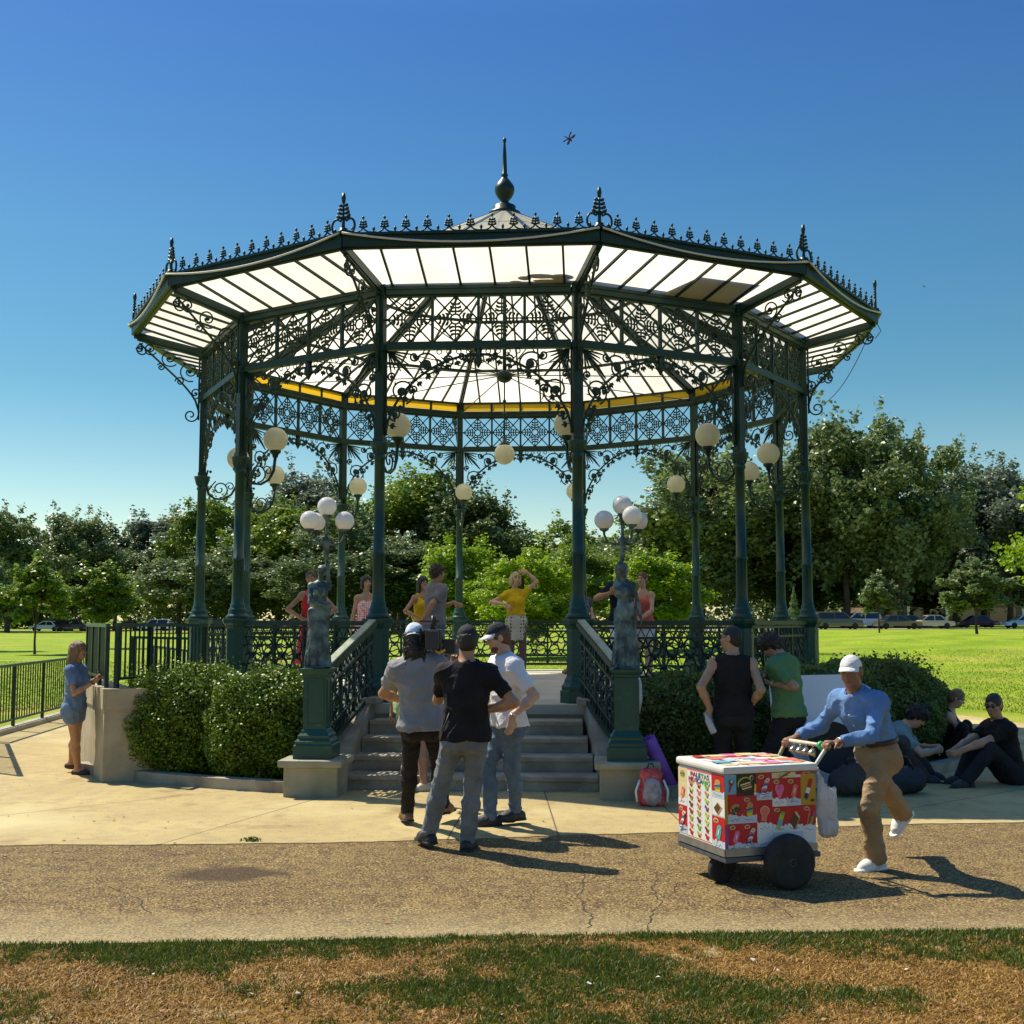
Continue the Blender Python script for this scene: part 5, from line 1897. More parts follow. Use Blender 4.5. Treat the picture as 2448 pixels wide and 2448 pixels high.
    def footvec(s, i):
        fy, fp = s.ft[i]
        d = rotm(v3(0, 0, 1), fy) @ rotm(v3(1, 0, 0), fp) @ v3(0, -1, 0)
        dn = rotm(v3(0, 0, 1), fy) @ rotm(v3(1, 0, 0), fp) @ v3(0, 0, -1)
        return d, dn

    def foot(s, B, i, inf=0.0, shoe=False, high=0.0):
        k = s.k; A = s.A[i]; d, dn = s.footvec(i)
        sole = A + dn * (.075 * k - .002)
        h = sole - d * .055 * k; toe = sole + d * .165 * k
        ax = np.cross(d, dn)
        cut = [(sole + dn * .0, dn)] if shoe else [(sole + dn * -.004, dn)]
        r1, r2 = .036 * k + inf, .040 * k + inf
        B.cap(h - dn * .035 * k, sole + d * .09 * k - dn * .032 * k, r1, r2, .03 * k, cut=cut)
        B.cap(sole + d * .08 * k - dn * .026 * k, toe - d * .03 * k - dn * .022 * k, r2, .032 * k + inf, .03 * k, cut=cut)
        B.cap(A - dn * (.0 + high), sole + d * .05 * k - dn * .04 * k, .040 * k + inf, .040 * k + inf, .03 * k, cut=cut + ([(A - dn * (.02 + high), -dn)] if shoe else []))

    def headsdf(s, B):
        h = s.hs; M = np.stack([s.hX, s.hF, s.hU]); o = s.Hc
        p = lambda x, y, z: o + (s.hX * x + s.hF * y + s.hU * z) * h
        B.ell(p(0, -.012, .028), np.array((.073, .093, .086)) * h, M, .02)
        w = .9 if s.f else 1.0
        B.ell(p(0, .022, -.040), np.array((.058 * w, .062, .076)) * h, M, .04 * h)
        B.ell(p(0, .052, -.094), np.array((.026 * w, .026, .022)) * h, M, .035 * h)
        B.cap(p(0, .080, .012), p(0, .102, -.026), .0075 * h, .0125 * h, .012 * h)
        for q in (1, -1):
            B.cap(p(.004 * q, .078, .026), p(.040 * q, .070, .024), .010 * h, .009 * h, .015 * h)
            B.ell(p(.034 * q, .060, -.026), np.array((.022, .022, .024)) * h, M, .025 * h)
            B.ell(p(.030 * q, .094, .006), np.array((.014, .014, .010)) * h, M, .012 * h, op='s')
            B.ell(p(.076 * q, -.008, -.006), np.array((.010, .022, .033)) * h, M, .010 * h)
            B.cap(p(.010 * q, .098, -.030), p(.012 * q, .094, -.028), .008 * h, .007 * h, .006 * h)
        B.cap(p(-.016, .081, -.060), p(.016, .081, -.060), .0085 * h, .0085 * h, .008 * h)
        B.cap(p(-.013, .078, -.072), p(.013, .078, -.072), .0085 * h, .0085 * h, .008 * h)

    def hp(s, x, y, z):
        return s.Hc + (s.hX * x + s.hF * y + s.hU * z) * s.hs


def skin_mat(name, a):
    b = tuple(x * .80 for x in a)
    m = pm(name, a, b, 14, .48, .06, 120, spec=.4)
    bs = m.node_tree.nodes['Principled BSDF']
    bs.inputs['Subsurface Weight'].default_value = .12
    bs.inputs['Subsurface Radius'].default_value = (.012, .005, .003)
    return m


SK = {'fair': skin_mat('skin_fair', (.60, .36, .25)), 'tan': skin_mat('skin_tan', (.42, .215, .12)), 'olive': skin_mat('skin_olive', (.46, .27, .17)), 'brown': skin_mat('skin_brown', (.27, .135, .075))}
HAIR = {k: pm('hair_' + k, a, tuple(x * .45 for x in a), 30, .45, .5, 90, stretch=(3, 3, .5)) for k, a in
        {'black': (.012, .010, .009), 'darkbrown': (.035, .020, .012), 'brown': (.10, .055, .028), 'lightbrown': (.26, .15, .07), 'blonde': (.58, .43, .22), 'auburn': (.16, .06, .025), 'grey': (.08, .075, .07)}.items()}
def cloth(name, a, b=None, sc_=6, bump=.75, rough=.85):
    return pm('cloth_' + name, a, b or tuple(x * .8 for x in a), sc_, rough, bump, 22, spec=.2)
EYE = pm('eye_white', (.30, .27, .24), rough=.3); IRIS = pm('iris', (.02, .012, .008), rough=.1); LIP = pm('lips', (.36, .13, .11), rough=.45); BROW = pm('brow', (.03, .02, .014), rough=.8)


def build_face(s, root, hair, lips=None, brows=True, near=True):
    h = s.hs
    for q in (1, -1):
        mb = MB()
        mb.sphere(s.hp(.031 * q, .0765, .006), .0100 * h, 10, 8)
        mb.cm = 1
        mb.sphere(s.hp(.031 * q, .0822, .0055), .0056 * h, 8, 6)
        mb.cm = 2   # upper lid line
        mb.tube([s.hp((.031 + dx) * q, .0865 - abs(dx) * .28, .0135 - abs(dx) * .28) for dx in (-.013, -.006, 0, .006, .013)], .0026 * h, 5)
        mb.build('eye', [EYE, IRIS, BROW], root)
        mb = MB()
        mb.tube([s.hp(.014 * q, .0895, .0295), s.hp(.03 * q, .0885, .0325), s.hp(.047 * q, .078, .026)], [.0035 * h, .0042 * h, .002 * h], 5)
        mb.build('eyebrow', hair, root)
    mb = MB()
    mb.tube([s.hp(x, .0905 - abs(x) * .35, -.0655 + .0 * x) for x in (-.024, -.012, 0, .012, .024)], [.002 * h, .0052 * h, .006 * h, .0052 * h, .002 * h], 6)
    mb.build('lips', lips or LIP, root)


def hair_sdf(s, style):
    B = SDF(); h = s.hs
    M = np.stack([s.hX, s.hF, s.hU])
    p = s.hp
    inf = {'short': .010, 'buzz': .005, 'curly': .030, 'long': .014, 'bob': .018, 'bun': .008, 'pony': .009, 'wavy': .018}[style]
    B.ell(p(0, -.014, .030), np.array((.073, .094, .086)) * h + inf, M, .02)
    if style in ('short', 'buzz', 'curly'):
        B.ell(p(0, -.045, -.020), np.array((.068, .060, .075)) * h + inf * .8, M, .03)
    if style in ('bun', 'pony', 'wavy', 'bob', 'long'):
        B.ell(p(0, -.045, -.015), np.array((.070, .062, .080)) * h + inf * .7, M, .03)
    if style == 'bun': B.ell(p(0, -.105, .055), np.array((.042, .038, .040)) * h, M, .015)
    dn = v3(0, 0, -1)
    if style == 'pony':
        a = p(0, -.10, .03); B.cap(a, a - s.hF * .03 + dn * .08, .022, .026, .01); B.cap(a - s.hF * .03 + dn * .08, a - s.hF * .02 + dn * .22, .026, .012, .01)
    if style == 'bob':
        for q in (1, -1):
            for y in (.02, -.03, -.07):
                B.cap(p(.072 * q, y, .02), p(.078 * q, y, -.085), .024 * h, .026 * h, .02)
        B.cap(p(0, -.09, .0), p(0, -.085, -.10), .05 * h, .048 * h, .03)
    if style in ('long', 'wavy'):
        L = .24 if style == 'long' else .30
        for q in (1, -1):
            for y in (.005, -.035, -.07):
                a = p(.070 * q, y, .02); m = p(.072 * q, y - .005, -.10)
                B.cap(a, m, .022 * h, .026 * h, .02); B.cap(m, m + dn * L * .5 - s.cF * .035 + s.cX * .0, .026 * h, .016 * h, .02)
        B.cap(p(0, -.085, .0), p(0, -.095, -.12), .052 * h, .054 * h, .03); B.cap(p(0, -.095, -.12), p(0, -.095, -.12) + dn * L * .62, .054 * h, .030 * h, .03, flat=(s.cF, .6))
    # face opening
    fz = {'buzz': .000, 'short': -.006}.get(style, -.012)
    B.ell(p(0, .098, -.040 + fz * .3), np.array((.066 if style not in ('bob', 'long', 'wavy') else .058, .075, .098)) * h, M, .012, op='s')
    if style in ('short', 'buzz', 'curly', 'bun', 'pony'):
        B.ell(p(0, .050, -.085), np.array((.105, .062, .080)) * h, M, .012, op='s')
    return B


def build_hair(s, root, style, mat, res, seed=1, keep_under=None):
    B = hair_sdf(s, style)
    if keep_under is not None: B.clip(s.hp(0, 0, keep_under[0]), nrmz(s.hU * 1.0 + s.hF * keep_under[1]))
    amp = {'curly': .016, 'wavy': .007, 'bob': .006, 'long': .006}.get(style, .004)
    fr = {'curly': 75, 'wavy': 75}.get(style, 80)
    return link('hair', B.mesh('hair', mat, res, (amp, fr, seed, (1, 1, .35 if style != 'curly' else 1))), root)


def build_cap(s, root, mat, brim_mat, res, back=False, tilt=0.0):
    h = s.hs; M = np.stack([s.hX, s.hF, s.hU]); p = s.hp
    B = SDF()
    q = -1 if back else 1
    B.ell(p(0, -.012, .034), np.array((.080, .100, .092)) * h, M, .01)
    B.clip(p(0, 0, .038 if not back else .030), nrmz(-s.hU + s.hF * (.12 * q)))
    cap_ = link('cap', B.mesh('cap', mat, res), root)
    b = MB()
    N_ = 12; rows = []
    for r_ in range(5):
        t = r_ / 4
        row = []
        for j in range(N_ + 1):
            a = R(-68 + 136 * j / N_)
            rx, ry = (.078, .088)
            x = math.sin(a) * (rx + .004 * t); y = math.cos(a) * (ry) * (1) + t * .075 * math.cos(a) ** .8 if math.cos(a) > 0 else 0
            z = .044 + .006 * 0 - .020 * t - .016 * (math.sin(a) ** 2) * (.3 + t) + .004
            row.append(p(x, q * (y - .012), z))
        rows.append(row)
    vs = [Vector(v) for r_ in rows for v in r_]; up = Vector(s.hU) * .004
    n1 = N_ + 1; fs = []
    m = len(vs)
    vs2 = [v + up for v in vs]
    for r_ in range(4):
        for j in range(N_):
            a = r_ * n1 + j
            fs.append((a, a + 1, a + 1 + n1, a + n1)); fs.append((m + a + n1, m + a + 1 + n1, m + a + 1, m + a))
    for j in range(N_):
        a = 4 * n1 + j; fs.append((a, a + 1, a + 1 + m, a + m))
    b.add(vs + vs2, fs, True)
    b.sphere(p(0, -.012, .127), .006, 6, 4)
    b.build('cap_brim', brim_mat, root)
    if back:
        # strap gap at the front, hair shows
        pass
    return cap_


def shirt(s, root, mat, sleeve, hem, res, inf=.016, neck='crew', name='shirt', noise=.010, seed=3, collar=False, open_arm=False, flare=0.0):
    """hem: metres below the hip joint along the spine (negative = above)"""
    B = SDF(); k = s.k
    s.torso(B, inf)
    if hem > .02:
        for i in (0, 1): B.cap(s.J[i], s.J[i] + (s.K[i] - s.J[i]) * .5, .088 * k * s.g + inf + .006 + flare, .075 * k + inf + .01 + flare, .06)
    # shirt hangs straight from chest to hip
    B.cap(s.C - s.cU * .05 * k, s.P + s.pU * .02, (.118 if s.f else .135) * k + inf, (.125 if s.f else .135) * k + inf, .07, flat=(nrmz(s.pF + s.cF), .74))
    for i in (0, 1):
        if sleeve > 0: s.sleeve(B, i, sleeve, inf * .75 + .001, .008 if sleeve < 1 else 0)
        elif open_arm: pass
    B.clip(s.P - s.pU * hem, -s.pU)
    r = (.052 if s.f else .064) * k
    B.cap(s.N - s.cU * .0, s.N + s.cU * .3 * k, r + .004, r + .03, .006, op='s')
    if neck == 'scoop':
        B.ell(s.N + s.cF * .075 * k - s.cU * .035 * k, np.array((.075, .09, .085)) * k, np.stack([s.cX, s.cF, s.cU]), .01, op='s')
    if neck in ('strap', 'tube'):
        B.ell(s.N + s.cF * .07 * k - s.cU * .03 * k, np.array((.085, .10, .10)) * k, np.stack([s.cX, s.cF, s.cU]), .01, op='s')
        if neck == 'tube': B.clip(s.C + s.cU * .075 * k, nrmz(s.cU))
    if sleeve <= 0:
        q0 = .070 if neck != 'muscle' else .062
        for i in (0, 1):
            o = s.cX * (1 if i == 0 else -1)
            c = s.S[i] + o * (.040 if neck == 'muscle' else .012) * k - s.cU * .01 * k
            B.ell(c, np.array((.062 if neck == 'muscle' else .060, .13, .098)) * k, np.stack([s.cX, s.cF, s.cU]), .01, op='s')
    o = link(name, B.mesh(name, mat, res, (noise * .50, 24, seed, (1, 1, 1.6))), root)
    if collar:
        C = SDF()
        a = s.N + s.cU * .012 * k
        C.cap(a, a + s.cU * .028 * k, r + .016, r + .008, .01)
        C.clip(a + s.cU * .040 * k, s.cU); C.clip(a - s.cU * .02 * k, -s.cU)
        C.cap(a - s.cU * .2, a + s.cU * .3, r + .001, r - .001, .004, op='s')
        C.ell(a + s.cF * .09 * k + s.cU * .02, np.array((.03, .06, .06)) * k, np.stack([s.cX, s.cF, s.cU]), .01, op='s')
        link('collar', C.mesh('collar', mat, min(res, .007)), o)
    return o


def trousers(s, root, mat, res, inf=.012, cuff=.0, top=.10, cut=None, name='trousers', noise=.008, seed=9, flare=.012):
    """cut: fraction along the leg: None full length, <1 ends on the thigh, >1 on the shin"""
    B = SDF(); k = s.k
    Mp = np.stack([s.pX, s.pF, s.pU])
    B.ell(s.P + s.pU * .02 * k, np.array((.158, .113, .125)) * k * np.array([s.g, s.g, 1]) + inf, Mp, .05)
    for q in (1, -1):
        B.ell(s.P + s.pX * .072 * k * q - s.pF * .045 * k - s.pU * .045 * k, np.array((.085, .085, .095)) * k * s.g + inf, Mp, .05)
    B.ell(s.W, np.array((.138 if not s.f else .116, .100, .12)) * k * np.array([s.g, s.g, 1]) + inf, Mp, .05)
    B.clip(s.P + s.pU * top * k, s.pU)
    for i in (0, 1):
        J, K, A = s.J[i], s.K[i], s.A[i]
        if cut is not None and cut <= 1:
            p = J + (K - J) * cut; n_ = nrmz(K - J)
            B.cap(J, K, .088 * k * s.g + inf, .070 * k + inf + flare, .05, cut=[(p, n_)])
        else:
            B.cap(J, K, .087 * k * s.g + inf, .058 * k + inf, .05)
            m = K + (A - K) * .33; back = nrmz(s.pF) * -.012 * k
            f = 1.04 if cut is None else cut - 1
            p = K + (A - K) * f; n_ = nrmz(A - K)
            B.cap(K, m + back, .057 * k + inf, .058 * k + inf, .03)
            B.cap(m + back, K + (A - K) * 1.15, .058 * k + inf, .040 * k + inf + flare, .03, cut=[(p, n_)])
    return link(name, B.mesh(name, mat, res, (noise * .50, 27, seed, (1, 1, 2.2))), root)


def skirt(s, root, mat, res, length, inf=.012, flare=.03, top=.12, name='skirt', noise=.008, seed=5, freq=34):
    B = SDF(); k = s.k
    a = s.P + s.pU * .09 * k; mid = (s.K[0] + s.K[1]) / 2
    d = nrmz(mid - s.P)
    b = s.P + d * length
    Mp = np.stack([s.pX, s.pF, s.pU])
    B.ell(s.P + s.pU * .02 * k, np.array((.160, .113, .125)) * k + inf, Mp, .05)
    B.ell(s.W, np.array((.118, .092, .12)) * k + inf, Mp, .05)
    for q in (1, -1):
        B.ell(s.P + s.pX * .072 * k * q - s.pF * .045 * k - s.pU * .045 * k, np.array((.085, .085, .095)) * k + inf, Mp, .05)
    e = b + d * .05
    B.cap(s.P, e, .155 * k + inf, .150 * k + inf + flare, .05, flat=(s.pF, .74), cut=[(b, d)])
    B.clip(s.P + s.pU * top * k, s.pU)
    return link(name, B.mesh(name, mat, res, (noise, freq, seed, (1.6, 1.6, .25))), root)


def body(s, root, skin, res, feet=True):
    B = SDF()
    s.torso(B); s.neck(B)
    s.headsdf(B)
    for i in (0, 1):
        s.arm(B, i); s.hand(B, i); s.leg(B, i)
        if feet: s.foot(B, i)
    return link('body', B.mesh('body', skin, res), root)


def shoes(s, root, mat, res, sole_mat=None, high=.0, inf=.009):
    for i in (0, 1):
        B = SDF(); s.foot(B, i, inf, True, high)
        o = link('shoe', B.mesh('shoe', mat, res, (.002, 60, 3, (1, 1, 1))), root)
        if sole_mat is not None:
            k = s.k; A = s.A[i]; d, dn = s.footvec(i)
            sole = A + dn * (.075 * k - .002); ax = np.cross(d, dn)
            C = SDF()
            C.cap(sole - d * .055 * k, sole + d * .155 * k, .042 * k + inf, .040 * k + inf, .01, flat=(dn, .95), cut=[(sole + dn * .001, dn), (sole - dn * .022 * k, -dn)])
            link('sole', C.mesh('sole', sole_mat, res), o)


def person(label, s, group=None):
    return thing('person', label, 'person', s.loc, s.yaw, group)
# ------------------------------------------------------------------ people on the ground
F19 = 2448 / 1932
def g19(px, py, z=0.0): return ground_at(px * F19, py * F19, z)
NEAR, MIDR, FAR = .0085, .010, .0125
C_ = {
    'black': cloth('black', (.012, .011, .012), (.02, .018, .02)), 'charcoal': cloth('charcoal', (.065, .062, .062)),
    'greytee': cloth('grey_tee', (.27, .27, .28), (.22, .22, .23)), 'white': cloth('white_tee', (.74, .72, .74), (.66, .65, .68)),
    'blueshirt': cloth('blue_shirt', (.15, .27, .50), (.105, .20, .40)), 'khaki': cloth('khaki', (.36, .255, .145), (.28, .19, .11)),
    'jeans': cloth('blue_jeans', (.085, .13, .20), (.13, .185, .26), 9), 'greyjeans': cloth('grey_jeans', (.13, .15, .165), (.19, .21, .225), 9),
    'denim': cloth('denim', (.10, .155, .26), (.17, .24, .36), 7), 'greenpolo': cloth('green_polo', (.075, .20, .095), (.13, .23, .09), 3),
    'navy': cloth('navy', (.012, .016, .035)), 'red': cloth('red', (.52, .03, .04), (.42, .02, .03)), 'pink': cloth('pink', (.72, .36, .36), (.55, .10, .16), 26, lo=0) if False else None,
    'yellow': cloth('yellow', (.62, .40, .012), (.52, .33, .01)), 'coral': cloth('coral', (.66, .14, .10)), 'shorts_white': cloth('white_shorts', (.70, .70, .72)),
    'palegreen': cloth('pale_green', (.50, .60, .38), (.28, .42, .16), 12), 'greypolo': cloth('grey_polo', (.16, .15, .17), (.20, .19, .21)),
    'teal': cloth('teal_tee', (.16, .25, .27), (.20, .29, .30)), 'darktrouser': cloth('dark_trousers', (.016, .017, .022), (.024, .025, .03)),
    'floral': cloth('dark_floral', (.03, .035, .05), (.14, .15, .2), 24), 'tights': pm('tights', (.06, .035, .035), (.16, .09, .08), 60, .5),
    'whitecap': cloth('white_cap', (.78, .77, .76)), 'darkcap': cloth('dark_cap', (.035, .036, .042)), 'paleblue': cloth('pale_blue_cap', (.50, .60, .72), (.68, .72, .78), 14),
    'leather': pm('boot_leather', (.20, .10, .045), (.13, .065, .03), 12, .6, .2), 'sneaker_black': pm('black_sneaker', (.012, .012, .013), (.03, .03, .032), 16, .6, .2),
    'sneaker_white': pm('white_sneaker', (.74, .72, .68), (.62, .6, .56), 10, .55, .1), 'sandal': pm('dark_sandal', (.04, .022, .015), rough=.7), 'belt': pm('belt_leather', (.03, .016, .01), rough=.45),
}
def polka(name, a, b, scale, thr):
    m = bpy.data.materials.new(name); m.use_nodes = True
    n, l = m.node_tree.nodes, m.node_tree.links; bs = n['Principled BSDF']; bs.inputs['Roughness'].default_value = .85
    tc = n.new('ShaderNodeTexCoord'); vo = n.new('ShaderNodeTexVoronoi'); vo.inputs['Scale'].default_value = scale; vo.inputs['Randomness'].default_value = .25
    l.new(tc.outputs['Object'], vo.inputs['Vector'])
    mr = n.new('ShaderNodeMapRange'); mr.inputs['From Min'].default_value = thr; mr.inputs['From Max'].default_value = thr * 1.25; l.new(vo.outputs['Distance'], mr.inputs['Value'])
    mx = n.new('ShaderNodeMix'); mx.data_type = 'RGBA'; mx.inputs['A'].default_value = (*b, 1); mx.inputs['B'].default_value = (*a, 1); l.new(mr.outputs[0], mx.inputs['Factor'])
    l.new(mx.outputs['Result'], bs.inputs['Base Color'])
    return m
C_['pink'] = polka('cloth_pink_pattern', (.66, .12, .16), (.78, .58, .54), 32, .48)
C_['redprint'] = polka('cloth_red_print', (.48, .02, .035), (.60, .12, .16), 14, .30)
C_['skirtprint'] = polka('cloth_grey_print', (.46, .43, .38), (.05, .045, .04), 18, .26)


def feet_px(s, a, b, ya=0, yb=0, za=0.0, zb=0.0, pa=0, pb=0):
    """feet from ground pixels (1932 view): left foot a, right foot b"""
    out = []
    for (px, py), y, z, p in ((a, ya, za, pa), (b, yb, zb, pb)):
        q = s.Mi @ g19(px, py, s.loc.z + z)
        out.append((q.x, q.y, z, y, p))
    return out


# --- vendor pushing the cart
V_LOC = g19(1668, 1628); V_LOC.z = 0
V = Fig((V_LOC.x, V_LOC.y, 0), -62, 1.60, 'm', 1.0)
fl = V.Mi @ g19(1640, 1643); fr = V.Mi @ g19(1722, 1606)
V.pose(hip=np.array(V.Mi @ at(1655 * F19, 1423 * F19, 8.55)), lean=35, side=0, twist=10, head=(20, 0, 0),
       feet=((fl.x, fl.y + .06, 0.0, 0, 0), (fr.x, fr.y, .06, 5, 38)), knees=(v3(0, -1, 0), v3(0, -1, -.1)),
       hands=(V.tl(1580, 1401, 8.18), V.tl(1500, 1392, 8.66)), poles=(v3(.8, .5, -.5), v3(-.6, .7, -.5)),
       hdir=(V.tl(1556, 1400, 8.13) - V.tl(1580, 1401, 8.18), V.tl(1482, 1396, 8.6) - V.tl(1500, 1392, 8.66)), palm=(v3(0, 0, -1), v3(0, 0, -1)), curl=(.75, .75))
p = person('old man in blue shirt, khaki trousers and white cap pushing the ice cream cart', V)
body(V, p, SK['brown'], .0072, feet=False)
build_face(V, p, HAIR['grey'], pm('vendor_lips', (.20, .08, .06), rough=.5))
build_hair(V, p, 'buzz', HAIR['grey'], .007, keep_under=(.05, .1))
build_cap(V, p, C_['whitecap'], C_['whitecap'], .007)
sh = shirt(V, p, C_['blueshirt'], 1.88, -.085, NEAR, .020, name='shirt', noise=.013, seed=14, collar=True)
trousers(V, p, C_['khaki'], NEAR, .015, noise=.011, top=.125, flare=.03, seed=4)
B = SDF(); Mp = np.stack([V.pX, V.pF, V.pU]); B.ell(V.P + V.pU * .075, np.array((.166, .126, .13)) * V.k * 1.06 + .016, Mp, .05); B.ell(V.W, np.array((.140, .103, .14)) * V.k * 1.06 + .028, Mp, .05)
B.clip(V.P + V.pU * .135 * V.k, V.pU); B.clip(V.P + V.pU * .095 * V.k, -V.pU)
link('belt', B.mesh('belt', C_['belt'], .0075), p)
mb = MB(); bc = V.P + V.pU * .108 + V.pF * .150; mb.box(bc, (.05, .02, .035), M=Matrix(np.stack([V.pX, V.pF, V.pU]).T).to_4x4()); mb.build('belt_buckle', MT['steel'], p)
shoes(V, p, C_['sneaker_white'], .007, MT['white'], .0)
mb = MB(); A = Matrix(np.stack([V.hd[0], np.cross(V.pn[0], V.hd[0]), V.pn[0]]).T).to_4x4()
for dd in (0,): mb.tube([Vector(V.Wr[0] - V.hd[0] * .012 + (np.cross(V.hd[0], V.pn[0]) * math.cos(a) + V.pn[0] * math.sin(a)) * .031) for a in np.linspace(0, 2 * PI, 14)], .007, 6)
mb.build('watch', MT['steel'], p)
for q in (1, 1):
    pass
mb = MB()
for j in range(4):
    c = V.C + V.cF * (.142 + .0 * j) + V.cU * (.10 - .09 * j); mb.sphere(c, .006, 6, 5)
mb.build('buttons', MT['white'], p)

# --- cameraman
s = Fig((g19(800, 1556).x, 10.1, 0), 180, 1.75, 'm', .95)
s.pose(hip=s.tl(797, 1366, 10.05), lean=-2, side=-7, twist=4, head=(-8, 4, 2), feet=feet_px(s, (768, 1556), (838, 1552), 16, -24),
       hands=(s.tl(750, 1330, 9.75) * 0 + s.tl(762, 1322, 10.38), s.tl(836, 1225, 10.36)), poles=(v3(1, .2, -.3), v3(-1, .2, -.9)), palm=(v3(0, 0, 1), v3(0, 0, 1)), hdir=(v3(-.4, -1, .1), v3(0, -1, .2)))
p = person('cameraman with long dark hair, grey tee and backwards cap, seen from behind', s)
body(s, p, SK['tan'], NEAR, feet=False); build_face(s, p, HAIR['black'])
build_hair(s, p, 'wavy', HAIR['black'], NEAR, 3, keep_under=(.055, -.1))
build_cap(s, p, C_['paleblue'], C_['paleblue'], .0075, back=True)
shirt(s, p, C_['greytee'], .62, .055, NEAR, .026, noise=.016, seed=31)
trousers(s, p, C_['black'], NEAR, .008, noise=.012, top=.10, flare=.004, seed=8)
shoes(s, p, C_['leather'], .008, MT['rubber'], .06)
CAMF = s
mb = MB(); bt_ = Vector(s.tl(878, 1352, 9.93)); mb.lathe(bt_, [(.02, -.09), (.025, -.08), (.025, .03), (.011, .06), (.011, .08)], 10); MT['pet'] = pm('clear_bottle', (.62, .66, .68), (.5, .54, .57), 20, .12, spec=.8, transl=.3)
o = mb.build('water_bottle', MT['pet']); M4 = Matrix.Translation(s.loc) @ Matrix.Rotation(s.yaw, 4, 'Z'); o.matrix_world = M4
tag(o, 'clear plastic bottle in the back pocket of the cameraman', 'bottle')

# film camera on his right shoulder
cm = thing('film_camera', 'black shoulder film camera resting beside the cameraman head', 'camera', at(1036, 1543, 10.05))
cm.scale = (1.18, 1.18, 1.18)
mb = MB(); mb.box((0, .02, .045), (.11, .22, .14), bev=.012); mb.box((0, .02, .125), (.04, .18, .02), bev=.005); mb.build('camera_body', MT['black'], cm)
mb = MB(); A = Matrix.Rotation(R(-90), 4, 'X'); mb.lathe((0, .12, .04), [(.045, 0), (.05, .05), (.05, .12), (.06, .13), (.062, .18)], 16, axis=A); mb.build('lens', MT['black'], cm)
mb = MB(); mb.box((0, -.13, .04), (.09, .08, .13), bev=.008); mb.build('battery', pm('battery', (.03, .03, .032), rough=.5), cm)
mb = MB(); mb.tube([(0, -.10, .13), (0, -.08, .20), (0, .10, .20), (0, .12, .13)], .012, 8); mb.box((-.03, .02, .17), (.14, .012, .012)); mb.build('top_handle', MT['black'], cm)
mb = MB(); mb.box((-.085, -.04, .08), (.012, .13, .085), bev=.004); mb.build('side_screen', MT['black'], cm)
mb = MB(); mb.box((.105, .06, -.005), (.09, .05, .10), bev=.006); mb.build('follow_box', MT['black'], cm)
mb = MB(); mb.tube([(.02, -.10, -.03), (.05, -.13, -.05), (.085, -.10, -.03)], .010, 6); mb.build('orange_clip', pm('orange', (.75, .33, .02), rough=.5), cm)
mb = MB(); mb.tube([(-.05, .1, -.04), (.0, .12, -.10), (.05, .02, -.12), (.09, .0, -.07)], .012, 6); mb.tube([(0, .1, -.03), (.0, .25, -.04)], .01, 6); mb.tube([(-.03, .25, -.04), (.05, .25, -.04)], .01, 6); mb.build('rig_rods', MT['black'], cm)
mn = thing('monitor', 'small grey flat monitor mounted right of the film camera', 'monitor', at(1085, 1551, 10.16))
mb = MB(); mb.box((0, 0, 0), (.15, .025, .095), rz=R(-12), bev=.006); mb.build('case', pm('monitor_back', (.20, .22, .25), rough=.4), mn)
mb = MB(); mb.box((.0, .016, 0), (.13, .006, .08), rz=R(-12)); mb.build('screen', MT['black'], mn)

# --- black tee man
s = Fig((g19(868, 1600).x, 9.12, 0), 176, 1.72, 'm', .97)
s.pose(hip=s.tl(878, 1386, 9.12), lean=1, side=1, twist=-8, head=(16, 8, 0), feet=feet_px(s, (806, 1600), (882, 1604), 32, -6),
       hands=(s.tl(852, 1266, 9.36), s.tl(917, 1340, 9.12)), poles=(v3(.5, .3, -1), v3(-1, .4, 0)), palm=(v3(0, 1, .2), v3(0, 0, 1)), hdir=(v3(-.3, -.25, 1), v3(.9, -.2, -.4)), curl=(.7, .3))
p = person('man in black tee, grey jeans and dark cap, back turned, hand on hip', s)
body(s, p, SK['tan'], NEAR, feet=False); build_face(s, p, HAIR['black'])
build_hair(s, p, 'short', HAIR['black'], NEAR, 5, keep_under=(.028, .1))
build_cap(s, p, C_['darkcap'], C_['darkcap'], .0075)
shirt(s, p, C_['black'], .72, .045, NEAR, .014, noise=.014, seed=33)
trousers(s, p, C_['greyjeans'], NEAR, .012, noise=.014, top=.09, flare=.012, seed=18)
shoes(s, p, C_['sneaker_black'], .008, MT['rubber'], .0, .012)
mb = MB()
for q in (1, -1): mb.tube([Vector(s.hp(.080 * q, -.01, .012)), Vector(s.hp(.076 * q, .06, .012)), Vector(s.hp(.058 * q, .088, .008))], .003, 5)
mb.build('sunglasses', MT['black'], p)
pouch = MB(); pouch.box(s.tl(856, 1378, 9.06), (.10, .05, .16), bev=.02); pouch.tube([Vector(s.tl(848, 1345, 9.04)), Vector(s.tl(838, 1372, 9.03)), Vector(s.tl(833, 1392, 9.03))], .006, 6)
pouch.build('belt_pouch', MT['black'], p)

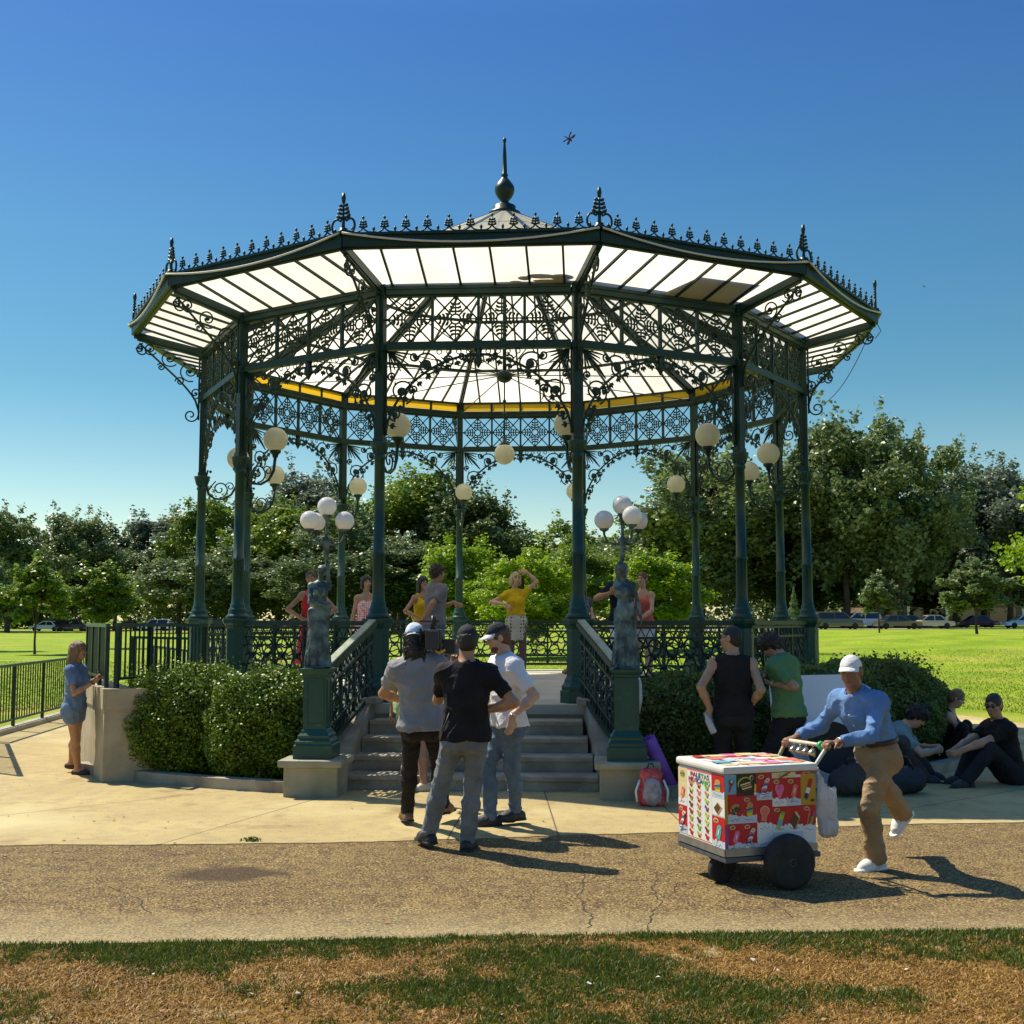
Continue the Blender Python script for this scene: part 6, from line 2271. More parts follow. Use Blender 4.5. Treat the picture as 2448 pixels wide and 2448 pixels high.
# --- white tee man
s = Fig((g19(955, 1557).x, 10.18, 0), -72, 1.755, 'm', .98)
s.pose(hip=s.tl(960, 1362, 10.15), lean=5, side=0, twist=6, head=(-8, 14, 0), feet=feet_px(s, (972, 1556), (925, 1560), 14, -6),
       hands=(s.tl(966, 1352, 9.85), s.tl(930, 1330, 10.15)), poles=(v3(.4, 1, -.2), v3(-.6, .6, -.4)), palm=(v3(-.8, -.2, 0), v3(0, 0, 1)), hdir=(s.tl(955, 1405, 9.84) - s.tl(962, 1360, 9.86), v3(-.2, -1, 0)), curl=(.35, .5),
       knees=(v3(.1, -1, 0), v3(-.1, -1, 0)))
p = person('bearded man in white tee and blue jeans with grey cap, looking down left', s)
body(s, p, SK['fair'], NEAR, feet=False); build_face(s, p, HAIR['auburn'])
build_hair(s, p, 'short', HAIR['auburn'], NEAR, 6, keep_under=(.05, .1))
B = SDF(); M = np.stack([s.hX, s.hF, s.hU]); h = s.hs
B.ell(s.hp(0, .030, -.072), np.array((.056, .060, .050)) * h, M, .02); B.ell(s.hp(0, .056, -.098), np.array((.03, .03, .028)) * h, M, .02)
B.ell(s.hp(0, .088, -.030), np.array((.06, .04, .026)) * h, M, .008, op='s'); B.cap(s.hp(-.016, .098, -.064), s.hp(.016, .098, -.064), .014 * h, .014 * h, .006, op='s')
link('beard', B.mesh('beard', HAIR['auburn'], .007, (.003, 90, 2, (1, 1, 1))), p)
build_cap(s, p, C_['darkcap'], C_['whitecap'], .0075)
shirt(s, p, C_['white'], .78, .035, NEAR, .020, noise=.015, seed=35)
trousers(s, p, C_['jeans'], NEAR, .008, noise=.014, top=.09, flare=.006, seed=28)
shoes(s, p, C_['sneaker_black'], .008, MT['rubber'], .0, .012)
mb = MB(); d, n_ = s.hd[0], s.pn[0]; w_ = s.Wr[0] - nrmz(s.Wr[0] - s.E[0]) * .02
mb.tube([Vector(w_ + (np.cross(d, n_) * math.cos(a) + n_ * math.sin(a)) * .031) for a in np.linspace(0, 2 * PI, 14)], .007, 6); mb.lathe(w_ - n_ * .033, [(.018, -.004), (.018, .004)], 12); mb.build('watch', MT['steel'], p)
mb = MB(); c = s.C + s.cF * .130 + s.cU * .11
for q in (1, -1): mb.sphere(c + s.cX * .022 * q + s.cF * .01, .02, 10, 6, sc3=(1, .4, .8))
mb.build('hanging_sunglasses', MT['black'], p)

# --- woman on the lowest step, mostly hidden behind the cameraman
q_ = loc_w(-.50, -6.36)
s = Fig((q_.x, q_.y, 0), 168, 1.66, 'f')
s.pose(hip=v3(.02, -.04, .86), lean=4, feet=((.12, -.16, .155, 10, 0), (-.16, .10, 0, -50, 0)), hands=None, knees=(v3(.15, -1, 0), v3(-.15, -1, 0)))
p = person('woman in pale green dress on the lowest step, hidden behind the cameraman', s)
body(s, p, SK['tan'], MIDR, feet=True); build_hair(s, p, 'pony', HAIR['brown'], MIDR)
shirt(s, p, C_['palegreen'], .0, .22, MIDR, .014, noise=.010, neck='scoop', name='dress', flare=.0)
shoes(s, p, pm('beige_shoe', (.50, .42, .30), rough=.6), .009)

# --- girl in denim
s = Fig((g19(140, 1457).x, 13.45, 0), 82, 1.555, 'f', .94)
s.pose(hip=s.tl(141, 1336, 13.45), lean=0, side=0, twist=0, head=(4, 4, 0), feet=feet_px(s, (134, 1458), (147, 1463), 4, -4),
       hands=(s.tl(178, 1282, 13.66), s.tl(175, 1288, 13.3)), poles=(v3(.5, .5, -1), v3(-.4, .5, -1)), palm=(v3(-.3, 0, 1), v3(.3, 0, 1)), hdir=(v3(-.15, -1, .75), v3(.15, -1, .75)), curl=(.5, .5))
p = person('girl with long light brown hair in short denim romper holding a phone', s)
body(s, p, SK['tan'], MIDR, feet=True); build_face(s, p, HAIR['brown'])
build_hair(s, p, 'long', HAIR['lightbrown'], MIDR, 9)
shirt(s, p, C_['denim'], .62, .02, MIDR, .016, noise=.012, seed=41, name='romper_top')
trousers(s, p, C_['denim'], MIDR, .013, cut=.40, top=.16, name='romper_shorts', flare=.022)
shoes(s, p, C_['sandal'], .009, None, -.035, .003)
mb = MB(); c_ = Vector(s.tl(187, 1273, 13.45)); mb.box(c_, (.012, .012, .13) , bev=.003); o = mb.build('phone', MT['black'])
o.matrix_world = Matrix.Translation(s.loc) @ Matrix.Rotation(s.yaw, 4, 'Z'); tag(o, 'dark phone held up by the girl in denim', 'phone')
mb = MB(); mb.tube([Vector(s.Wr[1] + v3(.02 * math.cos(a) * 1.3, .02 * math.sin(a), .02 * math.sin(a) * 1.1)) for a in np.linspace(0, 2 * PI, 10)], .006, 5); mb.build('wristband', MT['black'], p)

# --- man in black sleeveless shirt
s = Fig((2.17, 11.8, 0), 176, 1.77, 'm', 1.02)
s.pose(hip=s.tl(1384, 1345, 11.8), lean=0, side=0, head=(62, 0, 0), feet=((.12, .02, 0, 10, 0), (-.12, -.02, 0, -10, 0)),
       hands=(s.tl(1340, 1338, 11.75), s.tl(1417, 1330, 11.8)), poles=(v3(.6, .6, 0), v3(-.4, 1, 0)), palm=(v3(-.3, .9, 0), None), hdir=(v3(.2, .1, -1), None), curl=(.8, .4))
p = person('man in sleeveless black shirt seen from behind, holding a water bottle', s)
body(s, p, SK['olive'], MIDR, feet=False); build_face(s, p, HAIR['black']); build_hair(s, p, 'buzz', HAIR['black'], .009, 4)
shirt(s, p, C_['black'], 0, .03, MIDR, .018, neck='muscle', noise=.012, seed=51)
trousers(s, p, C_['darktrouser'], MIDR, .016, noise=.01); shoes(s, p, C_['sneaker_black'], .010, MT['rubber'])
mb = MB()
mb.tube([Vector(s.hp(x, .096 - abs(x) * .25, .008)) for x in (-.06, -.03, 0, .03, .06)], .004, 5)
for q in (1, -1): mb.tube([Vector(s.hp(.076 * q, .0, .01)), Vector(s.hp(.070 * q, .08, .008))], .003, 5); mb.sphere(s.hp(.032 * q, .094, .002), .02, 8, 6, sc3=(1, .3, .8))
mb.build('glasses', MT['black'], p)
b0, b1 = Vector(s.tl(1335, 1356, 11.62)), Vector(s.tl(1347, 1383, 11.62))
mb = MB(); dv = (b1 - b0).normalized(); mb.tube([b0 - dv * .05, b0 - dv * .03, b0 - dv * .02, b0 + dv * .01, b1 - dv * .01, b1], [.012, .012, .014, .033, .034, .030], 12)
o = mb.build('water_bottle', MT['pet']); o.matrix_world = Matrix.Translation(s.loc) @ Matrix.Rotation(s.yaw, 4, 'Z'); tag(o, 'water bottle held upside down by the man in sleeveless black', 'bottle')

# --- man in green polo
s = Fig((2.82, 12.0, 0), -130, 1.76, 'm', 1.0)
s.pose(hip=s.tl(1488, 1345, 12.0), lean=8, side=0, head=(6, 42, 0), feet=((.16, .05, 0, 10, 0), (-.14, -.05, 0, -14, 0)),
       hands=(s.tl(1460, 1290, 11.92), s.tl(1462, 1288, 12.2)), poles=(v3(.1, .9, -.8), v3(-.5, .6, -.6)), palm=(v3(0, -.3, 1), v3(0, -.3, 1)), hdir=(v3(-.4, -1, .4), v3(.2, -1, .3)), curl=(.5, .5), knees=(v3(.3, -1, 0), v3(-.2, -1, 0)))
p = person('man with curly dark hair in green polo looking down at a phone', s)
body(s, p, SK['olive'], MIDR, feet=False); build_face(s, p, HAIR['darkbrown']); build_hair(s, p, 'curly', HAIR['darkbrown'], .009, 7)
shirt(s, p, C_['greenpolo'], .80, .04, MIDR, .022, noise=.014, seed=61, collar=True)
trousers(s, p, C_['darktrouser'], MIDR, .014, noise=.01); shoes(s, p, C_['sneaker_black'], .010, MT['rubber'])
mb = MB(); d, n_ = s.hd[0], s.pn[0]; w_ = s.Wr[0]
mb.tube([Vector(w_ + (np.cross(d, n_) * math.cos(a) + n_ * math.sin(a)) * .034) for a in np.linspace(0, 2 * PI, 12)], .009, 5); mb.build('watch', pm('gold', (.6, .45, .18), rough=.3, metal=.8), p)
mb = MB(); mb.box(s.Wr[0] + s.hd[0] * .10 + v3(0, 0, .02), (.07, .13, .01), bev=.003); o = mb.build('phone', MT['black']); o.matrix_world = Matrix.Translation(s.loc) @ Matrix.Rotation(s.yaw, 4, 'Z'); tag(o, 'dark phone in the hands of the man in green polo', 'phone')

# --- people sitting on the pavement at the right
s = Fig((at(2105, 1830, 13.3).x, 13.3, 0), 72, 1.74, 'm', 1.0)
s.pose(hip=v3(0, 0, .125), lean=38, head=(0, 34, 0), feet=((.12, -.50, 0, 8, 0), (-.16, -.44, 0, -8, 0)), knees=(v3(.3, -.3, 1), v3(-.45, -.3, 1)),
       hands=(v3(.10, -.56, .36), v3(-.06, -.58, .34)), poles=(v3(1, .2, -.5), v3(-1, .2, -.5)), curl=(.6, .6))
p = person('seated man in grey blue tee bending forward beside the right bush', s)
body(s, p, SK['fair'], MIDR, feet=False); build_hair(s, p, 'curly', HAIR['black'], .010, 8); build_face(s, p, HAIR['black'])
shirt(s, p, C_['teal'], .70, -.02, MIDR, .02, noise=.012, seed=71); trousers(s, p, C_['charcoal'], MIDR, .018, noise=.01); shoes(s, p, C_['sneaker_black'], .010, MT['rubber'])

s = Fig((at(2262, 1800, 14.9).x, 14.9, 0), 62, 1.66, 'f')
s.pose(hip=v3(0, 0, .13), lean=10, head=(0, 16, 0), feet=((.14, -.36, 0, 10, 0), (-.10, -.34, 0, -14, 0)), knees=(v3(.35, -.4, 1), v3(-.3, -.5, .9)),
       hands=(v3(.12, -.44, .30), v3(-.16, -.46, .26)), poles=(v3(.6, .6, -.4), v3(-.6, .6, -.4)), curl=(.5, .5))
p = person('seated blonde woman in black tank top holding a phone', s)
body(s, p, SK['fair'], MIDR, feet=False); build_face(s, p, HAIR['lightbrown']); build_hair(s, p, 'pony', HAIR['lightbrown'], .010, 3)
shirt(s, p, C_['black'], 0, .0, MIDR, .010, neck='strap', seed=73); trousers(s, p, C_['black'], MIDR, .008); shoes(s, p, C_['sneaker_black'], .010, MT['rubber'])
mb = MB(); mb.box(s.Wr[0] + s.hd[0] * .11 + v3(0, 0, .02), (.07, .012, .13), bev=.003); o = mb.build('phone', MT['black']); o.matrix_world = Matrix.Translation(s.loc) @ Matrix.Rotation(s.yaw, 4, 'Z'); tag(o, 'phone held by the seated blonde woman', 'phone')

s = Fig((at(2412, 1850, 12.9).x, 12.9, 0), -78, 1.78, 'm', 1.04)
s.pose(hip=v3(0, 0, .13), lean=16, head=(34, 6, 0), feet=((.14, -.60, 0, 6, 0), (-.12, -.50, 0, -6, 0)), knees=(v3(.2, -.2, 1), v3(-.2, -.2, 1)),
       hands=(v3(.10, -.62, .38), v3(-.06, -.62, .36)), poles=(v3(.5, .3, -.6), v3(-.5, .3, -.6)), curl=(.6, .6))
p = person('seated man in black with sunglasses, knees up, at the right edge', s)
body(s, p, SK['olive'], MIDR, feet=False); build_face(s, p, HAIR['darkbrown']); build_hair(s, p, 'short', HAIR['darkbrown'], .009, 3)
shirt(s, p, C_['black'], .70, -.01, MIDR, .02, noise=.012, seed=75); trousers(s, p, C_['darktrouser'], MIDR, .014); shoes(s, p, C_['sneaker_black'], .010, MT['rubber'])
mb = MB()
for q in (1, -1): mb.sphere(s.hp(.032 * q, .094, .004), .024, 10, 6, sc3=(1, .3, .75)); mb.tube([Vector(s.hp(.078 * q, 0, .012)), Vector(s.hp(.06 * q, .088, .010))], .004, 5)
mb.tube([Vector(s.hp(-.03, .098, .010)), Vector(s.hp(.03, .098, .010))], .004, 5); mb.build('sunglasses', MT['black'], p)

# ------------------------------------------------------------------ people on the platform
def plat(px, Y): return (at(px * F19, 1480, Y).x, Y, ZF)

s = Fig(plat(588, 16.9), 8, 1.66, 'f'); s.pose(head=(-10, 0, 6), hands=(s.tl(607, 1166, 16.8), s.tl(568, 1166, 16.8)), poles=(v3(1, .25, .2), v3(-1, .25, .2)), hdir=(v3(-.8, -.2, -.3), v3(.8, -.2, -.3)), palm=(v3(0, 1, 0), v3(0, 1, 0)), lean=-2)
p = person('woman in red dress with hands on hips, behind the left statue', s)
body(s, p, SK['tan'], FAR); build_face(s, p, HAIR['brown']); build_hair(s, p, 'pony', HAIR['brown'], FAR)
shirt(s, p, C_['red'], 0, .02, FAR, .010, neck='strap', name='dress_top'); skirt(s, p, C_['redprint'], FAR, .52, flare=.08, name='dress_skirt'); shoes(s, p, C_['sandal'], FAR, None, -.035, .003)

s = Fig(plat(691, 18.0), 14, 1.63, 'f'); s.pose(head=(4, 0, 0))
p = person('woman in pink patterned strapless top, left of the left front column', s)
body(s, p, SK['olive'], FAR); build_face(s, p, HAIR['darkbrown']); build_hair(s, p, 'bob', HAIR['darkbrown'], FAR)
shirt(s, p, C_['pink'], 0, .12, FAR, .012, neck='tube', name='dress_top'); skirt(s, p, C_['pink'], FAR, .45, flare=.06, name='dress_skirt'); shoes(s, p, C_['sandal'], FAR, None, -.035, .003)

s = Fig(plat(797, 19.2), 30, 1.66, 'f'); s.pose(hands=(None, s.tl(790, 1165, 19.0)), poles=(None, v3(-1, .3, 0)), hdir=(None, v3(.6, -.2, -.6)))
p = person('woman with long dark curly hair, half hidden behind the man in grey polo', s)
body(s, p, SK['tan'], FAR); build_face(s, p, HAIR['black']); build_hair(s, p, 'wavy', HAIR['black'], FAR)
shirt(s, p, C_['yellow'], 0, .0, FAR, .012, neck='strap'); trousers(s, p, C_['jeans'], FAR, .010); shoes(s, p, C_['sneaker_black'], FAR)

s = Fig(plat(820, 18.1), 128, 1.79, 'm', 1.0); s.pose(head=(-26, 0, 0), lean=3, twist=-4, hands=(s.tl(856, 1137, 18.3), s.tl(800, 1168, 17.8)), poles=(v3(.4, .3, -1), v3(-.6, .8, -.2)), hdir=(s.tl(872, 1144, 18.3) - s.tl(856, 1137, 18.3), None), curl=(.3, .5))
p = person('dark haired man in grey polo pointing, back half turned', s)
body(s, p, SK['tan'], FAR); build_face(s, p, HAIR['darkbrown']); build_hair(s, p, 'curly', HAIR['darkbrown'], FAR)
shirt(s, p, C_['greypolo'], .75, .06, FAR, .022, collar=True); trousers(s, p, C_['jeans'], FAR, .012); shoes(s, p, C_['sneaker_black'], FAR)

s = Fig(plat(974, 20.1), 6, 1.76, 'f', .98); s.pose(head=(16, -2, -8), side=3, hands=(s.tl(992, 1078, 20.05), s.tl(953, 1140, 19.95)), poles=(v3(1, -.1, .75), v3(-1, .35, .1)), hdir=(v3(-1, .25, -.05), v3(.7, -.3, -.5)), palm=(v3(0, 1, 0), v3(0, 1, 0)), curl=(.3, .3),
                                                    feet=((.12, .0, .0, 24, 0), (-.10, .06, .0, -10, 0)))
p = person('blonde woman in yellow top and grey skirt, one elbow raised', s)
body(s, p, SK['fair'], .011); build_face(s, p, HAIR['brown']); build_hair(s, p, 'bob', HAIR['blonde'], .011)
shirt(s, p, C_['yellow'], .45, -.12, .011, .012, seed=81); skirt(s, p, C_['skirtprint'], .011, .30, flare=-.005, top=.15)
B = SDF(); [s.leg(B, i, .004) for i in (0, 1)]; link('tights', B.mesh('tights', C_['tights'], .011), p); shoes(s, p, MT['black'], .010, None, .04)

s = Fig(plat(1097, 21.6), 4, 1.64, 'f'); s.pose(feet=((.08, 0, 0, 10, 0), (-.24, .02, 0, -50, 0)))
p = person('woman in dark floral top hidden behind the right front column', s)
body(s, p, SK['fair'], FAR); build_face(s, p, HAIR['brown']); build_hair(s, p, 'long', HAIR['brown'], FAR)
shirt(s, p, C_['floral'], .35, .05, FAR, .02); trousers(s, p, C_['floral'], FAR, .02, cut=.4); shoes(s, p, pm('tan_sandal', (.30, .12, .06), rough=.6), FAR, None, -.03, .003)

s = Fig(plat(1173, 17.8), 30, 1.82, 'm'); s.pose(head=(10, 0, 0), hands=(s.tl(1168, 1112, 17.45), s.tl(1154, 1118, 17.45)), poles=(v3(1, .3, -.6), v3(-1, .3, -.6)), hdir=(v3(-1, -.2, .1), v3(1, -.2, .1)))
p = person('man in navy tee and white shorts, arms folded, behind the right statue', s)
body(s, p, SK['tan'], FAR); build_face(s, p, HAIR['darkbrown']); build_hair(s, p, 'short', HAIR['darkbrown'], FAR)
shirt(s, p, C_['navy'], .7, .04, FAR, .02); trousers(s, p, C_['shorts_white'], FAR, .018, cut=.85); shoes(s, p, C_['sneaker_white'], FAR)

s = Fig(plat(1213, 18.2), -24, 1.69, 'f'); s.pose(head=(-8, 0, 0), hands=(s.tl(1207, 1168, 17.9), s.tl(1203, 1168, 17.9)), poles=(v3(1, .4, 0), v3(-1, .4, 0)), hdir=(v3(-.6, -.3, -.6), v3(.5, -.3, -.6)))
p = person('woman in coral tank top and white shorts, right of the right statue', s)
body(s, p, SK['fair'], FAR); build_face(s, p, HAIR['auburn']); build_hair(s, p, 'bun', HAIR['auburn'], FAR)
shirt(s, p, C_['coral'], 0, .03, FAR, .010, neck='strap'); trousers(s, p, C_['shorts_white'], FAR, .012, cut=.55); shoes(s, p, C_['sneaker_white'], FAR)

# ------------------------------------------------------------------ lamp statues on their plinths
def lamp_statue(side):
    px, py = side * 1.55 + .14, -6.72
    w = loc_w(px, py)
    lab = 'bronze woman statue raising a lamp on green pedestal, left of the steps' if side < 0 else 'bronze woman statue raising a lamp on green pedestal, right of the steps'
    t = thing('lamp_statue', lab, 'statue', (w.x, w.y, 0), DEL, 'lamp statues flanking the steps')
    mb = MB(); mb.box((0, 0, .13), (.54, .54, .36), bev=.02); mb.box((0, 0, .335), (.64, .64, .07), bev=.02); mb.build('plinth', pm('plinth_stone' + str(side), (.36, .33, .25), (.22, .22, .14), 2.6, .85, .3, 50), t)
    mb = MB(); q = R(45); f = math.sqrt(2)
    mb.lathe((0, 0, .37), [(.195 * f, 0), (.195 * f, .13), (.18 * f, .145), (.184 * f, .17), (.155 * f, .20), (.16 * f, .225), (.138 * f, .25), (.13 * f, .27), (.116 * f, .29), (.116 * f, .80), (.13 * f, .815), (.13 * f, .83), (.155 * f, .86), (.16 * f, .885), (.12 * f, .89)], 4, smooth=False, rot=q)
    for a in range(4):
        o = Vector((math.cos(a * PI / 2), math.sin(a * PI / 2), 0)); sd = Vector((-o.y, o.x, 0))
        for z0, z1 in ((.70, .70), (1.14, 1.14)): mb.bar(o * .118 + sd * -.075 + Vector((0, 0, z0)), o * .118 + sd * .075 + Vector((0, 0, z0)), .012, .02)
        for sg in (-1, 1): mb.bar(o * .118 + sd * .083 * sg + Vector((0, 0, .69)), o * .118 + sd * .083 * sg + Vector((0, 0, 1.15)), .012, .02, up=sd)
    mb.build('pedestal', MT['iron_light'], t)
    # figure
    s = Fig((w.x, w.y, 1.26), math.degrees(DEL) + (24 if side < 0 else -18), 1.04, 'f', 1.0)
    k = s.k
    if side < 0:
        s.pose(hip=v3(0, 0, .92 * k), side=-2, head=(-14, 8, -10), feet=((.09 * k, -.05, 0, 12, 0), (-.07 * k, .03, 0, -10, 0)),
               hands=(v3(.06, -.02, 1.22), v3(.03, -.115, .63)), poles=(v3(1, .3, .3), v3(-1, .2, -.4)), hdir=(v3(0, 0, 1), v3(1, -.2, .1)), curl=(.8, .4))
    else:
        s.pose(hip=v3(0, 0, .92 * k), side=2, head=(18, 8, 8), feet=((.09 * k, .02, 0, 12, 0), (-.07 * k, -.05, 0, -10, 0)),
               hands=(v3(.17, -.02, .47), v3(-.01, -.02, 1.17)), poles=(v3(1, .6, 0), v3(-1, -.2, .5)), hdir=(v3(.1, 0, -1), v3(.2, 0, 1)), curl=(.3, .8))
    B = SDF(); s.torso(B, .004); s.neck(B); s.headsdf(B)
    for i in (0, 1): s.arm(B, i, .003); s.hand(B, i); s.leg(B, i, .008); s.foot(B, i, .004)
    # hair knot and drapery
    B.ell(s.hp(0, -.03, .05), np.array((.082, .095, .075)) * s.hs, np.stack([s.hX, s.hF, s.hU]), .01); B.ell(s.hp(0, -.12, .03), np.array((.05, .05, .05)) * s.hs, None, .01)
    B.ell(s.hp(0, .03, .06), np.array((.088, .075, .03)) * s.hs, np.stack([s.hX, s.hF, s.hU]), .01)
    bot = v3(0, .0, .045)
    B.cap(s.P + v3(0, 0, .06), bot, .082, .125, .03, flat=(v3(0, 1, 0), .82), cut=[(v3(0, 0, .02), v3(0, 0, -1))])
    r = np.random.default_rng(3 + side)
    for j in range(26):                                      # folds of the gown
        a = 2 * PI * j / 26 + r.uniform(-.1, .1); ra, rb = .085, .128 + r.uniform(-.012, .016)
        x0 = v3(math.cos(a) * ra, math.sin(a) * ra * .8, .50 + r.uniform(-.06, .04)); x1 = v3(math.cos(a + r.uniform(-.25, .25)) * rb, math.sin(a) * rb * .82, .03)
        B.cap(x0, x1, .007, .013, .012)
    for j in range(7):                                       # gathered cloth across the hips and chest
        a0 = r.uniform(-.6, .2); zz = .50 + j * .022
        B.cap(v3(-.105, -.03, zz - .05), v3(.10, -.06, zz + .02), .012, .012, .012); B.cap(v3(-.07, -.078, .70 + j * .02), v3(.06, -.082, .66 + j * .02), .006, .006, .008)
    st = link('figure', B.mesh('figure', MT['bronze'], .0065, (.0035, 60, 4, (1.4, 1.4, .3))), t)
    st.location = (0, 0, 1.26); st.rotation_euler = (0, 0, s.yaw - DEL)
    mb = MB(); mb.lathe((0, 0, 1.255), [(.135, 0), (.135, .02), (.12, .03)], 16); mb.build('figure_base', MT['bronze'], t)
    # lamp stem, arms, globes
    hx = Matrix.Rotation(s.yaw - DEL, 4, 'Z') @ Vector(s.Wr[0] if side < 0 else s.Wr[1])
    top = Vector((hx.x, hx.y, 1.26 + hx.z + .05))
    mb = MB(); mb.lathe(top, [(.012, -.12), (.03, -.03), (.022, .0), (.03, .03), (.05, .08), (.045, .11), (.018, .13), (.016, .30), (.03, .32), (.045, .345), (.05, .36)], 12)
    gl = []
    for a, up in ((0, 0), (140, 0), (215, 0)) if side < 0 else ((185, 0), (300, .03), (30, .0)):
        d = Vector((math.cos(R(a)), math.sin(R(a)), 0)); L = .185
        mb.tube([top + Vector((0, 0, .07)), top + d * .07 + Vector((0, 0, .05)), top + d * .15 + Vector((0, 0, .075)), top + d * L + Vector((0, 0, .15 + up)), top + d * L + Vector((0, 0, .185 + up))], [.012, .010, .010, .012, .014], 6)
        mb.tube([top + d * .06 + Vector((0, 0, .05)), top + d * .10 + Vector((0, 0, .12)), top + d * .13 + Vector((0, 0, .10))], .006, 5)
        c = top + d * L + Vector((0, 0, .19 + up)); mb.lathe(c, [(.02, -.01), (.045, .005), (.05, .02)], 12)
        gl.append(c + Vector((0, 0, .105)))
    gl.append(top + Vector((0, 0, .445)))
    mb.build('lamp_stem', MT['bronze'], t)
    for c in gl:
        g = MB(); g.sphere(c, .098, 20, 14); g.build('globe', MT['globe_front'], t)
MT['globe_front'] = pm('white_opal_glass', (.80, .79, .76), (.76, .75, .72), 3, .12, spec=.6, transl=.35, transl_col=(.86, .85, .82))
lamp_statue(-1)
lamp_statue(1)
# ------------------------------------------------------------------ ice cream cart
CR = R(19.45)
C0 = Vector((1.38, 7.90, 0))
cart = thing('ice_cream_cart', 'white push cart covered in red ice cream posters, on two big black wheels', 'cart', C0, CR)
CMi = (Matrix.Translation(C0) @ Matrix.Rotation(CR, 4, 'Z')).inverted()
LX, LY, Z0, Z1 = .685, .645, .215, .740
MT['cart_white'] = pm('cart_enamel', (.74, .72, .67), (.66, .63, .56), 5, .4, .03)
MT['cart_trim'] = pm('cart_trim', (.05, .065, .09), (.10, .10, .10), 10, .5, .1)
mb = MB(); mb.box((LX / 2, LY / 2, (Z0 + Z1) / 2), (LX, LY, Z1 - Z0), bev=.012); mb.build('cabinet', MT['cart_white'], cart)
mb = MB(); mb.box((LX / 2, LY / 2, Z1 + .028), (LX + .03, LY + .03, .05), bev=.018)
lid = mb.build('lid', MT['cart_white'], cart)
mb = MB(); mb.box((LX / 2 + .01, LY / 2, Z0 - .02), (LX + .03, LY + .02, .034), bev=.006); mb.build('base_frame', MT['cart_trim'], cart)
mb = MB(); mb.box((LX / 2, -.006, Z0 + .028), (LX + .004, .008, .05)); mb.box((-.006, LY / 2, Z0 + .028), (.008, LY + .004, .05)); mb.build('kick_strip', pm('zinc', (.36, .35, .32), (.26, .25, .23), 9, .4, metal=.6), cart)


MT['rim'] = pm('wheel_rim', (.05, .048, .045), (.10, .09, .08), 14, .45, .1)
def wheel_part(parent, c, r, w, nm='wheel'):
    A = Matrix.Rotation(R(90), 4, 'X')
    mb = MB(); mb.lathe(c, [(r * .55, -w * .42), (r * .82, -w / 2), (r * .95, -w * .40), (r, -w * .18), (r, w * .18), (r * .95, w * .40), (r * .82, w / 2), (r * .55, w * .42)], 32, axis=A)
    wh = mb.build(nm, MT['rubber'], parent)
    mb = MB(); mb.lathe(c, [(r * .56, -w * .34), (r * .50, -w * .20), (r * .2, -w * .26), (r * .12, -w * .5), (r * .12, w * .5), (r * .2, w * .26), (r * .5, w * .2), (r * .56, w * .34)], 24, axis=A)
    for k in range(5):
        a = 2 * PI * k / 5; mb.sphere(Vector(c) + Vector((math.cos(a) * r * .36, -w * .26, math.sin(a) * r * .36)), r * .045, 6, 4)
    mb.build('rim', MT['rim'], wh)


wheel_part(cart, (.42, -.085, .178), .178, .105)
wheel_part(cart, (.42, LY + .085, .178), .178, .105)
mb = MB(); mb.tube([(.42, -.04, .178), (.42, LY + .04, .178)], .02, 8); mb.build('axle', MT['black'], cart)
for y in (.24,):
    wheel_part(cart, (.10, y, .093), .093, .060, 'caster_wheel')
    mb = MB()
    for s in (-1, 1): mb.bar((.10, y + s * .036, .088), (.13, y + s * .036, .19), .006, .03, up=(1, 0, 0))
    mb.box((.13, y, .188), (.09, .09, .014)); mb.build('caster_fork', MT['black'], cart)
hn, hf = CMi @ at(1561 * F19, 1408 * F19, 8.17), CMi @ at(1484 * F19, 1396 * F19, 8.63)
cb = MB(); cb.tube([hn + (hn - hf) * .05, hf - (hn - hf) * .03], .014, 8); cb.build('handle_bar', pm('handle_cream', (.62, .56, .42), (.5, .44, .3), 14, .5), cart)
mb = MB(); mb.tube([hn, Vector((LX + .02, .10, Z1 - .04)), Vector((LX + .02, .10, Z0 + .1))], .013, 8); mb.build('handle_post', MT['cable'], cart)
mb = MB(); mb.tube([hf, Vector((LX + .02, LY - .10, Z1 - .04)), Vector((LX + .02, LY - .10, Z0 + .1))], .013, 8); mb.build('handle_post', pm('rope_wrap', (.52, .42, .25), (.34, .26, .14), 40, .8, .5), cart)
MT['brass'] = pm('bell_brass', (.52, .44, .30), (.35, .28, .18), 20, .25, metal=.85)
bar_d = hf - hn
for k in range(4):
    c = hn + bar_d * (.30 + .155 * k) + Vector((-.035, -.02, -.055))
    mb = MB(); mb.lathe(c, [(.004, .034), (.008, .030), (.018, .020), (.026, .0), (.029, -.016), (.027, -.017), (.018, -.014)], 14, axis=Matrix.Rotation(R(25), 4, 'Y')); mb.sphere(c + Vector((0, 0, -.012)), .008, 6, 5); mb.tube([c + Vector((0, 0, .03)), c + Vector((.03, .02, .055))], .003, 4); mb.build('bell', MT['brass'], cart)
mb = MB(); g = hn + bar_d * .16; mb.tube([g + bar_d * -.04, g, g + bar_d * .04], [.022, .03, .02], 8); mb.tube([g, g + Vector((0, -.02, -.06))], [.012, .004], 5); mb.build('green_grip', pm('green_plastic', (.03, .40, .11), rough=.35), cart)

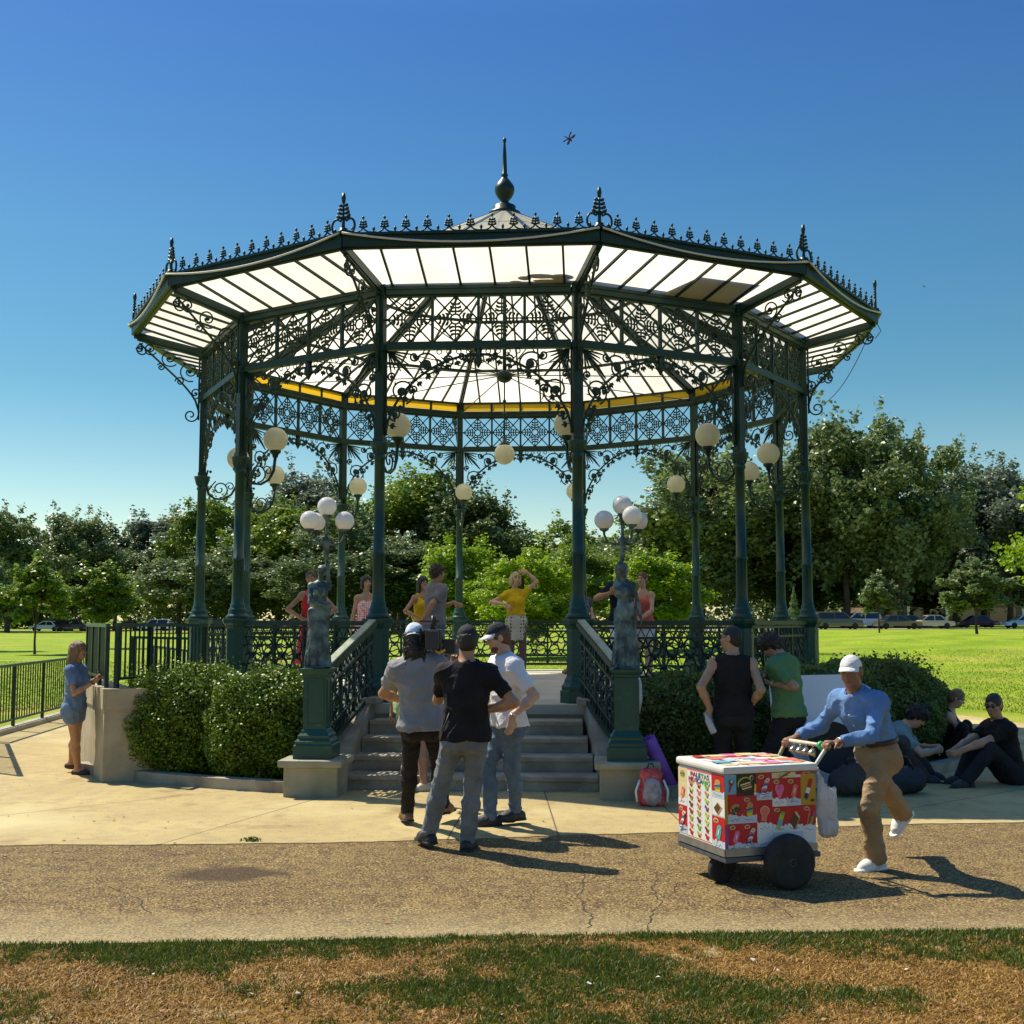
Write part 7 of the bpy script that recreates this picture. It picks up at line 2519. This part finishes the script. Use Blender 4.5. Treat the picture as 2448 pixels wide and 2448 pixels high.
# posters
PAL = {'red': (.50, .012, .018), 'white': (.74, .73, .70), 'snow': (.50, .58, .66), 'cream': (.72, .58, .30), 'dark': (.03, .02, .015), 'brown': (.11, .05, .02), 'tan': (.48, .27, .10), 'pink': (.78, .15, .32), 'yellow': (.72, .50, .02),
       'green': (.16, .42, .04), 'lime': (.45, .55, .05), 'blue': (.03, .10, .33), 'sky': (.14, .40, .55), 'purple': (.28, .06, .28), 'orange': (.72, .20, .04), 'teal': (.06, .42, .40), 'gold': (.50, .27, .02), 'coral': (.75, .16, .12), 'navy': (.02, .03, .10)}
PK = list(PAL); PMAT = [pm('print_' + k, c, rough=.38, spec=.4) for k, c in PAL.items()]
PI_ = {k: i for i, k in enumerate(PK)}


class Sheet:
    """flat printed shapes on a face of the cart; u, v in metres from the top left of the sheet"""
    def __init__(s, fr): s.mb = MB(); s.fr = fr; s.lay = 0
    def poly(s, pts, col, lay):
        s.mb.cm = PI_[col]
        s.mb.add([s.fr(u, v, .0012 + .0009 * lay) for u, v in pts], [list(range(len(pts)))])
    def rect(s, u0, v0, u1, v1, col, lay): s.poly([(u0, v1), (u1, v1), (u1, v0), (u0, v0)], col, lay)
    def oval(s, u, v, a, b, col, lay, n=14, rot=0):
        c_, s_ = math.cos(rot), math.sin(rot)
        s.poly([(u + a * math.cos(-t) * c_ - b * math.sin(-t) * s_, v + a * math.cos(-t) * s_ + b * math.sin(-t) * c_) for t in [2 * PI * k / n for k in range(n)]], col, lay)
    def stick(s, u0, v0, u1, v1, w, col, lay):
        d = Vector((u1 - u0, v1 - v0)).normalized() * w / 2; n_ = Vector((-d.y, d.x))
        s.poly([(u0 + n_.x, v0 + n_.y), (u0 - n_.x, v0 - n_.y), (u1 - n_.x, v1 - n_.y), (u1 + n_.x, v1 + n_.y)], col, lay)


def frame_side(u0, v0): return lambda u, v, o: (u0 + u, -.0005 - o, Z1 - v0 - v)
def frame_left(u0, v0): return lambda u, v, o: (-.0005 - o, LY - u0 - u, Z1 - v0 - v)


def poster(fr, w, h, bg, kind, seed, snow=True, badge=True):
    r = random.Random(seed); S = Sheet(fr)
    S.rect(0, 0, w, h, bg, 0)
    if snow:
        pts = [(0, h), (w, h)]; n = 7
        for k in range(n + 1): pts.append((w - w * k / n, h * (.72 + r.uniform(-.06, .06))))
        S.poly(pts, r.choice(['snow', 'white', 'snow']), 1)
        for k in range(5):
            S.stick(w * (.16 + .13 * k), h * .88 + r.uniform(-.006, .006), w * (.26 + .13 * k), h * .88 + r.uniform(-.012, .012), .0035, r.choice(['blue', 'navy', 'red']), 2)
    if badge:
        bu, bv = w * .30, h * .13
        S.oval(bu, bv, w * .20, h * .075, 'cream', 1); S.oval(bu, bv, w * .16, h * .055, 'red' if bg != 'red' else 'tan', 2); S.stick(bu - w * .11, bv + .003, bu + w * .11, bv - .002, .006, 'dark', 3)
    cu, cv = w * .5, h * .5
    if kind == 'twist':
        for k in range(7):
            S.oval(cu + w * (.16 - .06 * k), cv - h * .20 + h * .085 * k, w * .20, h * .075, ['white', 'coral', 'blue'][k % 3], 2 + k, rot=-.5)
        S.oval(cu + w * .17, cv - h * .24, w * .15, h * .08, 'white', 10, rot=-.4); S.oval(cu + w * .17, cv - h * .24, w * .08, h * .045, 'tan', 11, rot=-.4)
        S.stick(w * .2, h * .80, w * .85, h * .74, .010, 'white', 10); S.stick(w * .22, h * .80, w * .82, h * .745, .004, 'blue', 11)
    elif kind in ('pop', 'popp', 'popg', 'popt'):
        c1 = {'pop': 'coral', 'popp': 'pink', 'popg': 'lime', 'popt': 'teal'}[kind]
        S.stick(cu - w * .16, h * .86, cu, h * .55, .008, 'tan', 2)
        S.stick(cu - w * .06, h * .66, cu + w * .10, h * .34, w * .34, c1, 3); S.oval(cu + w * .10, h * .33, w * .17, h * .09, c1, 4); S.stick(cu, h * .55, cu + w * .08, h * .38, w * .07, 'white', 5)
    elif kind == 'rocket':
        S.stick(w * .30, h * .80, w * .42, h * .62, w * .26, 'navy', 2); S.stick(w * .42, h * .62, w * .54, h * .44, w * .26, 'white', 2); S.stick(w * .54, h * .44, w * .66, h * .22, w * .26, 'red', 2); S.oval(w * .67, h * .20, w * .13, h * .07, 'red', 3); S.oval(w * .78, h * .86, w * .13, h * .05, 'dark', 3)
    elif kind == 'sandwich':
        S.poly([(w * .15, h * .62), (w * .42, h * .92), (w * .74, h * .50), (w * .46, h * .26)], 'brown', 2); S.poly([(w * .46, h * .26), (w * .74, h * .50), (w * .82, h * .47), (w * .56, h * .22)], 'cream', 3); S.poly([(w * .74, h * .50), (w * .42, h * .92), (w * .52, h * .93), (w * .82, h * .47)], 'tan', 3)
    elif kind == 'crunch':
        S.oval(cu, cv, w * .36, h * .16, 'tan', 2, rot=-.45); S.oval(cu + w * .04, cv + h * .06, w * .36, h * .12, 'brown', 3, rot=-.45)
        for k in range(14): S.oval(cu + r.uniform(-.3, .3) * w, cv + r.uniform(-.12, .14) * h, .005, .004, r.choice(['cream', 'dark', 'tan']), 4 + k % 2, 6)
    elif kind == 'cone':
        S.poly([(w * .30, h * .90), (w * .40, h * .92), (w * .66, h * .50), (w * .42, h * .46)], 'red', 2); S.oval(w * .56, h * .36, w * .22, h * .16, 'brown', 3); S.oval(w * .58, h * .32, w * .12, h * .09, 'cream', 4)
    elif kind == 'swirl':
        S.oval(w * .38, h * .40, w * .34, h * .26, 'lime', 1, rot=-.4); S.oval(w * .42, h * .46, w * .33, h * .27, 'dark', 2, rot=-.4)
        for k in range(4): S.stick(w * (.18 + .05 * k), h * (.50 + .09 * k), w * (.70 + .03 * k), h * (.38 + .10 * k), .009, ['cream', 'tan', 'cream', 'brown'][k], 3)
        S.oval(w * .74, h * .18, w * .10, h * .12, 'cream', 2, rot=.5); S.oval(w * .76, h * .19, w * .06, h * .09, 'dark', 3, rot=.5); S.poly([(w * .9, h * .45), (w * .99, h * .5), (w * .97, h * .85), (w * .87, h * .8)], 'yellow', 2); S.oval(w * .92, h * .91, w * .07, h * .075, 'white', 4)
    elif kind == 'sundae':
        S.poly([(w * .30, h * .74), (w * .66, h * .74), (w * .74, h * .42), (w * .24, h * .42)], 'yellow', 2); S.stick(w * .25, h * .52, w * .73, h * .46, .014, 'blue', 3); S.stick(w * .28, h * .60, w * .70, h * .55, .010, 'green', 4); S.oval(w * .50, h * .34, w * .22, h * .13, 'tan', 3)
    elif kind == 'heart':
        S.oval(w * .38, h * .36, w * .20, h * .14, 'pink', 2); S.oval(w * .62, h * .36, w * .20, h * .14, 'pink', 2); S.poly([(w * .20, h * .42), (w * .5, h * .78), (w * .80, h * .42), (w * .5, h * .38)], 'pink', 3)
    elif kind == 'blob':
        S.oval(w * .5, h * .34, w * .30, h * .16, 'cream', 2); S.oval(w * .5, h * .34, w * .26, h * .135, 'coral', 3); S.stick(w * .5, h * .40, w * .42, h * .66, w * .32, 'cream', 2); S.stick(w * .5, h * .40, w * .43, h * .65, w * .25, 'coral', 4)
    elif kind == 'push':
        S.stick(w * .35, h * .84, w * .66, h * .28, w * .30, 'lime', 2); S.stick(w * .42, h * .72, w * .53, h * .52, w * .31, 'sky', 3); S.oval(w * .67, h * .27, w * .15, h * .07, 'green', 3)
    elif kind == 'thin':
        S.stick(w * .30, h * .75, w * .55, h * .15, w * .10, 'coral', 2); S.stick(w * .60, h * .72, w * .85, h * .25, w * .16, 'green', 2); S.stick(w * .72, h * .45, w * .84, h * .25, w * .13, 'purple', 3)
    o = link('poster', S.mb.mesh('poster', PMAT), cart)
    return o


H_ = Z1 - Z0
side = [  # u0, v0, u1, v1 as fractions, background, drawing, badge, snow
    (0.00, .01, .125, .24, 'sky', 'cone', 0, 0), (.125, .0, .345, .27, 'dark', 'swirl', 0, 0), (.345, .0, .515, .33, 'red', 'twist', 1, 1), (.515, .07, .675, .42, 'red', 'heart', 1, 1), (.675, .07, .835, .42, 'red', 'pop', 1, 1), (.835, .04, 1.0, .42, 'gold', 'rocket', 0, 0),
    (.515, .0, .78, .068, 'cream', 'crunch', 0, 0), (.78, .0, 1.0, .038, 'red', 'thin', 0, 0),
    (.03, .24, .19, .60, 'red', 'crunch', 0, 1), (.19, .27, .345, .60, 'red', 'sundae', 1, 1), (.345, .33, .515, .72, 'red', 'blob', 0, 1), (.515, .42, .68, .74, 'red', 'push', 1, 1), (.68, .42, .85, .74, 'red', 'sandwich', 0, 1), (.85, .42, 1.0, .76, 'red', 'thin', 1, 1),
    (0.0, .24, .03, .60, 'gold', 'none', 0, 0), (.03, .60, .19, .94, 'red', 'popp', 1, 1), (.19, .60, .345, .94, 'red', 'twist', 1, 1), (.0, .60, .03, .94, 'purple', 'none', 0, 0), (.345, .72, .515, .90, 'white', 'none', 0, 1), (.85, .76, 1.0, .92, 'white', 'none', 0, 1), (.68, .74, .85, .90, 'snow', 'none', 0, 1)]
for k, (u0, v0, u1, v1, bg, kd, bd, sn) in enumerate(side):
    poster(frame_side(u0 * LX, v0 * H_), (u1 - u0) * LX - .001, (v1 - v0) * H_ - .001, bg, kd, 100 + k, bool(sn), bool(bd))
left = [(0.0, .03, .20, .20, 'cream', 'sundae', 0, 0), (.0, .20, .20, .52, 'cream', 'pop', 0, 1), (.0, .52, .20, .88, 'red', 'twist', 1, 1),
        (.74, .01, 1.0, .30, 'red', 'sundae', 0, 1), (.74, .30, 1.0, .52, 'white', 'sandwich', 0, 0), (.74, .53, 1.0, .93, 'red', 'popt', 1, 1)]
for k, (u0, v0, u1, v1, bg, kd, bd, sn) in enumerate(left):
    poster(frame_left(u0 * LY, v0 * H_), (u1 - u0) * LY - .001, (v1 - v0) * H_ - .001, bg, kd, 200 + k, bool(sn), bool(bd))
# the menu sheet: PALETAS MEXICANAS and rows of little ice pops
S = Sheet(frame_left(.20 * LY, .02 * H_)); mw, mh = .535 * LY, .93 * H_
S.rect(0, 0, mw, mh, 'white', 0); S.rect(0, mh * .935, mw, mh, 'cream', 1); S.stick(0, mh * .93, mw, mh * .93, .004, 'red', 2); S.rect(0, 0, mw, mh * .02, 'coral', 1)
rr = random.Random(9)
cols = ['tan', 'orange', 'green', 'lime', 'coral', 'tan', 'red', 'coral', 'lime', 'brown', 'orange', 'blue', 'red', 'orange', 'lime', 'gold', 'brown', 'lime', 'coral', 'green', 'brown', 'red', 'lime', 'red']
for j in range(8):
    for i in range(3):
        u = mw * (.18 + .32 * i); v = mh * (.20 + .095 * j); c = cols[(j * 3 + i) % len(cols)]
        S.stick(u + .016, v + .018, u + .032, v + .030, .004, 'tan', 1); S.stick(u - .022, v - .010, u + .016, v + .012, .021, c, 2); S.oval(u - .022, v - .010, .011, .010, c, 3); S.oval(u - .002, v + .010, .015, .009, rr.choice([c, 'green', 'brown', 'red']), 4)
        S.oval(u + .020, v - .006, .007, .006, rr.choice(['coral', 'lime', 'orange', 'tan']), 3)
menu = link('menu_poster', S.mb.mesh('menu_poster', PMAT), cart)
def letters(txt, w, h, fr, colr, parent):
    """extruded-flat printed capitals laid out to width w"""
    cu = bpy.data.curves.new('lettering', 'FONT'); cu.body = txt; cu.size = 1
    o = bpy.data.objects.new('lettering_tmp', cu); COL.objects.link(o)
    dg = bpy.context.evaluated_depsgraph_get(); me = o.evaluated_get(dg).to_mesh()
    vs = [v.co.copy() for v in me.vertices]; fs = [list(p.vertices) for p in me.polygons]
    o.evaluated_get(dg).to_mesh_clear(); bpy.data.objects.remove(o); bpy.data.curves.remove(cu)
    x0, x1 = min(v.x for v in vs), max(v.x for v in vs); y0, y1 = min(v.y for v in vs), max(v.y for v in vs)
    m = MB()
    # bolden by doubling with small shifts
    for dx, dy, lay in ((0, 0, 2), (.0018, 0, 3), (0, .0018, 4), (.0018, .0018, 5)):
        for f in fs:
            cx = sum(vs[i].x for i in f) / len(f); t = (cx - x0) / (x1 - x0)
            m.cm = PI_[colr[min(int(t * len(txt)), len(colr) - 1)]]
            m.add([fr(dx + (vs[i].x - x0) / (x1 - x0) * w, dy + (1 - (vs[i].y - y0) / (y1 - y0)) * h, .0012 + .0006 * lay) for i in f], [list(range(len(f)))])
    return link('lettering', m.mesh('lettering', PMAT), parent)
letters('PALETAS', mw * .74, .030, frame_left(.20 * LY + mw * .16, .02 * H_ + .016), ['red', 'red', 'blue', 'blue', 'green', 'green', 'purple'], menu)
letters('MEXICANAS', mw * .86, .030, frame_left(.20 * LY + mw * .08, .02 * H_ + .052), ['red', 'red', 'coral', 'blue', 'blue', 'blue', 'green', 'green', 'green'], menu)
# faded prints on the lid
S = Sheet(lambda u, v, o: (u, LY - v, Z1 + .0530 + o)); r = random.Random(4)
for k in range(70):
    u, v = r.uniform(.02, LX - .12), r.uniform(.02, LY - .10)
    w, h = r.uniform(.06, .22), r.uniform(.04, .16)
    c = r.choice(['red', 'coral', 'cream', 'white', 'white', 'snow', 'pink', 'orange', 'coral', 'white', 'cream', 'sky'])
    u1, v1 = min(u + w, LX - .01), min(v + h, LY - .01)
    S.poly([(u, v1 - r.uniform(0, .02)), (u1 - r.uniform(0, .03), v1), (u1, v + r.uniform(0, .02)), (u + r.uniform(0, .03), v)], c, k * .12)
link('lid_print', S.mb.mesh('lid_print', PMAT), lid)

# --- plastic bag hanging on the cart handle
bw = Matrix.Translation(C0) @ Matrix.Rotation(CR, 4, 'Z') @ Vector((LX + .10, .02, .30))
bag = thing('plastic_bag', 'white thin plastic bag hanging from the cart handle', 'bag', bw, CR)
B = SDF(); B.ell((0, 0, .17), (.078, .045, .15), None, .04); B.cap((-.015, 0, .26), (-.055, .02, .45), .040, .010, .05); B.cap((.03, 0, .26), (.075, .0, .335), .03, .006, .03); B.ell((.012, 0, .05), (.062, .045, .055), None, .05); B.cap((-.03, 0, .03), (.055, 0, .02), .022, .015, .03)
link('sack', B.mesh('sack', pm('thin_plastic', (.66, .65, .66), (.56, .55, .57), 14, .3, .3, 30, transl=.45, transl_col=(.75, .74, .75)), .006, (.007, 80, 5, (1.6, 1.6, .22))), bag)
mb = MB(); mb.tube([(-.05, .02, .44), (-.07, .03, .47), (-.06, .05, .45)], .008, 5); mb.build('knot', MT['cart_white'], bag)
# ------------------------------------------------------------------ things lying about
bd = ground_at(1523 * F19, 1500 * F19)
tl_, tr_ = at(1450 * F19, 1276 * F19, 12.75), at(1622 * F19, 1272 * F19, 12.75)
bl_, br_ = Vector((tl_.x + .0, 12.50, .02)), Vector((tr_.x + .02, 12.50, .02))
mb = MB(); n_ = Vector((0, -.020, .004))
vs = [bl_, br_, tr_, tl_]; mb.add([v + n_ for v in vs] + list(vs), [(0, 1, 2, 3), (7, 6, 5, 4), (0, 4, 5, 1), (1, 5, 6, 2), (2, 6, 7, 3), (3, 7, 4, 0)])
tag(mb.build('foam_board', pm('foam_board', (.80, .82, .86), (.74, .77, .81), 2, .6)), 'large white foam board leaning against the bush behind the man in green', 'board')


def soft(name, label, cat, loc, prims, mat, seed=1, noise=(.006, 40), rz=0.0, res=.011):
    t = thing(name, label, cat, loc, rz)
    B = SDF()
    for p in prims:
        if p[0] == 'e': B.ell(p[1], p[2], None, .04)
        else: B.cap(p[1], p[2], p[3], p[4], .04)
    B.clip(v3(0, 0, .003), v3(0, 0, -1))
    link('body', B.mesh('body', mat, res, (noise[0], noise[1], seed, (1, 1, 1))), t)
    return t


q = at(1572 * F19, 1400 * F19, 12.3)
mb = MB(); A = Matrix.Rotation(R(78), 4, 'X'); mb.lathe((q.x, 12.32, .45), [(.02, -.012), (.24, -.012), (.255, -.02), (.265, 0), (.255, .02), (.24, .012), (.02, .012)], 36, axis=A)
tag(mb.build('round_reflector', pm('black_nylon', (.010, .010, .011), rough=.7)), 'round black collapsible reflector leaning on the white board', 'reflector')
t = soft('duffel_bag', 'black duffel bag on the pavement behind the vendor', 'bag', (at(1690 * F19, 1800, 12.2).x, 12.2, 0), [('c', (-.18, 0, .13), (.18, .02, .14), .125, .125), ('e', (0, -.08, .12), (.2, .1, .1))], cloth('slate_nylon', (.035, .04, .05)), 4)
mb = MB(); mb.tube([(-.14, -.1, .26), (-.08, -.10, .38), (.08, -.10, .38), (.14, -.1, .26)], .014, 6); mb.build('strap', MT['black'], t)
t = soft('camera_case', 'black padded case on the pavement left of the duffel bag', 'bag', (at(1610 * F19, 1800, 12.0).x, 12.0, 0), [('c', (-.13, 0, .15), (.13, 0, .15), .13, .13), ('e', (0, 0, .26), (.15, .11, .08))], C_['charcoal'], 6)
mb = MB(); mb.tube([(-.08, -.02, .32), (-.05, -.02, .38), (.05, -.02, .38), (.08, -.02, .32)], .012, 6); mb.build('handle', MT['black'], t)
t = soft('bag', 'dark soft bag leaning by the seated man in grey blue', 'bag', (at(2085 * F19 / F19, 1860, 12.75).x, 12.75, 0), [('e', (0, 0, .13), (.24, .15, .15)), ('c', (-.1, 0, .2), (.12, 0, .22), .1, .08)], C_['charcoal'], 7)
mb = MB(); mb.tube([(-.16, -.05, .22), (-.12, -.12, .30), (.05, -.12, .31), (.14, -.06, .24)], .012, 6); mb.build('strap', MT['black'], t)

# red backpack
bp_ = at(1229 * F19, 1510 * F19, 11.42)
t = soft('backpack', 'red and grey backpack beside the right plinth', 'backpack', (bp_.x, bp_.y, 0), [('c', (0, 0, .12), (0, .02, .24), .125, .10), ('e', (0, .02, .30), (.11, .08, .06)), ('e', (0, .0, .06), (.13, .1, .07))], cloth('backpack_red', (.45, .03, .035), (.55, .14, .13), 12), 3, (.008, 50), res=.008)
B = SDF(); B.ell((0, -.085, .13), (.090, .055, .115), None, .03); B.ell((0, -.07, .22), (.075, .05, .05), None, .03); B.clip(v3(0, 0, .008), v3(0, 0, -1))
link('front_pocket', B.mesh('front_pocket', cloth('backpack_grey', (.26, .24, .28), (.42, .40, .42), 14), .008, (.006, 60, 5, (1, 1, 1))), t)
mb = MB(); mb.tube([(-.03, .03, .355), (-.02, .03, .39), (.02, .03, .39), (.03, .03, .355)], .008, 5); mb.build('loop', MT['black'], t)
for sg in (1, -1):
    mb = MB(); mb.tube([(sg * .11, -.03, .25), (sg * .15, -.05, .15), (sg * .14, -.06, .05)], .012, 5); mb.build('strap', MT['white'], t)
# yoga mat
a_, b_ = ground_at(1272 * F19, 1502 * F19), at(1222 * F19, 1392 * F19, 11.92)
d = (b_ - a_); u = d.normalized()
mt = thing('yoga_mat', 'purple rolled yoga mat leaning on the right plinth', 'mat', (a_.x, a_.y, 0))
mb = MB(); o = Vector((a_.x, a_.y, 0)); s0 = Vector((0, 0, .02)); s1 = b_ - o
sd = u.cross(Vector((0, 1, 0))).normalized(); w2 = u.cross(sd).normalized()
ring = []
for k in range(2): pass
def roll(c): return [c + sd * math.cos(x) * (.030 + .0069 * x) + w2 * math.sin(x) * (.030 + .0069 * x) for x in np.linspace(0, 2 * PI, 25)]
mb.tube([s0 + u * .03, s1], .072, 20); mb.build('rolled_mat', pm('purple_foam', (.26, .09, .46), (.20, .065, .36), 8, .7, .1), mt)
mb = MB(); c = s1 + u * .002; sp = [c + (sd * math.cos(x) + w2 * math.sin(x)) * (.012 + .0048 * x) for x in np.linspace(0, 4 * PI - .4, 40)]
mb.tube(sp, .003, 4); mb.build('spiral_end', pm('purple_dark', (.05, .012, .11), rough=.8), mt)


def bottle(x, y, label):
    t = thing('water_bottle', label, 'bottle', (x, y, .01))
    mb = MB(); mb.lathe((0, 0, 0), [(.028, 0), (.032, .01), (.032, .06), (.029, .075), (.032, .09), (.032, .14), (.026, .17), (.013, .195), (.013, .205)], 14); mb.build('bottle_body', MT['pet'], t)
    mb = MB(); mb.lathe((0, 0, .205), [(.015, 0), (.015, .018)], 12); mb.build('cap', MT['white'], t)
    mb = MB(); mb.lathe((0, 0, .085), [(.0328, 0), (.0328, .05)], 14, caps=False); mb.build('label_band', pm('label_blue', (.12, .2, .36), rough=.5), t)
g_ = ground_at(1785 * F19, 1440 * F19); bottle(g_.x, g_.y, 'clear water bottle standing between the seated people')
g_ = ground_at(1272 * F19, 1462 * F19); bottle(g_.x, g_.y + .05, 'clear water bottle on the ground beside the purple mat')

tw = at(1204 * F19, 1322 * F19, 12.25)
mb = MB(); mb.tube([(tw.x, 12.25, .80), (tw.x + .012, 12.25, .95), (tw.x + .008, 12.25, 1.10), (tw.x - .01, 12.25, 1.22)], [.03, .055, .05, .02], 10, flat=((1, 0, 0), .6))
tag(mb.build('towel', C_['white']), 'white towel hanging on the right side of the right statue pedestal', 'towel')

# weed in the joint
w_ = ground_at(475 * F19, 1589 * F19)
r = np.random.default_rng(2); m = 90
pts = np.stack([w_.x + r.normal(0, .035, m), w_.y + r.normal(0, .02, m), r.uniform(.010, .035, m)], -1)
V_, F3 = leaf_cards(pts, .022, r)
tag(link('weed', np_mesh('weed', V_, None, F3, MT['blade'])), 'small green weed in the joint between concrete and asphalt', 'weed')

# dragonflies
def dragonfly(p, sc_, label, rot):
    t = thing('dragonfly', label, 'dragonfly', p)
    t.rotation_euler = rot; t.scale = (sc_,) * 3
    mb = MB(); mb.tube([(-.014, 0, 0), (-.008, 0, .001), (0, 0, 0), (.012, 0, -.001), (.035, 0, -.002)], [.004, .005, .006, .0035, .0018], 8); mb.sphere((-.015, 0, 0), .0045, 8, 6); mb.build('body', pm('insect_brown', (.06, .022, .015), rough=.4), t)
    for s in (-1, 1):
        for x0, dx in ((-.004, -.008), (.004, .010)):
            mb = MB(); vs = [(x0 - .003, s * .003, .004), (x0 + dx - .006, s * .022, .008), (x0 + dx - .003, s * .038, .010), (x0 + dx + .005, s * .034, .010), (x0 + .005, s * .004, .004)]
            mb.add(vs + [(x, y, z + .0004) for x, y, z in vs], [(0, 1, 2, 3, 4), (9, 8, 7, 6, 5)]); mb.build('wing', pm('insect_wing', (.10, .13, .20), rough=.3, transl=.5), t)
dragonfly(at(1361, 333, 6.3), 1.0, 'dragonfly with spread wings flying above the bandstand roof', (R(35), R(-25), R(205)))
dragonfly(at(2208, 684, 16.0), 1.0, 'tiny distant dragonfly in the sky right of the bandstand', (R(50), R(10), R(60)))
